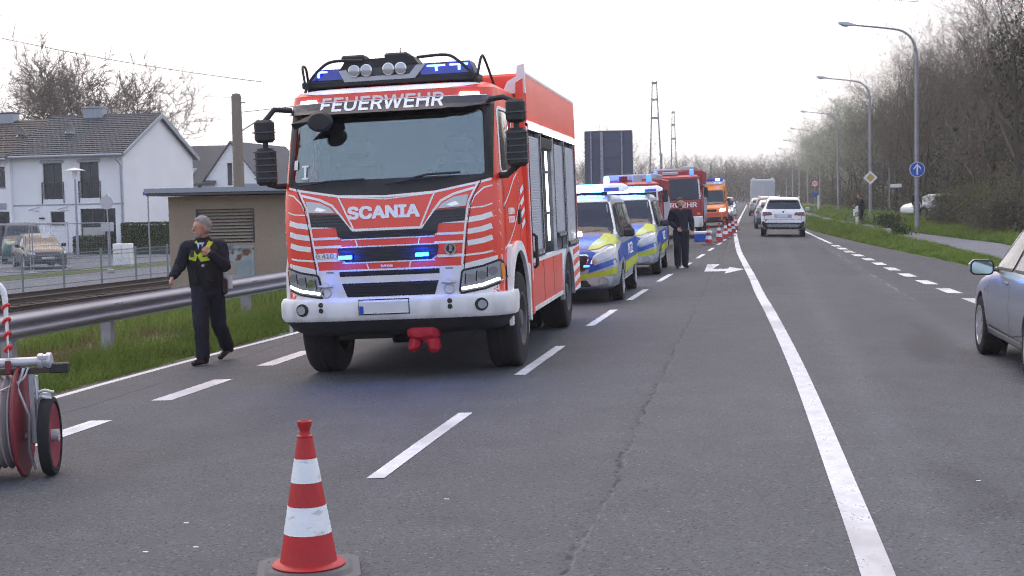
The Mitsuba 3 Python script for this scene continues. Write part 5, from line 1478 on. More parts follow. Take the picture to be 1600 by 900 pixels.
for s in (-1, 1):
    X = lambda a, b: (min(s * a, s * b), max(s * a, s * b))
    part(fe, 'corner_panel', box(*X(1.10, 1.245), 2.03, 2.20, 0.5, 2.72, 0.01), 'brand_red', 30)
    part(fe, 'corner_trim', box(*X(1.246, 1.252), 2.05, 2.085, 0.9, 2.7), 'white_paint', False)
    bays = [(2.26, 3.40, 1.20), (3.50, 4.74, 1.20), (4.86, 6.10, 1.36), (6.22, 7.62, 1.20)]
    for q, (a, b, z0) in enumerate(bays):
        if q == 1 and s > 0:
            continue
        n_ = int((2.64 - z0) / 0.033)
        prof = [(1.215, z0)]
        for i in range(n_):
            z = z0 + 0.033 * i
            prof += [(1.2165, z + 0.004), (1.2185, z + 0.016), (1.2165, z + 0.029), (1.2145, z + 0.033)]
        prof += [(1.18, prof[-1][1]), (1.18, z0)]
        k = part(fe, 'roller_shutter', prism(Polygon([(s * x, z) for x, z in prof]), a, b, 'xz'), 'shutter', 30)
        part(k, 'pull_bar', box(*X(1.222, 1.262), a + 0.05, b - 0.05, z0 - 0.03, z0 + 0.035, 0.01), 'black_plastic')
        parts(k, 'handle', ([box(*X(1.258, 1.27), a + 0.15 + 0.28 * i, a + 0.33 + 0.28 * i, z0 - 0.015, z0 + 0.02) for i in range(int((b - a - 0.2) / 0.28))]), 'alu', False)
    parts(fe, 'bay_post', ([box(*X(1.17, 1.236), a, b, 1.14, 2.68) for a, b in ((2.20, 2.26), (3.40, 3.50), (4.74, 4.86), (6.10, 6.22), (7.62, 7.72))]), 'alu', False)
    parts(fe, 'bay_seal', ([box(*X(1.232, 1.241), a, a + 0.025, 1.2, 2.66) for a in (2.262, 3.378, 4.838, 6.082, 6.222, 7.60)]), 'black_plastic', False)
    part(fe, 'bay_header', box(*X(1.16, 1.244), 2.2, 7.72, 2.682, 2.757), 'black_plastic', False)
    for q in range(4):
        part(fe, 'scene_light', box(*X(1.20, 1.285), 2.28 + 1.38 * q, 3.42 + 1.38 * q, 2.69, 2.765, 0.015), 'lamp_white', 30, **(glow((0.25, 0.25, 0.26)) if s > 0 else {}))
    sk = Polygon([(2.2, 0.53), (5.26, 0.53), (5.28, 0.70), (5.32, 1.10), (2.2, 1.10)])
    part(fe, 'skirt_panel', prism(sk, *X(1.17, 1.24), 'yz'), 'brand_red', False)
    parts(fe, 'skirt_trim', ([prism(Polygon([(2.2, 0.53), (5.26, 0.53), (5.26, 0.585), (2.2, 0.585)]), *X(1.241, 1.246), 'yz'), prism(Polygon([(2.2, 1.10), (5.32, 1.10), (5.32, 1.15), (2.2, 1.15)]), *X(1.17, 1.243), 'yz')]), 'white_paint', False)
    parts(fe, 'panel_seam', ([box(*X(1.236, 1.243), y, y + 0.012, 0.59, 1.10) for y in (3.2, 4.25)]), 'black_plastic', False)
    rear = Polygon([(5.28, 0.53), (5.33, 1.14), (7.74, 1.14), (7.72, 0.47), (6.75, 0.47)] + [(6.0 + 0.70 * math.cos(a), 0.45 + 0.66 * math.sin(a)) for a in np.linspace(0.05, np.pi - 0.1, 20)])
    part(fe, 'rear_panel', prism(rear.buffer(0), *X(1.17, 1.243), 'yz'), 'reflective', False)
    parts(fe, 'rear_stripes', ([prism(Polygon([(6.80, z), (7.70, z + 0.06), (7.70, z + 0.145), (6.80, z + 0.085)]), *X(1.2435, 1.2475), 'yz') for z in (0.50, 0.67, 0.84)] + [prism(Polygon([(6.80, 1.01), (7.70, 1.06), (7.70, 1.13), (6.80, 1.10)]), *X(1.2435, 1.2475), 'yz')]), 'brand_red', False)
    part(fe, 'arch_trim', prism(Polygon([(6.0 + 0.74 * math.cos(a), 0.45 + 0.70 * math.sin(a)) for a in np.linspace(0, np.pi, 20)] + [(6.0 + 0.69 * math.cos(a), 0.45 + 0.65 * math.sin(a)) for a in np.linspace(np.pi, 0, 20)]), *X(1.20, 1.26), 'yz'), 'alu', 30)
    part(fe, 'side_lamp', cyl((s * 1.24, 7.70, 1.30), (s * 1.30, 7.70, 1.30), 0.035), 'lamp_white', 30, **(glow((1.0, 1.0, 0.9)) if s > 0 else {}))
part(fe, 'rear_wall', box(-1.24, 1.24, 7.72, 7.76, 0.6, 2.757), 'brand_red', False)
part(fe, 'rear_mast', tube([(1.18, 7.8, 1.0), (1.18, 7.82, 2.7)], 0.02), 'alu')
# the open locker
lk = part(fe, 'open_locker', cat([box(0.56, 0.60, 3.5, 4.74, 1.14, 2.66), box(0.60, 1.2, 3.495, 3.52, 1.14, 2.66), box(0.60, 1.2, 4.72, 4.745, 1.14, 2.66), box(0.6, 1.2, 3.52, 4.72, 1.66, 1.69), box(0.6, 1.2, 3.52, 4.72, 2.2, 2.23)]), 'grey_plastic', False)
part(lk, 'led_strip', box(1.14, 1.165, 4.60, 4.68, 1.30, 2.55), 'lamp_white', False, **glow((0.22, 0.24, 0.25)))
parts(lk, 'equipment', ([box(0.7, 1.1, 3.6, 4.0, 1.14, 1.52, 0.04), cyl((0.75, 4.3, 1.34), (1.1, 4.3, 1.34), 0.19), box(0.7, 1.12, 3.58, 4.1, 1.69, 2.05, 0.03), cyl((0.8, 4.35, 1.69), (0.8, 4.35, 2.1), 0.1)]), 'steel', 30)
part(lk, 'rolled_up_shutter', box(1.12, 1.23, 3.52, 4.72, 2.50, 2.66, 0.02), 'black_plastic')
part(fe, 'exhaust', cat([cyl((0.70, 2.15, 0.36), (1.16, 2.15, 0.36), 0.085, None, 20), cyl((0.92, 2.15, 0.36), (0.96, 2.15, 0.36), 0.1, None, 20)]), 'alloy', 40)
part(fe, 'grab_handle', cat([tube([(1.262, 2.13, 1.05), (1.30, 2.13, 1.08), (1.30, 2.13, 1.42), (1.262, 2.13, 1.45)], 0.02)]), 'black_plastic')
# ---------------------------------------------------------------- other vehicles


def body_solid(st, rows=46, half=13):
    """Closed car body from stations (y, z bottom, z belt, z top, half-width at the belt, half-width at the top)."""
    st = np.asarray(st, float)
    t = np.linspace(0, 1, rows)
    y = st[0, 0] + (st[-1, 0] - st[0, 0]) * (t + 0.055 * np.sin(2 * np.pi * t) * -1)
    y = np.unique(np.concatenate([y, st[:3, 0], st[-3:, 0]]))
    f = [PchipInterpolator(st[:, 0], st[:, k])(y) for k in range(1, 6)]
    rings = []
    for k in range(len(y)):
        zb, zl, zt, w_, wt = (q[k] for q in f)
        h_ = zl - zb
        g = zt - zl
        p = [(0.0, zb), (0.82 * w_, zb), (0.955 * w_, zb + 0.10 * h_), (0.99 * w_, zb + 0.35 * h_), (w_, zb + 0.62 * h_), (0.985 * w_, zb + 0.88 * h_), (0.955 * w_, zl), (wt + 0.55 * (0.93 * w_ - wt), zl + 0.42 * g), (wt, zt - 0.10 * g - 0.01), (0.90 * wt, zt), (0.5 * wt, zt + 0.02), (0.0, zt + 0.025)]
        p = np.array(p)
        rings.append(np.vstack([np.c_[p[:, 0], np.full(len(p), y[k]), p[:, 1]], np.c_[-p[-2:0:-1, 0], np.full(len(p) - 2, y[k]), p[-2:0:-1, 1]]]))
    return loft(rings)


HATCH = [(0, .38, .60, .66, .55, .45), (.1, .28, .66, .74, .74, .6), (.35, .22, .74, .86, .84, .68), (.9, .20, .84, .97, .875, .72), (1.15, .2, .88, 1.04, .88, .72), (1.75, .2, .93, 1.38, .88, .64), (2.1, .2, .95, 1.48, .88, .62),
         (3.0, .2, .97, 1.49, .88, .62), (3.55, .2, .98, 1.43, .87, .60), (3.9, .25, .98, 1.26, .85, .62), (4.12, .3, .94, 1.02, .80, .62), (4.2, .42, .84, .90, .72, .56)]
SUV = [(0, .45, .72, .80, .62, .50), (.12, .36, .80, .90, .82, .66), (.4, .30, .88, 1.02, .91, .74), (1.0, .30, .98, 1.10, .93, .78), (1.3, .30, 1.02, 1.18, .93, .76), (1.95, .30, 1.05, 1.55, .93, .68), (2.4, .30, 1.07, 1.65, .93, .67),
       (3.4, .30, 1.09, 1.65, .93, .67), (4.0, .31, 1.10, 1.60, .925, .66), (4.32, .34, 1.10, 1.47, .91, .66), (4.50, .36, 1.08, 1.20, .90, .70), (4.60, .42, 1.0, 1.08, .87, .72), (4.63, .5, .92, .98, .82, .68)]
VAN = [(0, .32, .70, .82, .70, .56), (.10, .27, .78, .92, .88, .70), (.42, .25, .92, 1.05, .955, .80), (.92, .25, 1.02, 1.15, .965, .84), (1.1, .25, 1.05, 1.24, .965, .81), (1.72, .25, 1.10, 1.83, .965, .72), (2.1, .25, 1.12, 1.90, .965, .73),
       (3.5, .25, 1.12, 1.91, .965, .73), (4.85, .26, 1.12, 1.88, .955, .72), (5.08, .30, 1.10, 1.80, .94, .70), (5.14, .36, 1.05, 1.70, .90, .66)]
BOX = [(0, .36, .85, 1.0, .72, .60), (.10, .30, .95, 1.12, .90, .74), (.40, .28, 1.08, 1.25, .98, .82), (.72, .28, 1.18, 1.40, .99, .84), (1.45, .28, 1.25, 2.25, .99, .80), (1.8, .28, 1.3, 2.45, .99, .84), (3.5, .28, 1.4, 2.52, 1.0, .90), (5.8, .28, 1.4, 2.50, 1.0, .90), (5.9, .35, 1.4, 2.45, .98, .88)]


def car(key, st, paint, wheels, wr, glass, front=True, rear=True, lights=False, plates=True, rim='alloy', spokes=5, trim='black_plastic'):
    """Fills the thing key with body, glass, wheels and lamps. wheels: y of the axles; glass: dict of side-window polygons, windscreen and rear window."""
    b = body_solid(st)
    W = max(s[4] for s in st)
    cut = M3(b)
    for y in wheels:
        for s in (-1, 1):
            cut = cut - M3(cyl((s * (W - 0.26), y, wr + 0.01), (s * (W + 0.3), y, wr + 0.01), wr * 1.13, None, 32))
    part(key, 'body', cut, paint, 32)
    for y in wheels:
        for s in (-1, 1):
            wheel(key, s * (W - 0.11), y, wr, 0.205, wr * 0.66, s, spokes, rim)
            part(key, 'arch_liner', lathe([(0, 0), (wr * 1.12, 0)], (s * (W - 0.255), y, wr + 0.01), (s, 0, 0), 28), 'black_plastic', False)
    for nm, poly in glass.get('side', {}).items():
        for s in ('left', 'right'):
            p = rpoly(poly, 0.03)
            k = part(key, 'side_window', wrap(p, b, s, 0.008, 0.08), 'dark_glass', 40)
            part(k, 'window_seal', wrap(p.buffer(0.022).difference(p.buffer(-0.004)), b, s, 0.011, 0.08), 'black_plastic', 40)
    if 'screen' in glass:
        p = rpoly(glass['screen'], 0.06)
        k = part(key, 'windscreen', wrap(p, b, 'front', 0.008, 0.08), 'dark_glass', 40)
        part(k, 'screen_seal', wrap(p.buffer(0.02).difference(p.buffer(-0.006)), b, 'front', 0.012, 0.08), 'black_plastic', 40)
        part(k, 'wiper', wrap(unary_union([line([(-0.5, p.bounds[1] + 0.03), (0.0, p.bounds[1] + 0.07)], 0.016), line([(0.02, p.bounds[1] + 0.03), (0.55, p.bounds[1] + 0.07)], 0.016)]), b, 'front', 0.012, 0.1), 'black_plastic')
    if 'back' in glass:
        p = rpoly(glass['back'], 0.05)
        part(key, 'rear_window', wrap(p, b, 'rear', 0.008, 0.08), 'dark_glass', 40)
    if 'mirror' in glass:
        my, mz, mp = glass['mirror']
        for s in (-1, 1):
            wx = W * 0.955
            k = part(key, 'door_mirror', box(s * (wx + 0.14) - 0.10, s * (wx + 0.14) + 0.10, my - 0.07, my + 0.06, mz - 0.01, mz + 0.145, 0.035), mp, 30)
            part(k, 'mirror_foot', hull([(s * (wx - 0.08), my - 0.03, mz - 0.03), (s * (wx - 0.08), my + 0.05, mz - 0.03), (s * (wx + 0.08), my, mz), (s * (wx + 0.08), my + 0.03, mz + 0.03), (s * (wx - 0.08), my, mz + 0.02)]), 'black_plastic', False)
            part(k, 'mirror_pane', rpoly_box(s * (wx + 0.14), my + 0.0605, mz + 0.067), 'mirror_glass', False)
    return b


def rpoly_box(x, y, z):
    return prism(rpoly([(x - 0.085, z - 0.06), (x + 0.085, z - 0.06), (x + 0.085, z + 0.06), (x - 0.085, z + 0.06)], 0.03), y - 0.002, y + 0.002, 'xz')


def seams(key, b, lines_, m='black_plastic', w_=0.010):
    for s in ('left', 'right'):
        part(key, 'door_seams', wrap(unary_union([line(p, w_) for p in lines_]), b, s, 0.004, 0.2), m, 30)


# ---- police vans
pv = thing('police_van', 'blue, silver and yellow police van directly behind the nearest fire engine', 'police van', 'police vans in the row', M=frame(-3.26, 25.05, float(crown(-3.26)), math.radians(0.6), 0.025))
b = car(pv, VAN, 'police_silver', (0.96, 4.16), 0.335, dict(screen=[(-0.80, 1.20), (0.80, 1.20), (0.665, 1.77), (-0.665, 1.77)], side={'a': [(1.28, 1.19), (1.80, 1.70), (2.22, 1.73), (2.22, 1.16)], 'b': [(2.36, 1.16), (2.36, 1.74), (3.45, 1.74), (3.45, 1.16)], 'c': [(3.6, 1.16), (3.6, 1.74), (4.75, 1.72), (4.75, 1.18)]}, mirror=(1.42, 1.14, 'black_plastic')))
VF = lambda n, p, m, e=0.004, s='front', ed=0.08, **kw: part(pv, n, wrap(p, b, s, e * 1.5 + 0.004, ed), m, 35, **kw)
VF('blue_bonnet', Polygon([(-0.52, 0.62), (0.52, 0.62), (0.56, 0.90), (0.42, 0.96), (0.52, 1.14), (-0.52, 1.14), (-0.42, 0.96), (-0.56, 0.90)]), 'police_blue')
VF('blue_bonnet', Polygon([(-0.42, 0.12), (0.42, 0.12), (0.62, 1.02), (-0.62, 1.02)]), 'police_blue', 0.005, 'top')
for s in (-1, 1):
    VF('yellow_flash', Polygon([(s * 0.42, 0.11), (s * 0.62, 0.17), (s * 0.86, 0.50), (s * 0.90, 1.0), (s * 0.625, 1.03)]), 'police_yellow', 0.005, 'top')
    VF('blue_wing', Polygon([(s * 0.46, 0.66), (s * 0.90, 0.79), (s * 0.93, 0.70), (s * 0.42, 0.55)]), 'police_blue')
    hp = Polygon([(s * 0.475, 0.70), (s * 0.52, 0.84), (s * 0.70, 0.93), (s * 0.88, 1.02), (s * 0.885, 0.90), (s * 0.80, 0.81)])
    k = VF('headlight', hp, 'lens', 0.007)
    part(k, 'daylight_strip', wrap(line([(s * 0.49, 0.72), (s * 0.535, 0.835), (s * 0.70, 0.915), (s * 0.86, 1.0)], 0.028, 1), b, 'front', 0.011, 0.06), 'lamp_white', 30, **glow((0.42, 0.46, 0.5)))
    part(k, 'lamp_barrel', wrap(Point(s * 0.70, 0.845).buffer(0.042), b, 'front', 0.012, 0.05), 'steel')
    VF('fog_light', Point(s * 0.68, 0.385).buffer(0.075), 'lens', 0.008)
    VF('fog_trim', Polygon([(s * 0.36, 0.46), (s * 0.62, 0.50), (s * 0.86, 0.47), (s * 0.82, 0.30), (s * 0.48, 0.30)]).difference(Point(s * 0.68, 0.385).buffer(0.09)), 'pale_metal', 0.006)
    VF('front_blue_light', sbox(s * 0.40 - 0.05, 0.66, s * 0.40 + 0.05, 0.69), 'blue_lens', 0.012, **glow((0.02, 0.25, 3)))
    # side livery
    SD = 'right' if s > 0 else 'left'
    part(pv, 'blue_side_band', wrap(Polygon([(0.36, 0.72), (0.42, 0.90), (1.1, 1.02), (5.05, 1.06), (5.05, 0.72), (1.45, 0.68), (1.30, 0.76), (1.0, 0.80), (0.6, 0.74)]), b, SD, 0.010, 0.08), 'police_blue', 35)
    part(pv, 'yellow_side_band', wrap(unary_union([Polygon([(1.42, 0.66), (5.05, 0.70), (5.05, 0.52), (4.58, 0.50), (3.76, 0.50), (1.42, 0.46)])]), b, SD, 0.010, 0.08), 'police_yellow', 35)
    part(pv, 'side_letters', wrap(lettering('POLIZEI', 0.19, 2.75, 0.88, 1.15, True, s < 0), b, SD, 0.016), 'letter_white', False)
    part(pv, 'sill_strip', wrap(sbox(1.42, 0.31, 3.72, 0.35), b, SD, 0.006, 0.3), 'lamp_white', 35)
gp2 = rpoly([(-0.44, 0.86), (0.44, 0.86), (0.36, 0.62), (0.24, 0.585), (-0.24, 0.585), (-0.36, 0.62)], 0.04)
k = VF('grille', gp2, 'black_plastic', 0.008)
part(k, 'grille_frame', wrap(gp2.buffer(0.022).difference(gp2.buffer(-0.006)), b, 'front', 0.012, 0.06), 'chrome', 35)
part(k, 'grille_bar', wrap(unary_union([sbox(-0.40, 0.70, 0.40, 0.715), sbox(-0.40, 0.76, 0.40, 0.775), Point(0, 0.735).buffer(0.065).difference(Point(0, 0.735).buffer(0.05))]), b, 'front', 0.014, 0.08), 'chrome', 35)
VF('yellow_bumper_band', Polygon([(-0.95, 0.66), (-0.70, 0.58), (-0.3, 0.53), (0.3, 0.53), (0.70, 0.58), (0.95, 0.66), (0.95, 0.53), (0.70, 0.48), (0.3, 0.43), (-0.3, 0.43), (-0.70, 0.48), (-0.95, 0.53)]), 'police_yellow', 0.006)
VF('lower_grille', rpoly([(-0.40, 0.42), (0.40, 0.42), (0.48, 0.31), (-0.48, 0.31)], 0.02), 'black_plastic', 0.006)
VF('number_plate', sbox(-0.26, 0.45, 0.26, 0.56), 'plate_white', 0.016)
part(pv, 'tow_cover', wrap(unary_union([Point(0.52, 0.53).buffer(0.028)]), b, 'front', 0.01), 'steel')
seams(pv, b, [[(1.30, 1.15), (1.36, 0.45), (2.28, 0.45), (2.28, 1.78)], [(3.5, 0.45), (3.5, 1.78)]])
part(pv, 'white_roof', wrap(Polygon([(-0.60, 1.80), (0.60, 1.80), (0.62, 4.95), (-0.62, 4.95)]), b, 'top', 0.006, 0.3), 'white_car', 40)
for s in (-1, 1):
    part(pv, 'white_pillar', wrap(Polygon([(s * 0.81, 1.20), (s * 0.675, 1.77), (s * 0.70, 1.80), (s * 0.86, 1.18)]), b, 'front', 0.006, 0.08), 'white_car', 35)
lbv = part(pv, 'light_bar', hull([(x, y, z) for x in (-0.88, 0.88) for y, z in ((1.95, 1.97), (2.05, 2.10), (2.45, 2.13), (2.62, 2.08), (2.66, 1.97))] + [(s * 1.0, y, z) for s in (-1, 1) for y, z in ((2.2, 2.0), (2.25, 2.06), (2.5, 2.06), (2.52, 2.0))]), 'white_car', 30)
part(lbv, 'bar_feet', box(-0.6, 0.6, 2.1, 2.5, 1.90, 1.98), 'black_plastic', False)
part(lbv, 'lit_lens', hull([(x, y, z) for x in (-0.72, 0.55) for y, z in ((1.925, 1.975), (1.945, 2.08), (2.2, 2.08), (2.2, 1.975))]), 'blue_lens', False, **glow((0.20, 1.4, 7.0)))
lbv2 = part(lbv, 'dark_lens', hull([(x, y, z) for x in (0.58, 0.86) for y, z in ((1.94, 1.985), (1.96, 2.045), (2.2, 2.045), (2.2, 1.985))]), 'blue_lens', False)
dup(pv, 'second police van, further back, beside the standing officer', 'police vans in the row', frame(-3.13, 33.65, float(crown(-3.13)), math.radians(0.6), 0.025))
labels[pv]['label'] = 'nearest police van, blue, silver and yellow, right behind the nearest fire engine'


# ---- older fire engines, cab over engine
def truck(key, half, h_cab, L, h_body, paint, letters=None, wide_white=False):
    """Cab-over truck facing the camera."""
    s_ = half / 1.2
    st = [(0.80, 0.985, 0.05), (1.25, 1.0, 0.02), (1.0 + 0.28 * h_cab, 1.0, 0.03), (h_cab - 0.22, 0.95, 0.20), (h_cab - 0.08, 0.93, 0.26), (h_cab, 0.80, 0.45)]
    b = loft([cab_ring(z, w_ * half, y, 1.9, 25, 0.4, 5) for z, w_, y in st])
    a = cyl((half - 0.3, 1.05, 0.52), (half + 0.3, 1.05, 0.52), 0.58, None, 28)
    part(key, 'cab', M3(b) - M3(a) - M3(mirror(a)), paint, 30)
    z0, z1 = 1.02 + 0.25 * h_cab, h_cab - 0.20
    p = rpoly([(-half * 0.90, z0), (half * 0.90, z0), (half * 0.86, z1), (-half * 0.86, z1)], 0.07)
    k = part(key, 'windscreen', wrap(p, b, 'front', 0.005, 0.2), 'dark_glass', 40)
    part(k, 'screen_seal', wrap(p.buffer(0.03).difference(p.buffer(-0.005)), b, 'front', 0.008, 0.2), 'black_plastic', 40)
    part(k, 'wiper', wrap(unary_union([line([(-0.7, z0 + 0.04), (-0.1, z0 + 0.1)], 0.02), line([(0.1, z0 + 0.04), (0.7, z0 + 0.1)], 0.02)]), b, 'front', 0.016), 'black_plastic')
    for s in (-1, 1):
        SD = 'right' if s > 0 else 'left'
        part(key, 'door_window', wrap(rpoly([(0.42, z0 - 0.05), (1.35, z0 - 0.05), (1.35, z1), (0.55, z1)], 0.05), b, SD, 0.006, 0.3), 'dark_glass', 40)
        part(key, 'front_pillar', wrap(Polygon([(s * half * 0.91, z0), (s * half * 0.985, z0), (s * half * 0.93, z1), (s * half * 0.875, z1)]), b, 'front', 0.006, 0.2), 'reflective', 40)
        k = part(key, 'mirror', box(s * (half + 0.20) - 0.09, s * (half + 0.20) + 0.09, 0.18, 0.30, z0 + 0.05, z0 + 0.5, 0.03), 'black_plastic')
        part(k, 'mirror_arm', tube([(s * half * 0.95, 0.35, z0 + 0.5), (s * (half + 0.12), 0.25, z0 + 0.53), (s * (half + 0.2), 0.24, z0 + 0.45)], 0.025), 'black_plastic')
        wheel(key, s * (half - 0.16), 1.05, 0.48, 0.28, 0.26, s)
        wheel(key, s * (half - 0.16), L - 1.6, 0.48, 0.28, 0.26, s)
        k = part(key, 'headlight', wrap(slab(rpoly([(s * half * 0.93, 0.70), (s * half * 0.62, 0.70), (s * half * 0.62, 0.88), (s * half * 0.93, 0.88)], 0.03), 0.02), b, 'front', 0.062), 'lens', 30)
        part(k, 'lit_lamp', wrap(Point(s * half * 0.78, 0.79).buffer(0.085), b, 'front', 0.085), 'lamp_white', 30, **(glow((1.6, 1.5, 1.3)) if letters and s > 0 else {}))
        part(key, 'indicator', wrap(sbox(s * half * 0.90 - 0.09, 1.02, s * half * 0.90 + 0.05, 1.12), b, 'front', 0.01), 'amber', 30)
        part(key, 'beacon', cat([cyl((s * half * 0.66, 0.75, h_cab - 0.02), (s * half * 0.66, 0.75, h_cab + 0.05), 0.10), lathe([(0.095, 0.05), (0.10, 0.10), (0.09, 0.22), (0.05, 0.255), (0, 0.26)], (s * half * 0.66, 0.75, h_cab), (0, 0, 1), 16)]), 'blue_lens', 40, **(glow((0.15, 1.2, 7)) if not letters and s < 0 else glow((0.01, 0.05, 0.3))))
    part(key, 'bumper', loft([cab_ring(z, half * w_, y, 0.6, 25, 0.4, 6) for z, w_, y in ((0.48, 0.99, -0.03), (0.54, 1.02, -0.06), (0.92, 1.02, -0.06), (0.96, 0.99, -0.02))]), 'white_paint', 30)
    part(key, 'number_plate', box(-0.26, 0.26, -0.085, -0.07, 0.52, 0.63), 'plate_white', False)
    part(key, 'grille', wrap(rpoly([(-half * 0.6, 1.05), (half * 0.6, 1.05), (half * 0.62, 1.30), (-half * 0.62, 1.30)], 0.03), b, 'front', 0.006, 0.2), 'navy_gloss' if not letters else 'dark_red', 30)
    part(key, 'body_core', box(-half + 0.03, half - 0.03, 2.0, L, 0.62, h_body - 0.6), 'alu', False)
    part(key, 'upper_body', box(-half - 0.01, half + 0.01, 1.98, L + 0.02, h_body - 0.6, h_body, 0.03), paint, 30)
    for s in (-1, 1):
        part(key, 'body_corner', box(s * (half + 0.0) - 0.03, s * half + 0.03, 1.95, 2.10, 0.6, h_body - 0.6, 0.01), paint, 30)
        x0, x1 = (half - 0.03, half + 0.005) if s > 0 else (-half - 0.005, -half + 0.03)
        for y in np.arange(2.15, L - 0.9, (L - 2.2) / 3):
            part(key, 'roller_shutter', box(x0, x1, y, y + (L - 2.2) / 3 - 0.1, 0.95, h_body - 0.68), 'shutter', False)
    if letters:
        part(key, 'front_letters', wrap(lettering(letters, 0.20, 0, 1.47, half * 1.66), b, 'front', 0.007), 'letter_white', False)
    return b


f2 = thing('fire_engine', 'low dark red fire engine with two blue beacons behind the police vans', 'fire engine', M=frame(-4.28, 50.2, float(crown(-4.28)), 0.0, 0.025))
truck(f2, 1.13, 2.42, 6.6, 2.5, 'dark_red')
parts(f2, 'roof_box', ([box(-0.9, 0.9, 2.2, 6.2, 2.505, 2.72, 0.03), box(0.15, 0.45, 0.9, 1.6, 2.40, 2.68, 0.02)]), 'alu', False)
part(f2, 'roof_sign', box(-0.30, 0.0, 0.62, 0.75, 2.44, 2.64, 0.02), 'wine_red')
f3 = thing('fire_engine', 'taller red fire engine with white lettering and lit headlight behind the standing officer', 'fire engine', M=frame(-3.36, 63.4, float(crown(-3.36)), 0.0, 0.025))
truck(f3, 1.2, 2.78, 7.4, 3.0, 'dark_red', 'FEUERWEHR')
parts(f3, 'roof_box', ([box(-0.5, 0.2, 0.55, 0.95, 2.80, 2.95, 0.03), box(0.3, 0.9, 2.3, 5.5, 3.005, 3.2, 0.03), box(-1.1, 0.1, 2.2, 5.8, 3.005, 3.12, 0.03)]), 'alu', 30)

# ---- ambulance
am = thing('ambulance', 'orange and red ambulance with white roof and blue light, behind the taller red fire engine', 'ambulance', M=frame(-2.42, 83.6, float(crown(-2.42)), 0.0, 0.025))
b = car(am, BOX, 'orange', (0.95, 4.4), 0.36, dict(screen=[(-0.84, 1.33), (0.84, 1.33), (0.76, 2.12), (-0.76, 2.12)], side={'a': [(1.15, 1.36), (1.6, 2.05), (2.2, 2.05), (2.2, 1.36)]}, mirror=(1.0, 1.5, 'black_plastic')), spokes=0, rim='rim_metal')
AF = lambda n, p, m, e=0.005, s='front', **kw: part(am, n, wrap(p, b, s, e, 0.15), m, 35, **kw)
AF('red_band', Polygon([(-1, 0.62), (1, 0.62), (1, 0.86), (-1, 0.86)]), 'brand_red')
AF('lower_bumper', Polygon([(-1, 0.30), (1, 0.30), (1, 0.60), (-1, 0.60)]), 'navy_gloss', 0.006)
for s in (-1, 1):
    AF('red_side_band', sbox(0.4, 0.62, 5.85, 0.86), 'brand_red', 0.005, 'right' if s > 0 else 'left')
    AF('headlight', rpoly([(s * 0.55, 0.88), (s * 0.92, 0.92), (s * 0.92, 1.10), (s * 0.60, 1.06)], 0.03), 'lamp_white', 0.01, **glow((0.5, 0.5, 0.48)))
AF('grille', rpoly([(-0.4, 0.9), (0.4, 0.9), (0.4, 1.05), (-0.4, 1.05)], 0.02), 'black_plastic', 0.008)
part(am, 'white_roof', box(-0.86, 0.86, 1.75, 5.8, 2.44, 2.78, 0.08), 'white_car', 30)
part(am, 'light_bar', box(-0.8, 0.8, 1.65, 1.95, 2.68, 2.84, 0.03), 'blue_lens', 30)
part(am, 'lit_beacon', box(0.35, 0.62, 1.60, 1.66, 2.70, 2.82, 0.02), 'blue_lens', 30, **glow((0.25, 1.0, 3.0)))
part(am, 'front_blue_light', wrap(Point(-0.62, 0.80).buffer(0.11), b, 'front', 0.03), 'blue_lens', 30, **glow((0.06, 0.5, 3.0)))

# ---- cars
HG = dict(screen=[(-0.70, 0.99), (0.70, 0.99), (0.58, 1.40), (-0.58, 1.40)], side={'a': [(1.42, 0.97), (1.98, 1.36), (2.42, 1.39), (2.42, 0.99)], 'b': [(2.52, 0.99), (2.52, 1.40), (3.2, 1.38), (3.55, 1.05), (3.5, 1.0)]}, back=[(-0.62, 1.06), (0.62, 1.06), (0.52, 1.38), (-0.52, 1.38)], mirror=(1.62, 0.93, 'black_plastic'))
SG = dict(screen=[(-0.75, 1.14), (0.75, 1.14), (0.64, 1.56), (-0.64, 1.56)], side={'a': [(1.62, 1.10), (2.2, 1.52), (2.65, 1.55), (2.65, 1.11)], 'b': [(2.75, 1.11), (2.75, 1.55), (3.6, 1.52), (3.6, 1.13)], 'c': [(3.7, 1.15), (3.7, 1.50), (4.1, 1.45), (4.25, 1.18)]}, back=[(-0.73, 1.17), (0.73, 1.17), (0.63, 1.52), (-0.63, 1.52)], mirror=(1.82, 1.08, 'white_car'))
TURN = math.pi


def going(x, y, L, rz=0.0, fall=-0.022):
    """A vehicle that drives away: its rear stands at y."""
    return frame(x, y + L, float(crown(x)), TURN + rz, fall)


sv_ = thing('white_suv', 'white compact SUV driving away in the right lane, last of the queue', 'car', 'cars driving away', M=going(1.33, 61.3, 4.63, -0.02))
b = car(sv_, SUV, 'white_car', (0.9, 3.6), 0.35, SG)
BR = lambda k, n, p, m, e=0.005, ed=0.12, **kw: part(k, n, wrap(p, b, 'rear', e * 1.4 + 0.004, 0.06), m, 35, **kw)
BR(sv_, 'lower_bumper', Polygon([(-0.92, 0.34), (0.92, 0.34), (0.92, 0.66), (0.80, 0.66), (0.74, 0.60), (-0.74, 0.60), (-0.80, 0.66), (-0.92, 0.66)]), 'black_plastic', 0.006)
BR(sv_, 'skid_plate', Polygon([(-0.62, 0.40), (0.62, 0.40), (0.68, 0.52), (-0.68, 0.52)]), 'alu', 0.010)
BR(sv_, 'number_plate', sbox(-0.26, 0.82, 0.26, 0.93), 'plate_white', 0.012)
BR(sv_, 'plate_band', sbox(-0.26, 0.822, -0.215, 0.928), 'plate_blue', 0.014)
BR(sv_, 'plate_recess', Polygon([(-0.34, 0.80), (0.34, 0.80), (0.38, 0.95), (-0.38, 0.95)]), 'lens', 0.005)
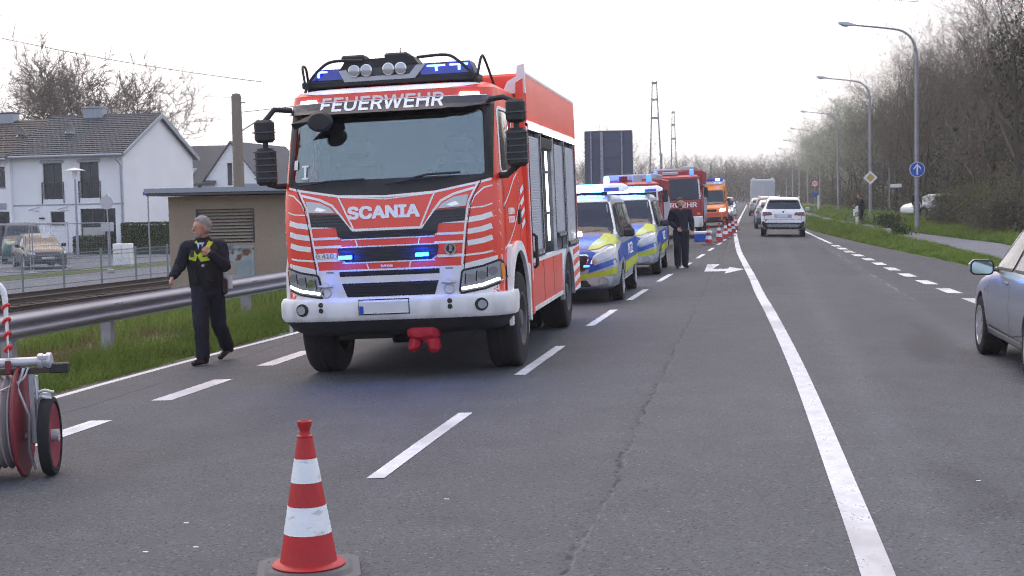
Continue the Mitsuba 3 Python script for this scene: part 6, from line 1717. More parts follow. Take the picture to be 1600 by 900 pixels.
BR(sv_, 'badge', Point(0, 1.06).buffer(0.04), 'navy_gloss', 0.01)
BR(sv_, 'rear_seam', unary_union([line([(-0.74, 0.62), (-0.78, 1.02)], 0.012), line([(0.74, 0.62), (0.78, 1.02)], 0.012), line([(-0.80, 0.74), (0.80, 0.74)], 0.010)]), 'black_plastic', 0.006)
BR(sv_, 'bumper_reflector', sbox(0.68, 0.68, 0.73, 0.74), 'tail_red', 0.008)
for s in (-1, 1):
    k = BR(sv_, 'tail_light', Polygon([(s * 0.44, 0.93), (s * 0.50, 1.04), (s * 0.895, 1.05), (s * 0.89, 0.89), (s * 0.62, 0.90)]), 'tail_red', 0.010)
    part(k, 'lamp_cell', wrap(Polygon([(s * 0.50, 0.95), (s * 0.53, 1.01), (s * 0.72, 1.01), (s * 0.66, 0.93)]), b, 'rear', 0.014), 'lens', 30)
    part(sv_, 'roof_rail', tube(bez([(s * 0.63, 2.1, 1.60), (s * 0.645, 2.3, 1.69), (s * 0.645, 3.6, 1.685), (s * 0.63, 4.0, 1.61)], 5), 0.02), 'alu')
part(sv_, 'roof_spoiler', hull([(x, y, z) for x in (-0.62, 0.62) for y, z in ((4.0, 1.62), (4.42, 1.58), (4.42, 1.55), (4.0, 1.57))]), 'white_car', 30)
seams(sv_, b, [[(1.7, 1.08), (1.66, 0.45), (2.70, 0.45), (2.70, 1.10)], [(2.70, 0.45), (3.5, 0.72), (3.66, 1.1)]])
for s in ('left', 'right'):
    part(sv_, 'side_cladding', wrap(sbox(1.32, 0.31, 3.18, 0.44), b, s, 0.006, 0.3), 'black_plastic', 35)

est = thing('estate_car', 'silver estate car with tall red tail lights, directly ahead of the white SUV', 'car', 'cars driving away', M=going(0.95, 76.0, 4.2))
b = car(est, HATCH, 'silver_paint', (0.8, 3.35), 0.31, HG)
for s in (-1, 1):
    BR(est, 'tail_light', Polygon([(s * 0.62, 0.80), (s * 0.84, 0.80), (s * 0.72, 1.24), (s * 0.62, 1.24)]), 'tail_red', 0.01)
BR(est, 'number_plate', sbox(-0.26, 0.66, 0.26, 0.77), 'plate_white', 0.01)
BR(est, 'lower_bumper', Polygon([(-0.85, 0.26), (0.85, 0.26), (0.85, 0.55), (-0.85, 0.55)]), 'grey_plastic', 0.006)
dsu = thing('dark_suv', 'dark car with pale roof rails in the queue ahead of the silver estate', 'car', 'cars driving away', M=going(0.98, 90.0, 4.63))
b = car(dsu, SUV, 'dark_car', (0.9, 3.6), 0.35, SG)
for s in (-1, 1):
    BR(dsu, 'tail_light', Polygon([(s * 0.62, 0.92), (s * 0.9, 0.92), (s * 0.88, 1.05), (s * 0.62, 1.05)]), 'tail_red', 0.01)
    part(dsu, 'roof_rail', tube(bez([(s * 0.63, 2.1, 1.60), (s * 0.645, 2.3, 1.70), (s * 0.645, 3.6, 1.695), (s * 0.63, 4.0, 1.61)], 5), 0.03), 'alu')
part(dsu, 'white_roof', wrap(Polygon([(-0.6, 2.2), (0.6, 2.2), (0.6, 4.1), (-0.6, 4.1)]), b, 'top', 0.006, 0.3), 'white_car', 40)
dup(est, 'small pale car far down the queue, just left of the white box lorry', 'cars driving away', going(0.55, 122.0, 4.2))
lo = thing('box_lorry', 'white box lorry far down the road at the head of the queue', 'lorry', M=going(0.98, 150.0, 7.0))
part(lo, 'cargo_box', box(-1.22, 1.22, 2.0, 7.0, 0.95, 3.35, 0.03), 'white_car', 30)
part(lo, 'rear_door', cat([box(-1.16, -0.01, 7.002, 7.02, 1.05, 3.2), box(0.01, 1.16, 7.002, 7.02, 1.05, 3.2)]), 'pale_metal', False)
part(lo, 'roof_lamp', cat([box(s * 0.95 - 0.15, s * 0.95 + 0.15, 6.7, 7.0, 3.355, 3.48, 0.03) for s in (-1, 1)]), 'white_car')
part(lo, 'underrun_bar', box(-1.15, 1.15, 6.85, 6.97, 0.45, 0.62), 'black_plastic', False)
part(lo, 'cab', box(-1.1, 1.1, 0, 1.9, 0.6, 2.7, 0.1), 'white_car', 30)
for s in (-1, 1):
    wheel(lo, s * 1.0, 1.0, 0.45, 0.28, 0.25, s)
    wheel(lo, s * 1.0, 5.4, 0.45, 0.28, 0.25, s)
oc = thing('oncoming_car', 'oncoming pale car with lit headlight waiting far behind the ambulance', 'car', M=frame(-2.35, 128.0, float(crown(-2.35)), 0.0, 0.025))
b = car(oc, SUV, 'silver_paint', (0.9, 3.6), 0.35, SG)
for s in (-1, 1):
    part(oc, 'headlight', wrap(rpoly([(s * 0.55, 0.80), (s * 0.88, 0.84), (s * 0.88, 0.98), (s * 0.6, 0.92)], 0.03), b, 'front', 0.01), 'lamp_white', 30, **glow((0.8, 0.8, 0.75)))
part(oc, 'grille', wrap(rpoly([(-0.4, 0.62), (0.4, 0.62), (0.4, 0.82), (-0.4, 0.82)], 0.03), b, 'front', 0.008), 'black_plastic')

# silver car passing on the right
sc = thing('silver_car', 'silver blue hatchback passing at the right edge of the picture', 'car', M=frame(3.37, 17.55, float(crown(3.37)), TURN + 0.015, -0.022, 1.04))
b = car(sc, HATCH, 'silver_paint', (0.83, 3.40), 0.315, dict(HG, mirror=None) if False else {k: v for k, v in HG.items() if k != 'mirror'}, spokes=7)
seams(sc, b, [[(1.45, 0.93), (1.30, 0.75), (1.30, 0.36), (2.46, 0.34), (2.46, 0.97)], [(2.46, 0.34), (3.05, 0.4), (3.4, 0.75), (3.5, 0.97)]], w_=0.008)
for s in ('left', 'right'):
    part(sc, 'sill_strip', wrap(line([(1.24, 0.335), (2.95, 0.325)], 0.022), b, s, 0.006, 0.3), 'chrome', 30)
    part(sc, 'door_handle', wrap(slab(rpoly([(2.20, 0.83), (2.38, 0.835), (2.38, 0.865), (2.20, 0.86)], 0.01), 0.02), b, s, 0.004), 'silver_paint', 30)
    part(sc, 'side_indicator', wrap(sbox(1.02, 0.70, 1.10, 0.73), b, s, 0.006), 'amber')
    part(sc, 'quarter_window', wrap(rpoly([(1.22, 0.955), (1.40, 0.975), (1.58, 1.10)], 0.01), b, s, 0.005), 'dark_glass')
for s in (-1, 1):
    k = part(sc, 'door_mirror', box(s * 1.01 - 0.125, s * 1.01 + 0.115, 1.58, 1.72, 0.895, 1.05, 0.045), 'silver_paint', 30)
    part(k, 'mirror_foot', hull([(s * 0.80, 1.55, 0.93), (s * 0.80, 1.70, 0.93), (s * 0.92, 1.62, 0.93), (s * 0.92, 1.66, 0.96), (s * 0.80, 1.6, 0.97)]), 'black_plastic', False)
    part(k, 'mirror_rim', prism(rpoly([(s * 1.01 - 0.12, 0.897), (s * 1.01 + 0.11, 0.897), (s * 1.01 + 0.11, 1.048), (s * 1.01 - 0.12, 1.048)], 0.045), 1.719, 1.726, 'xz'), 'black_plastic', False)
    part(k, 'mirror_pane', prism(rpoly([(s * 1.01 - 0.105, 0.912), (s * 1.01 + 0.095, 0.912), (s * 1.01 + 0.095, 1.034), (s * 1.01 - 0.105, 1.034)], 0.035), 1.727, 1.731, 'xz'), 'mirror_glass', False)

# parked cars on the left and a white car in the side road on the right
pk = thing('parked_car', 'black parked car behind the wire fence in front of the white house', 'car', M=frame(-29.6, 57.2, -0.74, math.radians(38)))
b = car(pk, HATCH, 'dark_car', (0.8, 3.35), 0.31, HG)
for s in (-1, 1):
    part(pk, 'headlight', wrap(rpoly([(s * 0.5, 0.62), (s * 0.78, 0.66), (s * 0.8, 0.78), (s * 0.55, 0.72)], 0.02), b, 'front', 0.01), 'lens', 30)
part(pk, 'number_plate', wrap(sbox(-0.26, 0.42, 0.26, 0.53), b, 'front', 0.01), 'plate_white', False)
pg = thing('parked_van', 'dark green parked van right behind the black parked car', 'van', M=frame(-34.2, 63.6, -0.74, math.radians(28)))
b = car(pg, VAN, 'green_car', (0.96, 4.16), 0.335, dict(screen=[(-0.80, 1.20), (0.80, 1.20), (0.665, 1.77), (-0.665, 1.77)], side={'a': [(1.28, 1.19), (1.80, 1.70), (2.22, 1.73), (2.22, 1.16)], 'b': [(2.36, 1.16), (2.36, 1.74), (3.45, 1.74), (3.45, 1.16)]}))
part(pg, 'striped_post', tube([(0.98, -0.2, 0), (0.98, -0.2, 1.9)], 0.04), 'lamp_white')
wc = thing('white_car', 'white car half hidden behind the grass near the street name sign', 'car', M=frame(9.9, 97.6, 0.05, math.radians(-62)))
b = car(wc, HATCH, 'white_car', (0.8, 3.35), 0.33, HG)
for s in (-1, 1):
    part(wc, 'headlight', wrap(rpoly([(s * 0.5, 0.62), (s * 0.78, 0.66), (s * 0.8, 0.78), (s * 0.55, 0.72)], 0.02), b, 'front', 0.01), 'lens', 30)
dup(wc, 'white van body glimpsed through the bushes right of the arrow sign', 'cars in the wood', frame(16.3, 99.5, 0.2, math.radians(-80), 0, 1.15))
labels[wc]['group'] = 'cars in the wood'

# motorcycles
mc = thing('motorcycle', 'white police motorcycle parked behind the last traffic cone', 'motorcycle', 'motorcycles', M=frame(-1.42, 90.5, float(crown(-1.42)), 0.25, 0.025))
for y in (0.1, 1.55):
    wheel(mc, 0, y, 0.32, 0.14, 0.21, 1)
part(mc, 'fairing', hull([(s * x, y, z) for s in (-1, 1) for x, y, z in ((0.12, 0.15, 0.75), (0.24, 0.35, 1.05), (0.30, 0.5, 0.7), (0.20, 0.7, 0.45), (0.12, 0.25, 0.55), (0.1, 0.3, 1.15))]), 'white_car', 30)
part(mc, 'screen', hull([(s * 0.2, 0.32, 1.1) for s in (-1, 1)] + [(s * 0.16, 0.48, 1.45) for s in (-1, 1)] + [(s * 0.2, 0.34, 1.1) for s in (-1, 1)] + [(s * 0.16, 0.5, 1.45) for s in (-1, 1)]), 'dark_glass', False)
part(mc, 'tank', hull([(s * x, y, z) for s in (-1, 1) for x, y, z in ((0.16, 0.6, 1.0), (0.14, 1.0, 0.85), (0.2, 0.75, 0.75), (0.16, 1.1, 0.65))]), 'white_car', 30)
part(mc, 'seat', box(-0.15, 0.15, 0.95, 1.6, 0.78, 0.88, 0.03), 'seat_cloth')
part(mc, 'engine', box(-0.2, 0.2, 0.5, 1.1, 0.25, 0.65, 0.05), 'steel')
for s in (-1, 1):
    part(mc, 'pannier', box(s * 0.33 - 0.11, s * 0.33 + 0.11, 1.25, 1.75, 0.5, 0.9, 0.04), 'white_car')
    part(mc, 'fork', tube([(s * 0.1, 0.1, 0.32), (s * 0.1, 0.42, 0.95)], 0.025), 'alu')
part(mc, 'handlebar', tube([(-0.4, 0.62, 1.08), (-0.2, 0.5, 1.12), (0.2, 0.5, 1.12), (0.4, 0.62, 1.08)], 0.018), 'black_plastic')
part(mc, 'headlight', cyl((0, 0.12, 0.88), (0, 0.2, 0.88), 0.09), 'lamp_white', 30, **glow((0.5, 0.5, 0.5)))
dup(mc, 'second white motorcycle, just behind the first', 'motorcycles', frame(-1.38, 96.5, float(crown(-1.38)), 0.1, 0.025))
# ---------------------------------------------------------------- street lights and signs on the right


def street_light(label, x, y):
    t = thing('street_light', label, 'street light', 'curved street lights along the right side', M=frame(x, y, -0.16, 0.0))
    part(t, 'pole', lathe([(0, 0), (0.105, 0), (0.10, 4.0), (0.072, 8.2), (0, 8.2)], (0, 0, 0), (0, 0, 1), 14), 'galvanised', 40)
    part(t, 'door_hatch', box(-0.05, 0.05, -0.108, -0.098, 0.7, 1.1), 'zinc', False)
    arm = np.vstack([[(0, 0, 8.2)], bez([(0, 0, 8.2), (-0.12, 0, 8.75), (-0.48, 0, 9.18), (-1.05, 0, 9.38), (-2.75, 0, 9.62)], 7)[1:]])
    part(t, 'arm', tube(arm, np.linspace(0.070, 0.038, len(arm)), 10), 'galvanised', 60)
    k = part(t, 'lamp_head', hull([(-2.70, s * 0.05, z) for s in (-1, 1) for z in (9.57, 9.66)] + [(-2.95, s * 0.13, 9.60) for s in (-1, 1)] + [(-3.25, s * 0.15, z) for s in (-1, 1) for z in (9.64, 9.78)] + [(-3.48, s * 0.09, z) for s in (-1, 1) for z in (9.70, 9.78)] + [(-3.0, s * 0.08, 9.76) for s in (-1, 1)]), 'alu', 30)
    part(k, 'lamp_cover', hull([(-2.98, s * 0.10, 9.60) for s in (-1, 1)] + [(-3.42, s * 0.09, 9.68) for s in (-1, 1)] + [(-3.1, s * 0.07, 9.55), (-3.3, s * 0.07, 9.58)] if False else [(-2.98, -0.10, 9.60), (-2.98, 0.10, 9.60), (-3.42, -0.09, 9.685), (-3.42, 0.09, 9.685), (-3.1, -0.07, 9.56), (-3.1, 0.07, 9.56), (-3.3, -0.07, 9.59), (-3.3, 0.07, 9.59)]), 'lens', 40)
    return t


LN = ['nearest street light, curved arm highest in the picture, blue arrow sign on its pole', 'second street light, the yellow and white diamond sign on its pole', 'third street light, behind the cyclist', 'fourth street light, in front of the white blossom',
      'fifth street light from the camera', 'sixth street light from the camera', 'seventh street light from the camera', 'eighth street light from the camera', 'ninth street light, smallest on the right']
sl = [(7.47, 68.6), (7.8, 99.5), (8.0, 139.8), (7.95, 176.0), (7.85, 213.0), (7.9, 252.0), (7.95, 295.0), (7.9, 345.0), (7.9, 400.0)]
for t_, (x, y) in zip(LN, sl):
    street_light(t_, x, y)
a = thing('arrow_sign', 'round blue sign with a white upward arrow on the nearest street light', 'sign', M=frame(7.47, 68.6, -0.16, 0.02))
part(a, 'disc', cyl((0, -0.115, 2.93), (0, -0.13, 2.93), 0.335, None, 36), 'sign_blue', 30)
part(a, 'rim', lathe([(0.335, 0), (0.345, 0.003), (0.345, 0.02), (0.335, 0.022), (0.322, 0.021), (0.322, 0.018), (0.335, 0)], (0, -0.113, 2.93), (0, -1, 0), 36), 'sign_white', 30)
part(a, 'arrow', prism(unary_union([sbox(-0.035, 2.68, 0.035, 3.10), Polygon([(0, 3.19), (0.17, 2.99), (0.17, 2.91), (0, 3.10), (-0.17, 2.91), (-0.17, 2.99)])]), -0.135, -0.131, 'xz'), 'sign_white', False)
part(a, 'clamp', box(-0.12, 0.12, -0.112, 0.11, 2.90, 2.96, 0.01), 'steel')
d = thing('priority_sign', 'white diamond sign with yellow centre on the second street light', 'sign', M=frame(7.8, 99.5, -0.16, 0.02))
DI = lambda r_: Polygon([(0, r_), (r_, 0), (0, -r_), (-r_, 0)]).buffer(-0.03).buffer(0.03)
from shapely.affinity import translate as _tr
part(d, 'plate', prism(_tr(DI(0.47), 0, 2.9), -0.13, -0.115, 'xz'), 'sign_white', False)
part(d, 'yellow_centre', prism(_tr(DI(0.29), 0, 2.9), -0.134, -0.1305, 'xz'), 'sign_yellow', False)
part(d, 'clamp', box(-0.12, 0.12, -0.112, 0.11, 2.86, 2.92, 0.01), 'steel')
s_ = thing('speed_sign', 'round red rimmed speed sign over a small blue plate, behind the white SUV', 'sign', M=frame(5.35, 128.0, -0.13, 0.03))
part(s_, 'pole', cyl((0, 0, 0), (0, 0, 3.1), 0.04), 'galvanised')
part(s_, 'disc', cyl((0, -0.045, 2.75), (0, -0.06, 2.75), 0.32, None, 32), 'sign_red')
part(s_, 'white_centre', cyl((0, -0.061, 2.75), (0, -0.064, 2.75), 0.245, None, 32), 'sign_white')
part(s_, 'digits', move(trimesh.Trimesh(*(lambda m: (np.stack([m.vertices[:, 0], -m.vertices[:, 2], m.vertices[:, 1]], 1), m.faces))(lettering('70', 0.21, 0, 0, 0.31))), (0, -0.0645, 2.75)), 'black_plastic', False)
part(s_, 'blue_plate', box(-0.2, 0.2, -0.06, -0.045, 1.62, 1.98, 0.01), 'sign_blue')
n_ = thing('street_name_sign', 'white street name plate on a green post left of the white car', 'sign', M=frame(8.95, 98.5, 0.0, 0.05))
part(n_, 'pole', cyl((0, 0, -0.2), (0, 0, 3.25), 0.045), 'fence_green')
part(n_, 'plate', box(0.05, 0.80, -0.02, 0.0, 2.05, 2.28, 0.005), 'sign_white')
part(n_, 'pole_cap', cyl((0, 0, 3.25), (0, 0, 3.32), 0.055, 0.02), 'fence_green')
dl = thing('delineator_post', 'white delineator post with black band in front of the bicycle', 'post', M=frame(5.45, 78.5, -0.13, 0.0, 0, 1.15))
part(dl, 'post', hull([(x, y, 0) for x in (-0.06, 0.06) for y in (-0.05, 0.05)] + [(x, y, 1.0 + 0.06 * (x > 0)) for x in (-0.06, 0.06) for y in (-0.05, 0.05)]), 'sign_white', False)
part(dl, 'black_band', hull([(x, y, z) for x in (-0.063, 0.063) for y in (-0.053, 0.053) for z in (0.55, 0.74)]), 'black_plastic', False)
part(dl, 'reflector', box(-0.03, 0.03, -0.056, -0.0535, 0.58, 0.71), 'lens', False)
wp2 = thing('white_post', 'thin white marker post beside the footpath behind the speed sign', 'post', M=frame(6.6, 150.0, -0.13))
own(wp2, box(-0.09, 0.09, -0.05, 0.05, 0, 1.7, 0.01), 'sign_white')

# big road sign seen from behind, on the left
bs = thing('road_sign', 'large dark road sign seen from behind, standing above the police vans', 'sign', M=frame(-7.35, 75.0, -0.2, 0.06))
part(bs, 'panel', prism(rpoly([(-1.25, 2.2), (1.25, 2.2), (1.25, 5.46), (-1.25, 5.46)], 0.08), -0.015, 0.015, 'xz'), 'sign_back', False)
for z in (2.62, 3.55, 4.10, 4.95):
    part(bs, 'rail', box(-1.22, 1.22, -0.065, -0.017, z - 0.04, z + 0.04), 'sign_back', False)
for x, w_ in ((-0.92, 0.035), (-0.36, 0.075), (0.68, 0.035)):
    part(bs, 'post', box(x - w_, x + w_, -0.15, -0.068, -0.2, 5.40), 'galvanised', False)
part(bs, 'rim', prism(rpoly([(-1.25, 2.2), (1.25, 2.2), (1.25, 5.46), (-1.25, 5.46)], 0.08).difference(rpoly([(-1.21, 2.24), (1.21, 2.24), (1.21, 5.42), (-1.21, 5.42)], 0.06)), -0.05, -0.016, 'xz'), 'sign_back', False)


# lattice towers
def tower(label, x, y, z1, w0, w1, r_):
    t = thing('lattice_tower', label, 'tower', 'lattice towers on the skyline', M=frame(x, y, 0, 0.15))
    ws = lambda z: w0 + (w1 - w0) * z / z1
    for i, (a_, b_) in enumerate(((-1, -1), (1, -1), (1, 1), (-1, 1))):
        part(t, 'leg', cyl((a_ * w0 / 2, b_ * w0 / 2, 0), (a_ * w1 / 2, b_ * w1 / 2, z1), r_, r_ * 0.7, 5), 'sign_back')
    ms, z = [], 0.0
    while z < z1 - 1:
        h_ = ws(z) * 0.8
        zb = min(z + h_, z1)
        for a_, b_, c_, d_ in ((-1, -1, 1, -1), (1, -1, 1, 1), (1, 1, -1, 1), (-1, 1, -1, -1)):
            ms.append(cyl((a_ * ws(z) / 2, b_ * ws(z) / 2, z), (c_ * ws(zb) / 2, d_ * ws(zb) / 2, zb), r_ * 0.28, None, 4))
        z = zb
    part(t, 'bracing', cat(ms), 'sign_back', False, kind='stuff')
    for z in (0.70 * z1, 0.85 * z1, 0.985 * z1):
        part(t, 'platform', box(-ws(z) / 2 - 0.15, ws(z) / 2 + 0.15, -ws(z) / 2 - 0.15, ws(z) / 2 + 0.15, z - 0.22, z + 0.22), 'sign_back', False)
    part(t, 'cable_box', box(w0 / 2 - 0.5, w0 / 2, -0.2, 0.2, 0.28 * z1, 0.41 * z1), 'sign_back', False)


tower('taller grey lattice tower rising left of the other one', -24.95, 380, 31.9, 3.6, 1.1, 0.13)
tower('smaller grey lattice tower right of the taller one', -20.2, 380, 24.0, 1.9, 0.55, 0.09)
for k, (x, y, h_) in enumerate(((-8.4, 300, 8.5), (-5.3, 300, 9.0))):
    t = thing('roadside_mast', ['left dark mast in front of the far trees', 'right dark mast in front of the far trees'][k], 'mast', M=frame(x, y, -0.2))
    own(t, cyl((0, 0, 0), (0, 0, h_), 0.16, 0.12), 'black_plastic')


# ---------------------------------------------------------------- traffic cones
def cone(label, x, y, h_=0.75, M=None):
    t = thing('traffic_cone', label, 'traffic cone', 'red and white traffic cones on the road', M=frame(x, y, float(crown(x)), 0.3, -0.0, h_ / 0.75))
    R_ = lambda z: 0.142 - (0.142 - 0.036) * (z - 0.045) / (0.675 - 0.045)
    part(t, 'base', cat([hull([(sx * a_, sy * b_, z) for sx in (-1, 1) for sy in (-1, 1) for a_, b_, z in ((0.25, 0.19, 0.0), (0.19, 0.25, 0.0), (0.245, 0.185, 0.035), (0.185, 0.245, 0.035))]), hull([(sx * a_, sy * b_, z) for sx in (-1, 1) for sy in (-1, 1) for a_, b_, z in ((0.21, 0.12, 0.035), (0.12, 0.21, 0.035), (0.19, 0.11, 0.052), (0.11, 0.19, 0.052))])]), 'grey_plastic', 30)
    part(t, 'foot_flange', lathe([(0.142, 0.05), (0.172, 0.052), (0.176, 0.06), (0.168, 0.066), (0.146, 0.074), (0.13, 0.075)], (0, 0, 0), (0, 0, 1), 36), 'cone_red', 50)
    bands = [(0.055, 0.212, 'cone_red', 'red_band'), (0.212, 0.345, 'cone_white', 'white_band'), (0.345, 0.458, 'cone_red', 'red_band'), (0.458, 0.572, 'cone_white', 'white_band'), (0.572, 0.672, 'cone_red', 'red_band')]
    for za, zb, m_, nm in bands:
        o = 0.0012 if m_ == 'cone_white' else 0.0
        part(t, nm, lathe([(R_(za) + o - 0.006, za), (R_(za) + o, za + 0.0005), (R_(zb) + o, zb - 0.0005), (R_(zb) + o - 0.006, zb)], (0, 0, 0), (0, 0, 1), 44), m_, 50)
    part(t, 'neck', lathe([(0.038, 0.672), (0.039, 0.680), (0.028, 0.684), (0.024, 0.697), (0.026, 0.712), (0.034, 0.728), (0.035, 0.75), (0.026, 0.75), (0.022, 0.735), (0, 0.73)], (0, 0, 0), (0, 0, 1), 32), 'cone_red', 50)
    return t


cone('large red and white traffic cone standing in the foreground', -2.205, 6.82, 0.775)
for k, (x, y) in enumerate([(-1.62, 53.9), (-1.30, 56.6), (-1.12, 60.2), (-1.02, 64.3), (-0.93, 69.0), (-0.86, 75.0)]):
    cone(['small traffic cone nearest to the standing officer', 'second small traffic cone in the row behind the officer', 'third small traffic cone in the row behind the officer', 'fourth small traffic cone in the row', 'fifth small traffic cone in the row',
          'farthest small traffic cone in front of the motorcycle'][k], x, y)
eb = thing('equipment_case', 'blue equipment case standing on the road between fire engine and cones', 'case', M=frame(-1.98, 58.5, -0.06))
own(eb, box(-0.35, 0.35, -0.2, 0.2, 0, 0.3, 0.03), 'sign_blue')
part(eb, 'lid', box(-0.36, 0.36, -0.21, 0.21, 0.302, 0.42, 0.03), 'lamp_white')


# ---------------------------------------------------------------- people
def ball(c, r_, s=(1, 1, 1)):
    m = trimesh.creation.icosphere(2, r_)
    return np.asarray(m.vertices) * s + c


def flesh(bones, fine=0.02, it=8):
    """One smooth skin over bones (a, b, radius at a, radius at b[, squash])."""
    u = None
    for b in bones:
        a_, c_, ra, rb_ = b[:4]
        s = b[4] if len(b) > 4 else (1, 1, 1)
        m = m3.Manifold.hull_points(np.vstack([ball(np.asarray(a_, float), ra, s), ball(np.asarray(c_, float), rb_, s)]).astype(np.float32))
        u = m if u is None else u + m
    m = TM(u.refine_to_length(fine))
    m.merge_vertices()
    trimesh.smoothing.filter_taubin(m, iterations=it)
    return m


def crumple(m, amp=0.010, f=9.0, seed=2):
    """Folds: slides the cloth along its normals by stretched noise."""
    v, n = np.asarray(m.vertices), np.asarray(m.vertex_normals)
    a = meshkit.fbm(v * [f, f, f * 0.55] + meshkit.noise(v * 5, seed)[:, None] * 1.5, 3, seed)
    ridge = 1 - np.abs(a * 2 - 1) * 2
    return trimesh.Trimesh(v + n * (ridge * amp)[:, None], m.faces, process=False)


def hand(w_, d, side, n, curl=0.5):
    """Bones of a palm with four fingers and a thumb from the wrist w_ along d; n = palm normal."""
    w_, d, n = np.asarray(w_, float), np.asarray(d, float) / np.linalg.norm(d), np.asarray(n, float) / np.linalg.norm(n)
    s = np.cross(d, n) * side
    pk = w_ + d * 0.085
    out = [(w_, w_ + d * 0.03, 0.028, 0.03)]
    for k, (o, l) in enumerate(((0.030, 0.068), (0.010, 0.078), (-0.010, 0.072), (-0.030, 0.056))):
        out.append((w_ + d * 0.02 + s * o * 0.6, pk + s * o, 0.018, 0.0125))
        q1 = pk + s * o + (d * math.cos(curl) + n * math.sin(curl)) * l * 0.55
        q2 = q1 + (d * math.cos(curl * 2.2) + n * math.sin(curl * 2.2)) * l * 0.5
        out += [(pk + s * o, q1, 0.0105, 0.0095), (q1, q2, 0.0095, 0.008)]
    t1 = w_ + d * 0.03 + s * 0.03 + n * 0.008
    t2 = t1 + (d * 0.6 + s * 0.7 + n * 0.3) * 0.04
    out += [(t1, t2, 0.015, 0.0115), (t2, t2 + (d * 0.9 + s * 0.15 + n * 0.4) * 0.035, 0.0112, 0.009)]
    return out


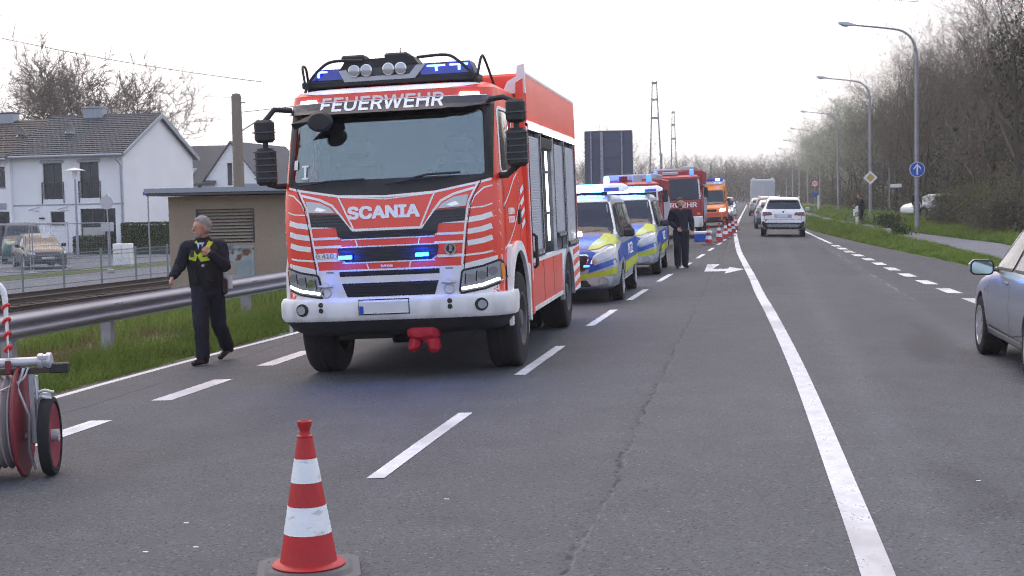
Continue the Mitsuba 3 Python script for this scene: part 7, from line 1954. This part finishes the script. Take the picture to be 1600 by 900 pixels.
def person(key, J, look, hair='grey_hair', jacket='uniform', trousers='uniform', fine=0.02, hair_cap=True, curlL=0.5, curlR=0.45, beard=False):
    """J: joints in metres, z up, the photograph's left is -x and nearer is -y; look: where the face points."""
    g = {k: np.asarray(v, float) for k, v in J.items()}
    look = np.asarray(look, float) / np.linalg.norm(look)
    up = np.array([0, 0, 1.0])
    sd = np.cross(look, up)
    h = g['head']
    F = lambda a_, b_, c_: h + look * a_ + sd * b_ + up * c_
    B = [(F(0.0, 0, 0.035), F(-0.02, 0, 0.045), 0.092, 0.094), (F(0.025, 0, -0.05), F(0.03, 0, 0.02), 0.066, 0.078), (F(0.060, 0, -0.092), F(0.035, 0, -0.07), 0.030, 0.052), (F(0.075, 0.022, 0.03), F(0.075, -0.022, 0.03), 0.024, 0.024),
         (F(0.10, 0, 0.012), F(0.118, 0, -0.022), 0.010, 0.016), (F(0.088, 0.012, -0.062), F(0.088, -0.012, -0.062), 0.014, 0.014), (F(-0.01, 0.088, 0.01), F(-0.015, 0.095, -0.03), 0.016, 0.012), (F(-0.01, -0.088, 0.01), F(-0.015, -0.095, -0.03), 0.016, 0.012),
         (g['neck'], F(-0.01, 0, -0.07), 0.062, 0.056), (g['neck'], g['chest'], 0.065, 0.12), (g['chest'], g['waist'], 0.12, 0.11), (g['waist'], (g['hipL'] + g['hipR']) / 2, 0.11, 0.12)]
    for s in 'LR':
        B += [(g['chest'], g['sh' + s], 0.10, 0.05), (g['sh' + s], g['el' + s], 0.048, 0.036), (g['el' + s], g['wr' + s], 0.036, 0.026), ((g['hipL'] + g['hipR']) / 2, g['hip' + s], 0.11, 0.08), (g['hip' + s], g['kn' + s], 0.07, 0.048), (g['kn' + s], g['an' + s], 0.046, 0.034)]
        d_ = g['ha' + s] - g['wr' + s]
        B += hand(g['wr' + s], d_, 1 if s == 'L' else -1, g.get('pn' + s, np.array([0.2, -1, 0.1])), curlL if s == 'L' else curlR)
    own(key, flesh(B, fine * (0.65 if fine < 0.022 else 0.9), 5), 'skin', True)
    # clothes
    jk = [(g['neck'] - up * 0.03, g['chest'], 0.085, 0.165, (1.16, 0.85, 1)), (g['chest'], g['waist'], 0.17, 0.158, (1.16, 0.88, 1)), (g['waist'], (g['hipL'] + g['hipR']) / 2 + up * 0.03, 0.158, 0.160, (1.12, 0.9, 1))]
    for s in 'LR':
        jk += [(g['chest'] + up * 0.06, g['sh' + s], 0.125, 0.088), (g['sh' + s], g['el' + s], 0.088, 0.070), (g['el' + s], g['wr' + s] - (g['wr' + s] - g['el' + s]) * 0.03, 0.070, 0.048)]
    part(key, 'jacket', crumple(flesh(jk, fine * (0.7 if fine < 0.022 else 1), 7), 0.009), jacket, True)
    for s in 'LR':
        part(key, 'cuff', flesh([(g['wr' + s] - (g['wr' + s] - g['el' + s]) * 0.06, g['wr' + s] + (g['ha' + s] - g['wr' + s]) * 0.12, 0.036, 0.034)], 0.02, 2), 'shirt_blue', True)
    tr = [((g['hipL'] + g['hipR']) / 2 + up * 0.06, (g['hipL'] + g['hipR']) / 2, 0.152, 0.148, (1.12, 0.9, 1))]
    for s in 'LR':
        lo_ = g['an' + s] + (g['kn' + s] - g['an' + s]) * 0.08
        tr += [((g['hipL'] + g['hipR']) / 2, g['hip' + s], 0.135, 0.112), (g['hip' + s], g['kn' + s], 0.112, 0.090), (g['kn' + s], lo_, 0.088, 0.080)]
    part(key, 'trousers', crumple(flesh(tr, fine * (0.7 if fine < 0.022 else 1), 7), 0.011, 8.0, 5), trousers, True)
    for s in 'LR':
        a_ = g['an' + s]
        t_ = g['toe' + s]
        d_ = (t_ - a_) * [1, 1, 0]
        d_ = d_ / np.linalg.norm(d_)
        part(key, 'shoe', flesh([(a_ - d_ * 0.045 - up * 0.035, a_ + up * 0.02, 0.042, 0.05), (a_ - up * 0.03, t_, 0.046, 0.036)], 0.016, 4), 'leather', True)
    if hair_cap:
        part(key, 'hair', crumple(flesh([(F(-0.012, 0, 0.056), F(-0.032, 0, 0.03), 0.093, 0.094), (F(0.05, 0.028, 0.098), F(0.05, -0.028, 0.098), 0.026, 0.026), (F(-0.04, 0.045, -0.025), F(-0.04, -0.045, -0.025), 0.050, 0.050)], 0.010, 3), 0.006, 30.0), hair, True)
    for s in (-1, 1):
        part(key, 'eye', trimesh.Trimesh(ball(F(0.092, s * 0.031, 0.008), 0.0115), trimesh.creation.icosphere(2).faces, process=False), 'leather', True)
    part(key, 'brow', cat([flesh([(F(0.093, s * 0.016, 0.032), F(0.086, s * 0.045, 0.034), 0.006, 0.005)], 0.02, 1) for s in (-1, 1)]), hair, True)
    part(key, 'mouth', flesh([(F(0.1005, 0.018, -0.064), F(0.1005, -0.018, -0.064), 0.004, 0.004)], 0.02, 1), 'wine_red', True)
    if beard:
        part(key, 'beard', flesh([(F(0.072, 0, -0.100), F(0.05, 0, -0.088), 0.028, 0.046)], 0.018, 3), hair, True)
    return g, F


W1 = math.radians(9.54)
o1 = thing('person', 'grey haired person in dark uniform and hi-vis trimmed vest walking along the road edge, one hand at the chest', 'person', M=frame(-6.70, 17.02, -0.175, W1))
labels[o1]['label'] = 'grey haired person in dark uniform and vest walking past the guardrail, hand at chest'
g, F = person(o1, dict(head=(-0.035, -0.06, 1.700), neck=(-0.03, -0.02, 1.545), chest=(-0.035, 0.0, 1.36), waist=(-0.02, 0.02, 1.10), hipL=(0.075, 0.06, 0.93), hipR=(-0.085, -0.03, 0.93), shL=(0.155, 0.09, 1.455), shR=(-0.215, -0.09, 1.455),
                       elL=(0.225, -0.02, 1.215), wrL=(0.095, -0.19, 1.375), haL=(0.035, -0.215, 1.44), elR=(-0.325, -0.06, 1.225), wrR=(-0.385, -0.17, 1.115), haR=(-0.405, -0.215, 1.06), knL=(0.09, 0.16, 0.48), anL=(0.135, 0.45, 0.16), toeL=(0.06, 0.34, 0.045),
                       knR=(-0.065, -0.15, 0.49), anR=(-0.06, -0.13, 0.085), toeR=(-0.14, -0.28, 0.04), pnL=(-0.5, 0.8, -0.2), pnR=(0.6, 0.5, 0.1)), (-0.84, -0.54, -0.04), beard=True, curlL=0.8)
vestb = [(g['neck'] - [0, 0, 0.05], g['chest'], 0.11, 0.182, (1.16, 0.92, 1)), (g['chest'], g['waist'], 0.188, 0.184, (1.17, 0.95, 1)), (g['waist'], g['waist'] - [0, 0, 0.10], 0.184, 0.178, (1.16, 0.95, 1))]
for s in 'LR':
    vestb.append((g['chest'] + [0, 0, 0.06], g['sh' + s] * 0.72 + g['neck'] * 0.28, 0.12, 0.07))
vest = crumple(flesh(vestb, 0.015, 6), 0.006, 11.0)
part(o1, 'vest', vest, 'vest_black', True)
VW = lambda n, p, m, e=0.006, th=0.0: part(o1, n, wrap(slab(p, th, 0.03) if th else p, vest, 'front', e, 0.03), m, 40)
VW('hi_vis_trim', line([(-0.085, 1.525), (-0.185, 1.44), (-0.185, 1.335), (-0.115, 1.315), (-0.10, 1.36), (-0.135, 1.41)], 0.046), 'hi_vis')
VW('hi_vis_trim', line([(0.075, 1.53), (0.035, 1.43), (-0.045, 1.355), (-0.02, 1.31), (0.07, 1.325), (0.105, 1.41)], 0.052), 'hi_vis')
VW('shirt_front', Polygon([(-0.095, 1.515), (0.005, 1.52), (-0.045, 1.40)]), 'shirt_blue', 0.007)
VW('pocket', rpoly([(-0.195, 1.03), (-0.09, 1.03), (-0.09, 1.17), (-0.195, 1.17)], 0.015), 'vest_black', 0.004, 0.04)
VW('pocket', rpoly([(0.03, 1.04), (0.13, 1.04), (0.13, 1.18), (0.03, 1.18)], 0.015), 'vest_black', 0.004, 0.035)
VW('radio', rpoly([(-0.165, 1.345), (-0.12, 1.345), (-0.12, 1.43), (-0.165, 1.43)], 0.008), 'black_plastic', 0.008, 0.03)
VW('badge', Point(-0.012, 1.235).buffer(0.018), 'alu', 0.008)
VW('reflective_strip', sbox(0.10, 1.285, 0.165, 1.30), 'reflective', 0.008)
part(o1, 'collar', flesh([(g['neck'] + [-0.03, -0.045, -0.03], g['neck'] + [0.03, -0.03, -0.03], 0.045, 0.045)], 0.02, 2), 'shirt_blue', True)
part(o1, 'tie', hull([(-0.055, -0.135, 1.50), (-0.025, -0.135, 1.50), (-0.06, -0.20, 1.40), (-0.015, -0.20, 1.40), (-0.04, -0.18, 1.45)]), 'vest_black')
part(o1, 'belt', flesh([(g['waist'] - [0, 0, 0.135], g['waist'] - [0, 0, 0.15], 0.172, 0.172, (1.14, 0.95, 0.35))], 0.02, 2), 'leather', True)
part(o1, 'holster', box(0.17, 0.235, 0.0, 0.10, 0.86, 1.06, 0.02), 'leather')
part(o1, 'papers', box(0.15, 0.29, 0.10, 0.115, 0.93, 1.09), 'sign_white', False)
part(o1, 'sleeve_stripe', flesh([(g['shR'] * 0.45 + g['elR'] * 0.55, g['shR'] * 0.435 + g['elR'] * 0.565, 0.0815, 0.0815, (1, 1, 0.4))], 0.02, 2), 'reflective', True)

o2 = thing('person', 'person in dark uniform standing on the road beside the second police van', 'person', M=frame(-1.82, 37.15, -0.055, W1))
g, F = person(o2, dict(head=(-0.01, -0.03, 1.66), neck=(0.0, 0.0, 1.50), chest=(0.0, 0.0, 1.32), waist=(0.0, 0.0, 1.08), hipL=(0.095, 0.0, 0.92), hipR=(-0.095, 0.0, 0.92), shL=(0.205, 0.02, 1.43), shR=(-0.205, 0.0, 1.43), elL=(0.28, 0.04, 1.17), wrL=(0.27, -0.08, 0.97), haL=(0.26, -0.12, 0.90),
                       elR=(-0.29, -0.02, 1.18), wrR=(-0.13, -0.17, 1.03), haR=(-0.07, -0.20, 0.98), knL=(0.10, -0.01, 0.48), anL=(0.105, 0.06, 0.09), toeL=(0.15, -0.07, 0.04), knR=(-0.10, -0.09, 0.49), anR=(-0.10, -0.04, 0.09), toeR=(-0.12, -0.19, 0.04)), (0.12, -1, -0.02), hair='brown_hair', fine=0.025, beard=True)
part(o2, 'sleeve_stripe', flesh([(g['shR'] * 0.45 + g['elR'] * 0.55, g['shR'] * 0.435 + g['elR'] * 0.565, 0.082, 0.082, (1, 1, 0.4))], 0.025, 2), 'reflective', True)
part(o2, 'belt', flesh([(g['waist'] - [0, 0, 0.10], g['waist'] - [0, 0, 0.12], 0.172, 0.172, (1.13, 0.92, 0.35))], 0.025, 2), 'leather', True)

o3 = thing('person', 'person in dark clothes standing astride the bicycle on the footpath', 'person', M=frame(6.25, 87.0, -0.12, W1))
person(o3, dict(head=(-0.08, 0, 1.68), neck=(-0.03, 0, 1.52), chest=(0.02, 0.0, 1.34), waist=(0.08, 0.0, 1.10), hipL=(0.10, -0.09, 0.95), hipR=(0.10, 0.09, 0.95), shL=(0.0, -0.19, 1.45), shR=(0.0, 0.19, 1.45), elL=(-0.10, -0.24, 1.20), wrL=(-0.34, -0.20, 1.12), haL=(-0.41, -0.19, 1.12),
                elR=(-0.10, 0.24, 1.20), wrR=(-0.34, 0.20, 1.12), haR=(-0.41, 0.19, 1.12), knL=(0.02, -0.14, 0.50), anL=(0.06, -0.16, 0.09), toeL=(-0.08, -0.17, 0.04), knR=(0.05, 0.14, 0.50), anR=(0.16, 0.16, 0.09), toeR=(0.03, 0.17, 0.04)), (-1, -0.2, 0), hair='brown_hair', fine=0.04)
bk = thing('bicycle', 'dark bicycle held by the standing cyclist on the footpath', 'bicycle', M=frame(6.25, 87.0, -0.12, W1))
for x in (-0.56, 0.54):
    k = part(bk, 'wheel', lathe([(0.318, -0.018), (0.34, -0.015), (0.345, 0), (0.34, 0.015), (0.318, 0.018), (0.318, -0.018)], (x, 0, 0.345), (0, 1, 0), 36), 'rubber', 50)
    part(k, 'spokes', cat([tube([(x, 0, 0.345), (x + 0.318 * math.cos(a_), 0, 0.345 + 0.318 * math.sin(a_))], 0.0025, 4) for a_ in np.arange(18) * 2 * np.pi / 18]), 'alu', False)
part(bk, 'bicycle_frame', cat([tube(p, 0.018, 6) for p in ([(-0.08, 0, 0.32), (0.08, 0, 0.86)], [(-0.08, 0, 0.32), (-0.42, 0, 0.72)], [(-0.40, 0, 0.80), (0.06, 0, 0.55)], [(-0.08, 0, 0.32), (0.54, 0, 0.345)], [(0.05, 0, 0.75), (0.54, 0, 0.345)], [(-0.38, 0, 0.95), (-0.56, 0, 0.345)])]), 'black_plastic', 40)
part(bk, 'saddle', hull([(0.0, -0.02, 0.90), (0.0, 0.02, 0.90), (0.26, -0.08, 0.92), (0.26, 0.08, 0.92), (0.1, 0, 0.87), (0.24, 0, 0.86)]), 'black_plastic')
part(bk, 'handlebar', tube([(-0.30, -0.28, 1.08), (-0.40, -0.12, 1.05), (-0.40, 0.12, 1.05), (-0.30, 0.28, 1.08)], 0.014), 'black_plastic')
part(bk, 'white_bag', box(-0.44, -0.30, -0.19, -0.05, 0.50, 0.92, 0.03), 'lamp_white')
o4 = thing('person', 'person in dark jacket standing beside the white car behind the arrow sign pole', 'person', M=frame(10.35, 95.2, 0.0, W1))
person(o4, dict(head=(0.0, 0, 1.70), neck=(0.0, 0, 1.54), chest=(0.0, 0.0, 1.36), waist=(0.0, 0.0, 1.10), hipL=(0.095, 0.0, 0.93), hipR=(-0.095, 0.0, 0.93), shL=(0.20, 0, 1.46), shR=(-0.20, 0, 1.46), elL=(0.27, 0.02, 1.19), wrL=(0.27, -0.04, 0.95), haL=(0.27, -0.06, 0.87),
                elR=(-0.27, 0.02, 1.19), wrR=(-0.27, -0.04, 0.95), haR=(-0.27, -0.06, 0.87), knL=(0.1, 0, 0.5), anL=(0.1, 0.03, 0.09), toeL=(0.12, -0.1, 0.04), knR=(-0.1, 0, 0.5), anR=(-0.1, 0.03, 0.09), toeR=(-0.12, -0.1, 0.04)), (-0.5, -1, 0), hair='grey_hair', fine=0.05)

# ---------------------------------------------------------------- hose reel cart at the left edge
hc = thing('hose_cart', 'two wheeled fire hose reel cart with red discs at the left edge', 'cart', M=frame(-5.20, 9.61, float(crown(-5.1)) , W1 + 0.13, 0.02))
RW = 0.285


def disc_wheel(x, r_, thick, mat_, nm, tyre):
    k = part(hc, nm, lathe([(r_ * 0.86, -thick / 2), (r_ * 0.97, -thick * 0.45), (r_, -thick * 0.2), (r_, thick * 0.2), (r_ * 0.97, thick * 0.45), (r_ * 0.86, thick / 2), (r_ * 0.84, 0), (r_ * 0.86, -thick / 2)], (x, 0, RW), (1, 0, 0), 44), 'rubber' if tyre else 'wine_red', 50)
    part(k, 'disc', lathe([(r_ * 0.87, thick * 0.30), (r_ * 0.80, thick * 0.38), (r_ * 0.45, thick * 0.10), (r_ * 0.3, thick * 0.15), (0, thick * 0.2), (0, -thick * 0.2), (r_ * 0.3, -thick * 0.15), (r_ * 0.45, -thick * 0.10), (r_ * 0.80, -thick * 0.38), (r_ * 0.87, -thick * 0.30)], (x, 0, RW), (1, 0, 0), 40), 'wine_red', 40)
    part(k, 'hub', cyl((x - thick * 0.5, 0, RW), (x + thick * 0.75, 0, RW), 0.045, None, 16), 'pale_metal', 40)
    return k


disc_wheel(0.17, 0.285, 0.085, 'wine_red', 'wheel', True)
part(hc, 'reel_flange', lathe([(0, -0.012), (0.34, -0.012), (0.40, -0.005), (0.405, 0.008), (0.395, 0.016), (0.33, 0.008), (0.22, 0.012), (0.10, 0.02), (0, 0.02)], (-0.02, 0.02, RW + 0.115), (1, 0, 0), 48), 'wine_red', 40)
part(hc, 'reel_flange', lathe([(0, -0.012), (0.40, -0.005), (0.405, 0.008), (0, 0.02)], (-0.80, 0.02, RW + 0.115), (1, 0, 0), 48), 'wine_red', 40)
hosep = []
for k in range(15):
    hosep += [(0.30 + 0.012 * (k % 2), -0.775 + 0.05 * k), (0.335 + 0.006 * (k % 3), -0.75 + 0.05 * k)]
part(hc, 'rolled_hose', lathe([(0, -0.79)] + hosep + [(0.30, -0.03), (0, -0.03)], (0, 0.02, RW + 0.115), (1, 0, 0), 40), 'reel_canvas', 40)
disc_wheel(-1.0, 0.285, 0.085, 'wine_red', 'wheel', True)
part(hc, 'axle', cyl((-1.05, 0, RW), (0.2, 0, RW), 0.025), 'steel')
for x in (0.065, -0.9):
    part(hc, 'side_frame', cat([box(x - 0.022, x + 0.022, -0.03, 0.03, RW - 0.05, 0.75, 0.006), box(x - 0.03, x + 0.03, 0.05, 0.09, RW, 0.72, 0.006), tube([(x + 0.03, -0.04, 0.72), (x + 0.045, -0.06, 0.5), (x + 0.03, -0.05, 0.36)], 0.010)]), 'pale_metal', 30)
part(hc, 'side_frame', cat([tube([(0.03, -0.07, 0.79), (-0.02, -0.10, 0.66), (0.05, -0.09, 0.45), (0.035, -0.08, 0.20), (0.07, -0.07, 0.05)], 0.011)]), 'pale_metal', 40)
part(hc, 'top_tube', cyl((-1.4, -0.02, 0.83), (0.13, -0.02, 0.83), 0.034, None, 20), 'pale_metal', 40)
k = part(hc, 'tube_coupling', lathe([(0, 0), (0.05, 0), (0.058, 0.01), (0.058, 0.035), (0.05, 0.04), (0.05, 0.06), (0.06, 0.065), (0.06, 0.095), (0.045, 0.10), (0, 0.10)], (0.12, -0.02, 0.83), (1, 0, 0), 20), 'pale_metal', 30)
part(k, 'lugs', cat([box(0.13, 0.20, -0.02 + 0.058 * math.cos(a_) - 0.012, -0.02 + 0.058 * math.cos(a_) + 0.012, 0.83 + 0.058 * math.sin(a_) - 0.012, 0.83 + 0.058 * math.sin(a_) + 0.012) for a_ in (0.5, 2.6, 4.7)]), 'pale_metal', False)
part(hc, 'wooden_rail', box(-1.4, 0.33, -0.05, 0.02, 0.745, 0.785, 0.005), 'sleeper', False)
part(hc, 'rail_end', box(0.20, 0.335, -0.055, 0.025, 0.74, 0.81, 0.008), 'black_plastic', False)
part(hc, 'crank', cat([tube([(0.09, -0.03, 0.60), (0.16, -0.04, 0.62), (0.22, -0.03, 0.60)], 0.012), cyl((0.08, 0.0, 0.57), (0.19, 0.0, 0.57), 0.035), tube([(0.10, -0.05, 0.54), (0.15, -0.09, 0.58), (0.20, -0.05, 0.56)], 0.014)]), 'pale_metal', 40)
hb_ = np.vstack([bez([(-0.55, 0.0, 1.40), (-0.18, 0, 1.405), (-0.10, 0, 1.36), (-0.085, 0, 1.28)], 6), [(-0.085, 0, 0.83)]])
part(hc, 'guide_bar', tube(hb_, 0.021, 12), 'sign_white', 60)
rings = []
for z in (0.93, 1.03, 1.13, 1.23):
    a_ = np.linspace(0, 2 * np.pi, 17)
    rings.append(tube(np.stack([-0.085 + 0.0215 * np.cos(a_), 0.0215 * np.sin(a_), z + 0.018 * np.cos(a_ + 0.6)], 1), 0.013, 6))
parts(hc, 'red_stripe', rings, 'sign_red', 40)
part(hc, 'hook', box(-0.10, -0.06, -0.075, -0.05, 0.75, 0.85, 0.006), 'wine_red', False)
part(hc, 'chain', tube(bez([(0.06, -0.06, 0.79), (0.0, -0.12, 0.7), (-0.25, -0.36, 0.62), (-0.5, -0.38, 0.68)], 6), 0.007, 5), 'pale_metal', 40)
# litter
lt = thing('paper_scraps', 'small white paper scraps lying on the asphalt left of the big cone', 'litter', kind='stuff')
own(lt, cat([box(x, x + 0.028, y, y + 0.012, float(crown(x)) + 0.002, float(crown(x)) + 0.006) for x, y in ((-3.35, 8.0), (-3.05, 7.4), (-3.3, 7.3), (-1.9, 8.6), (1.35, 9.2), (2.3, 7.9))]), 'sign_white', False)
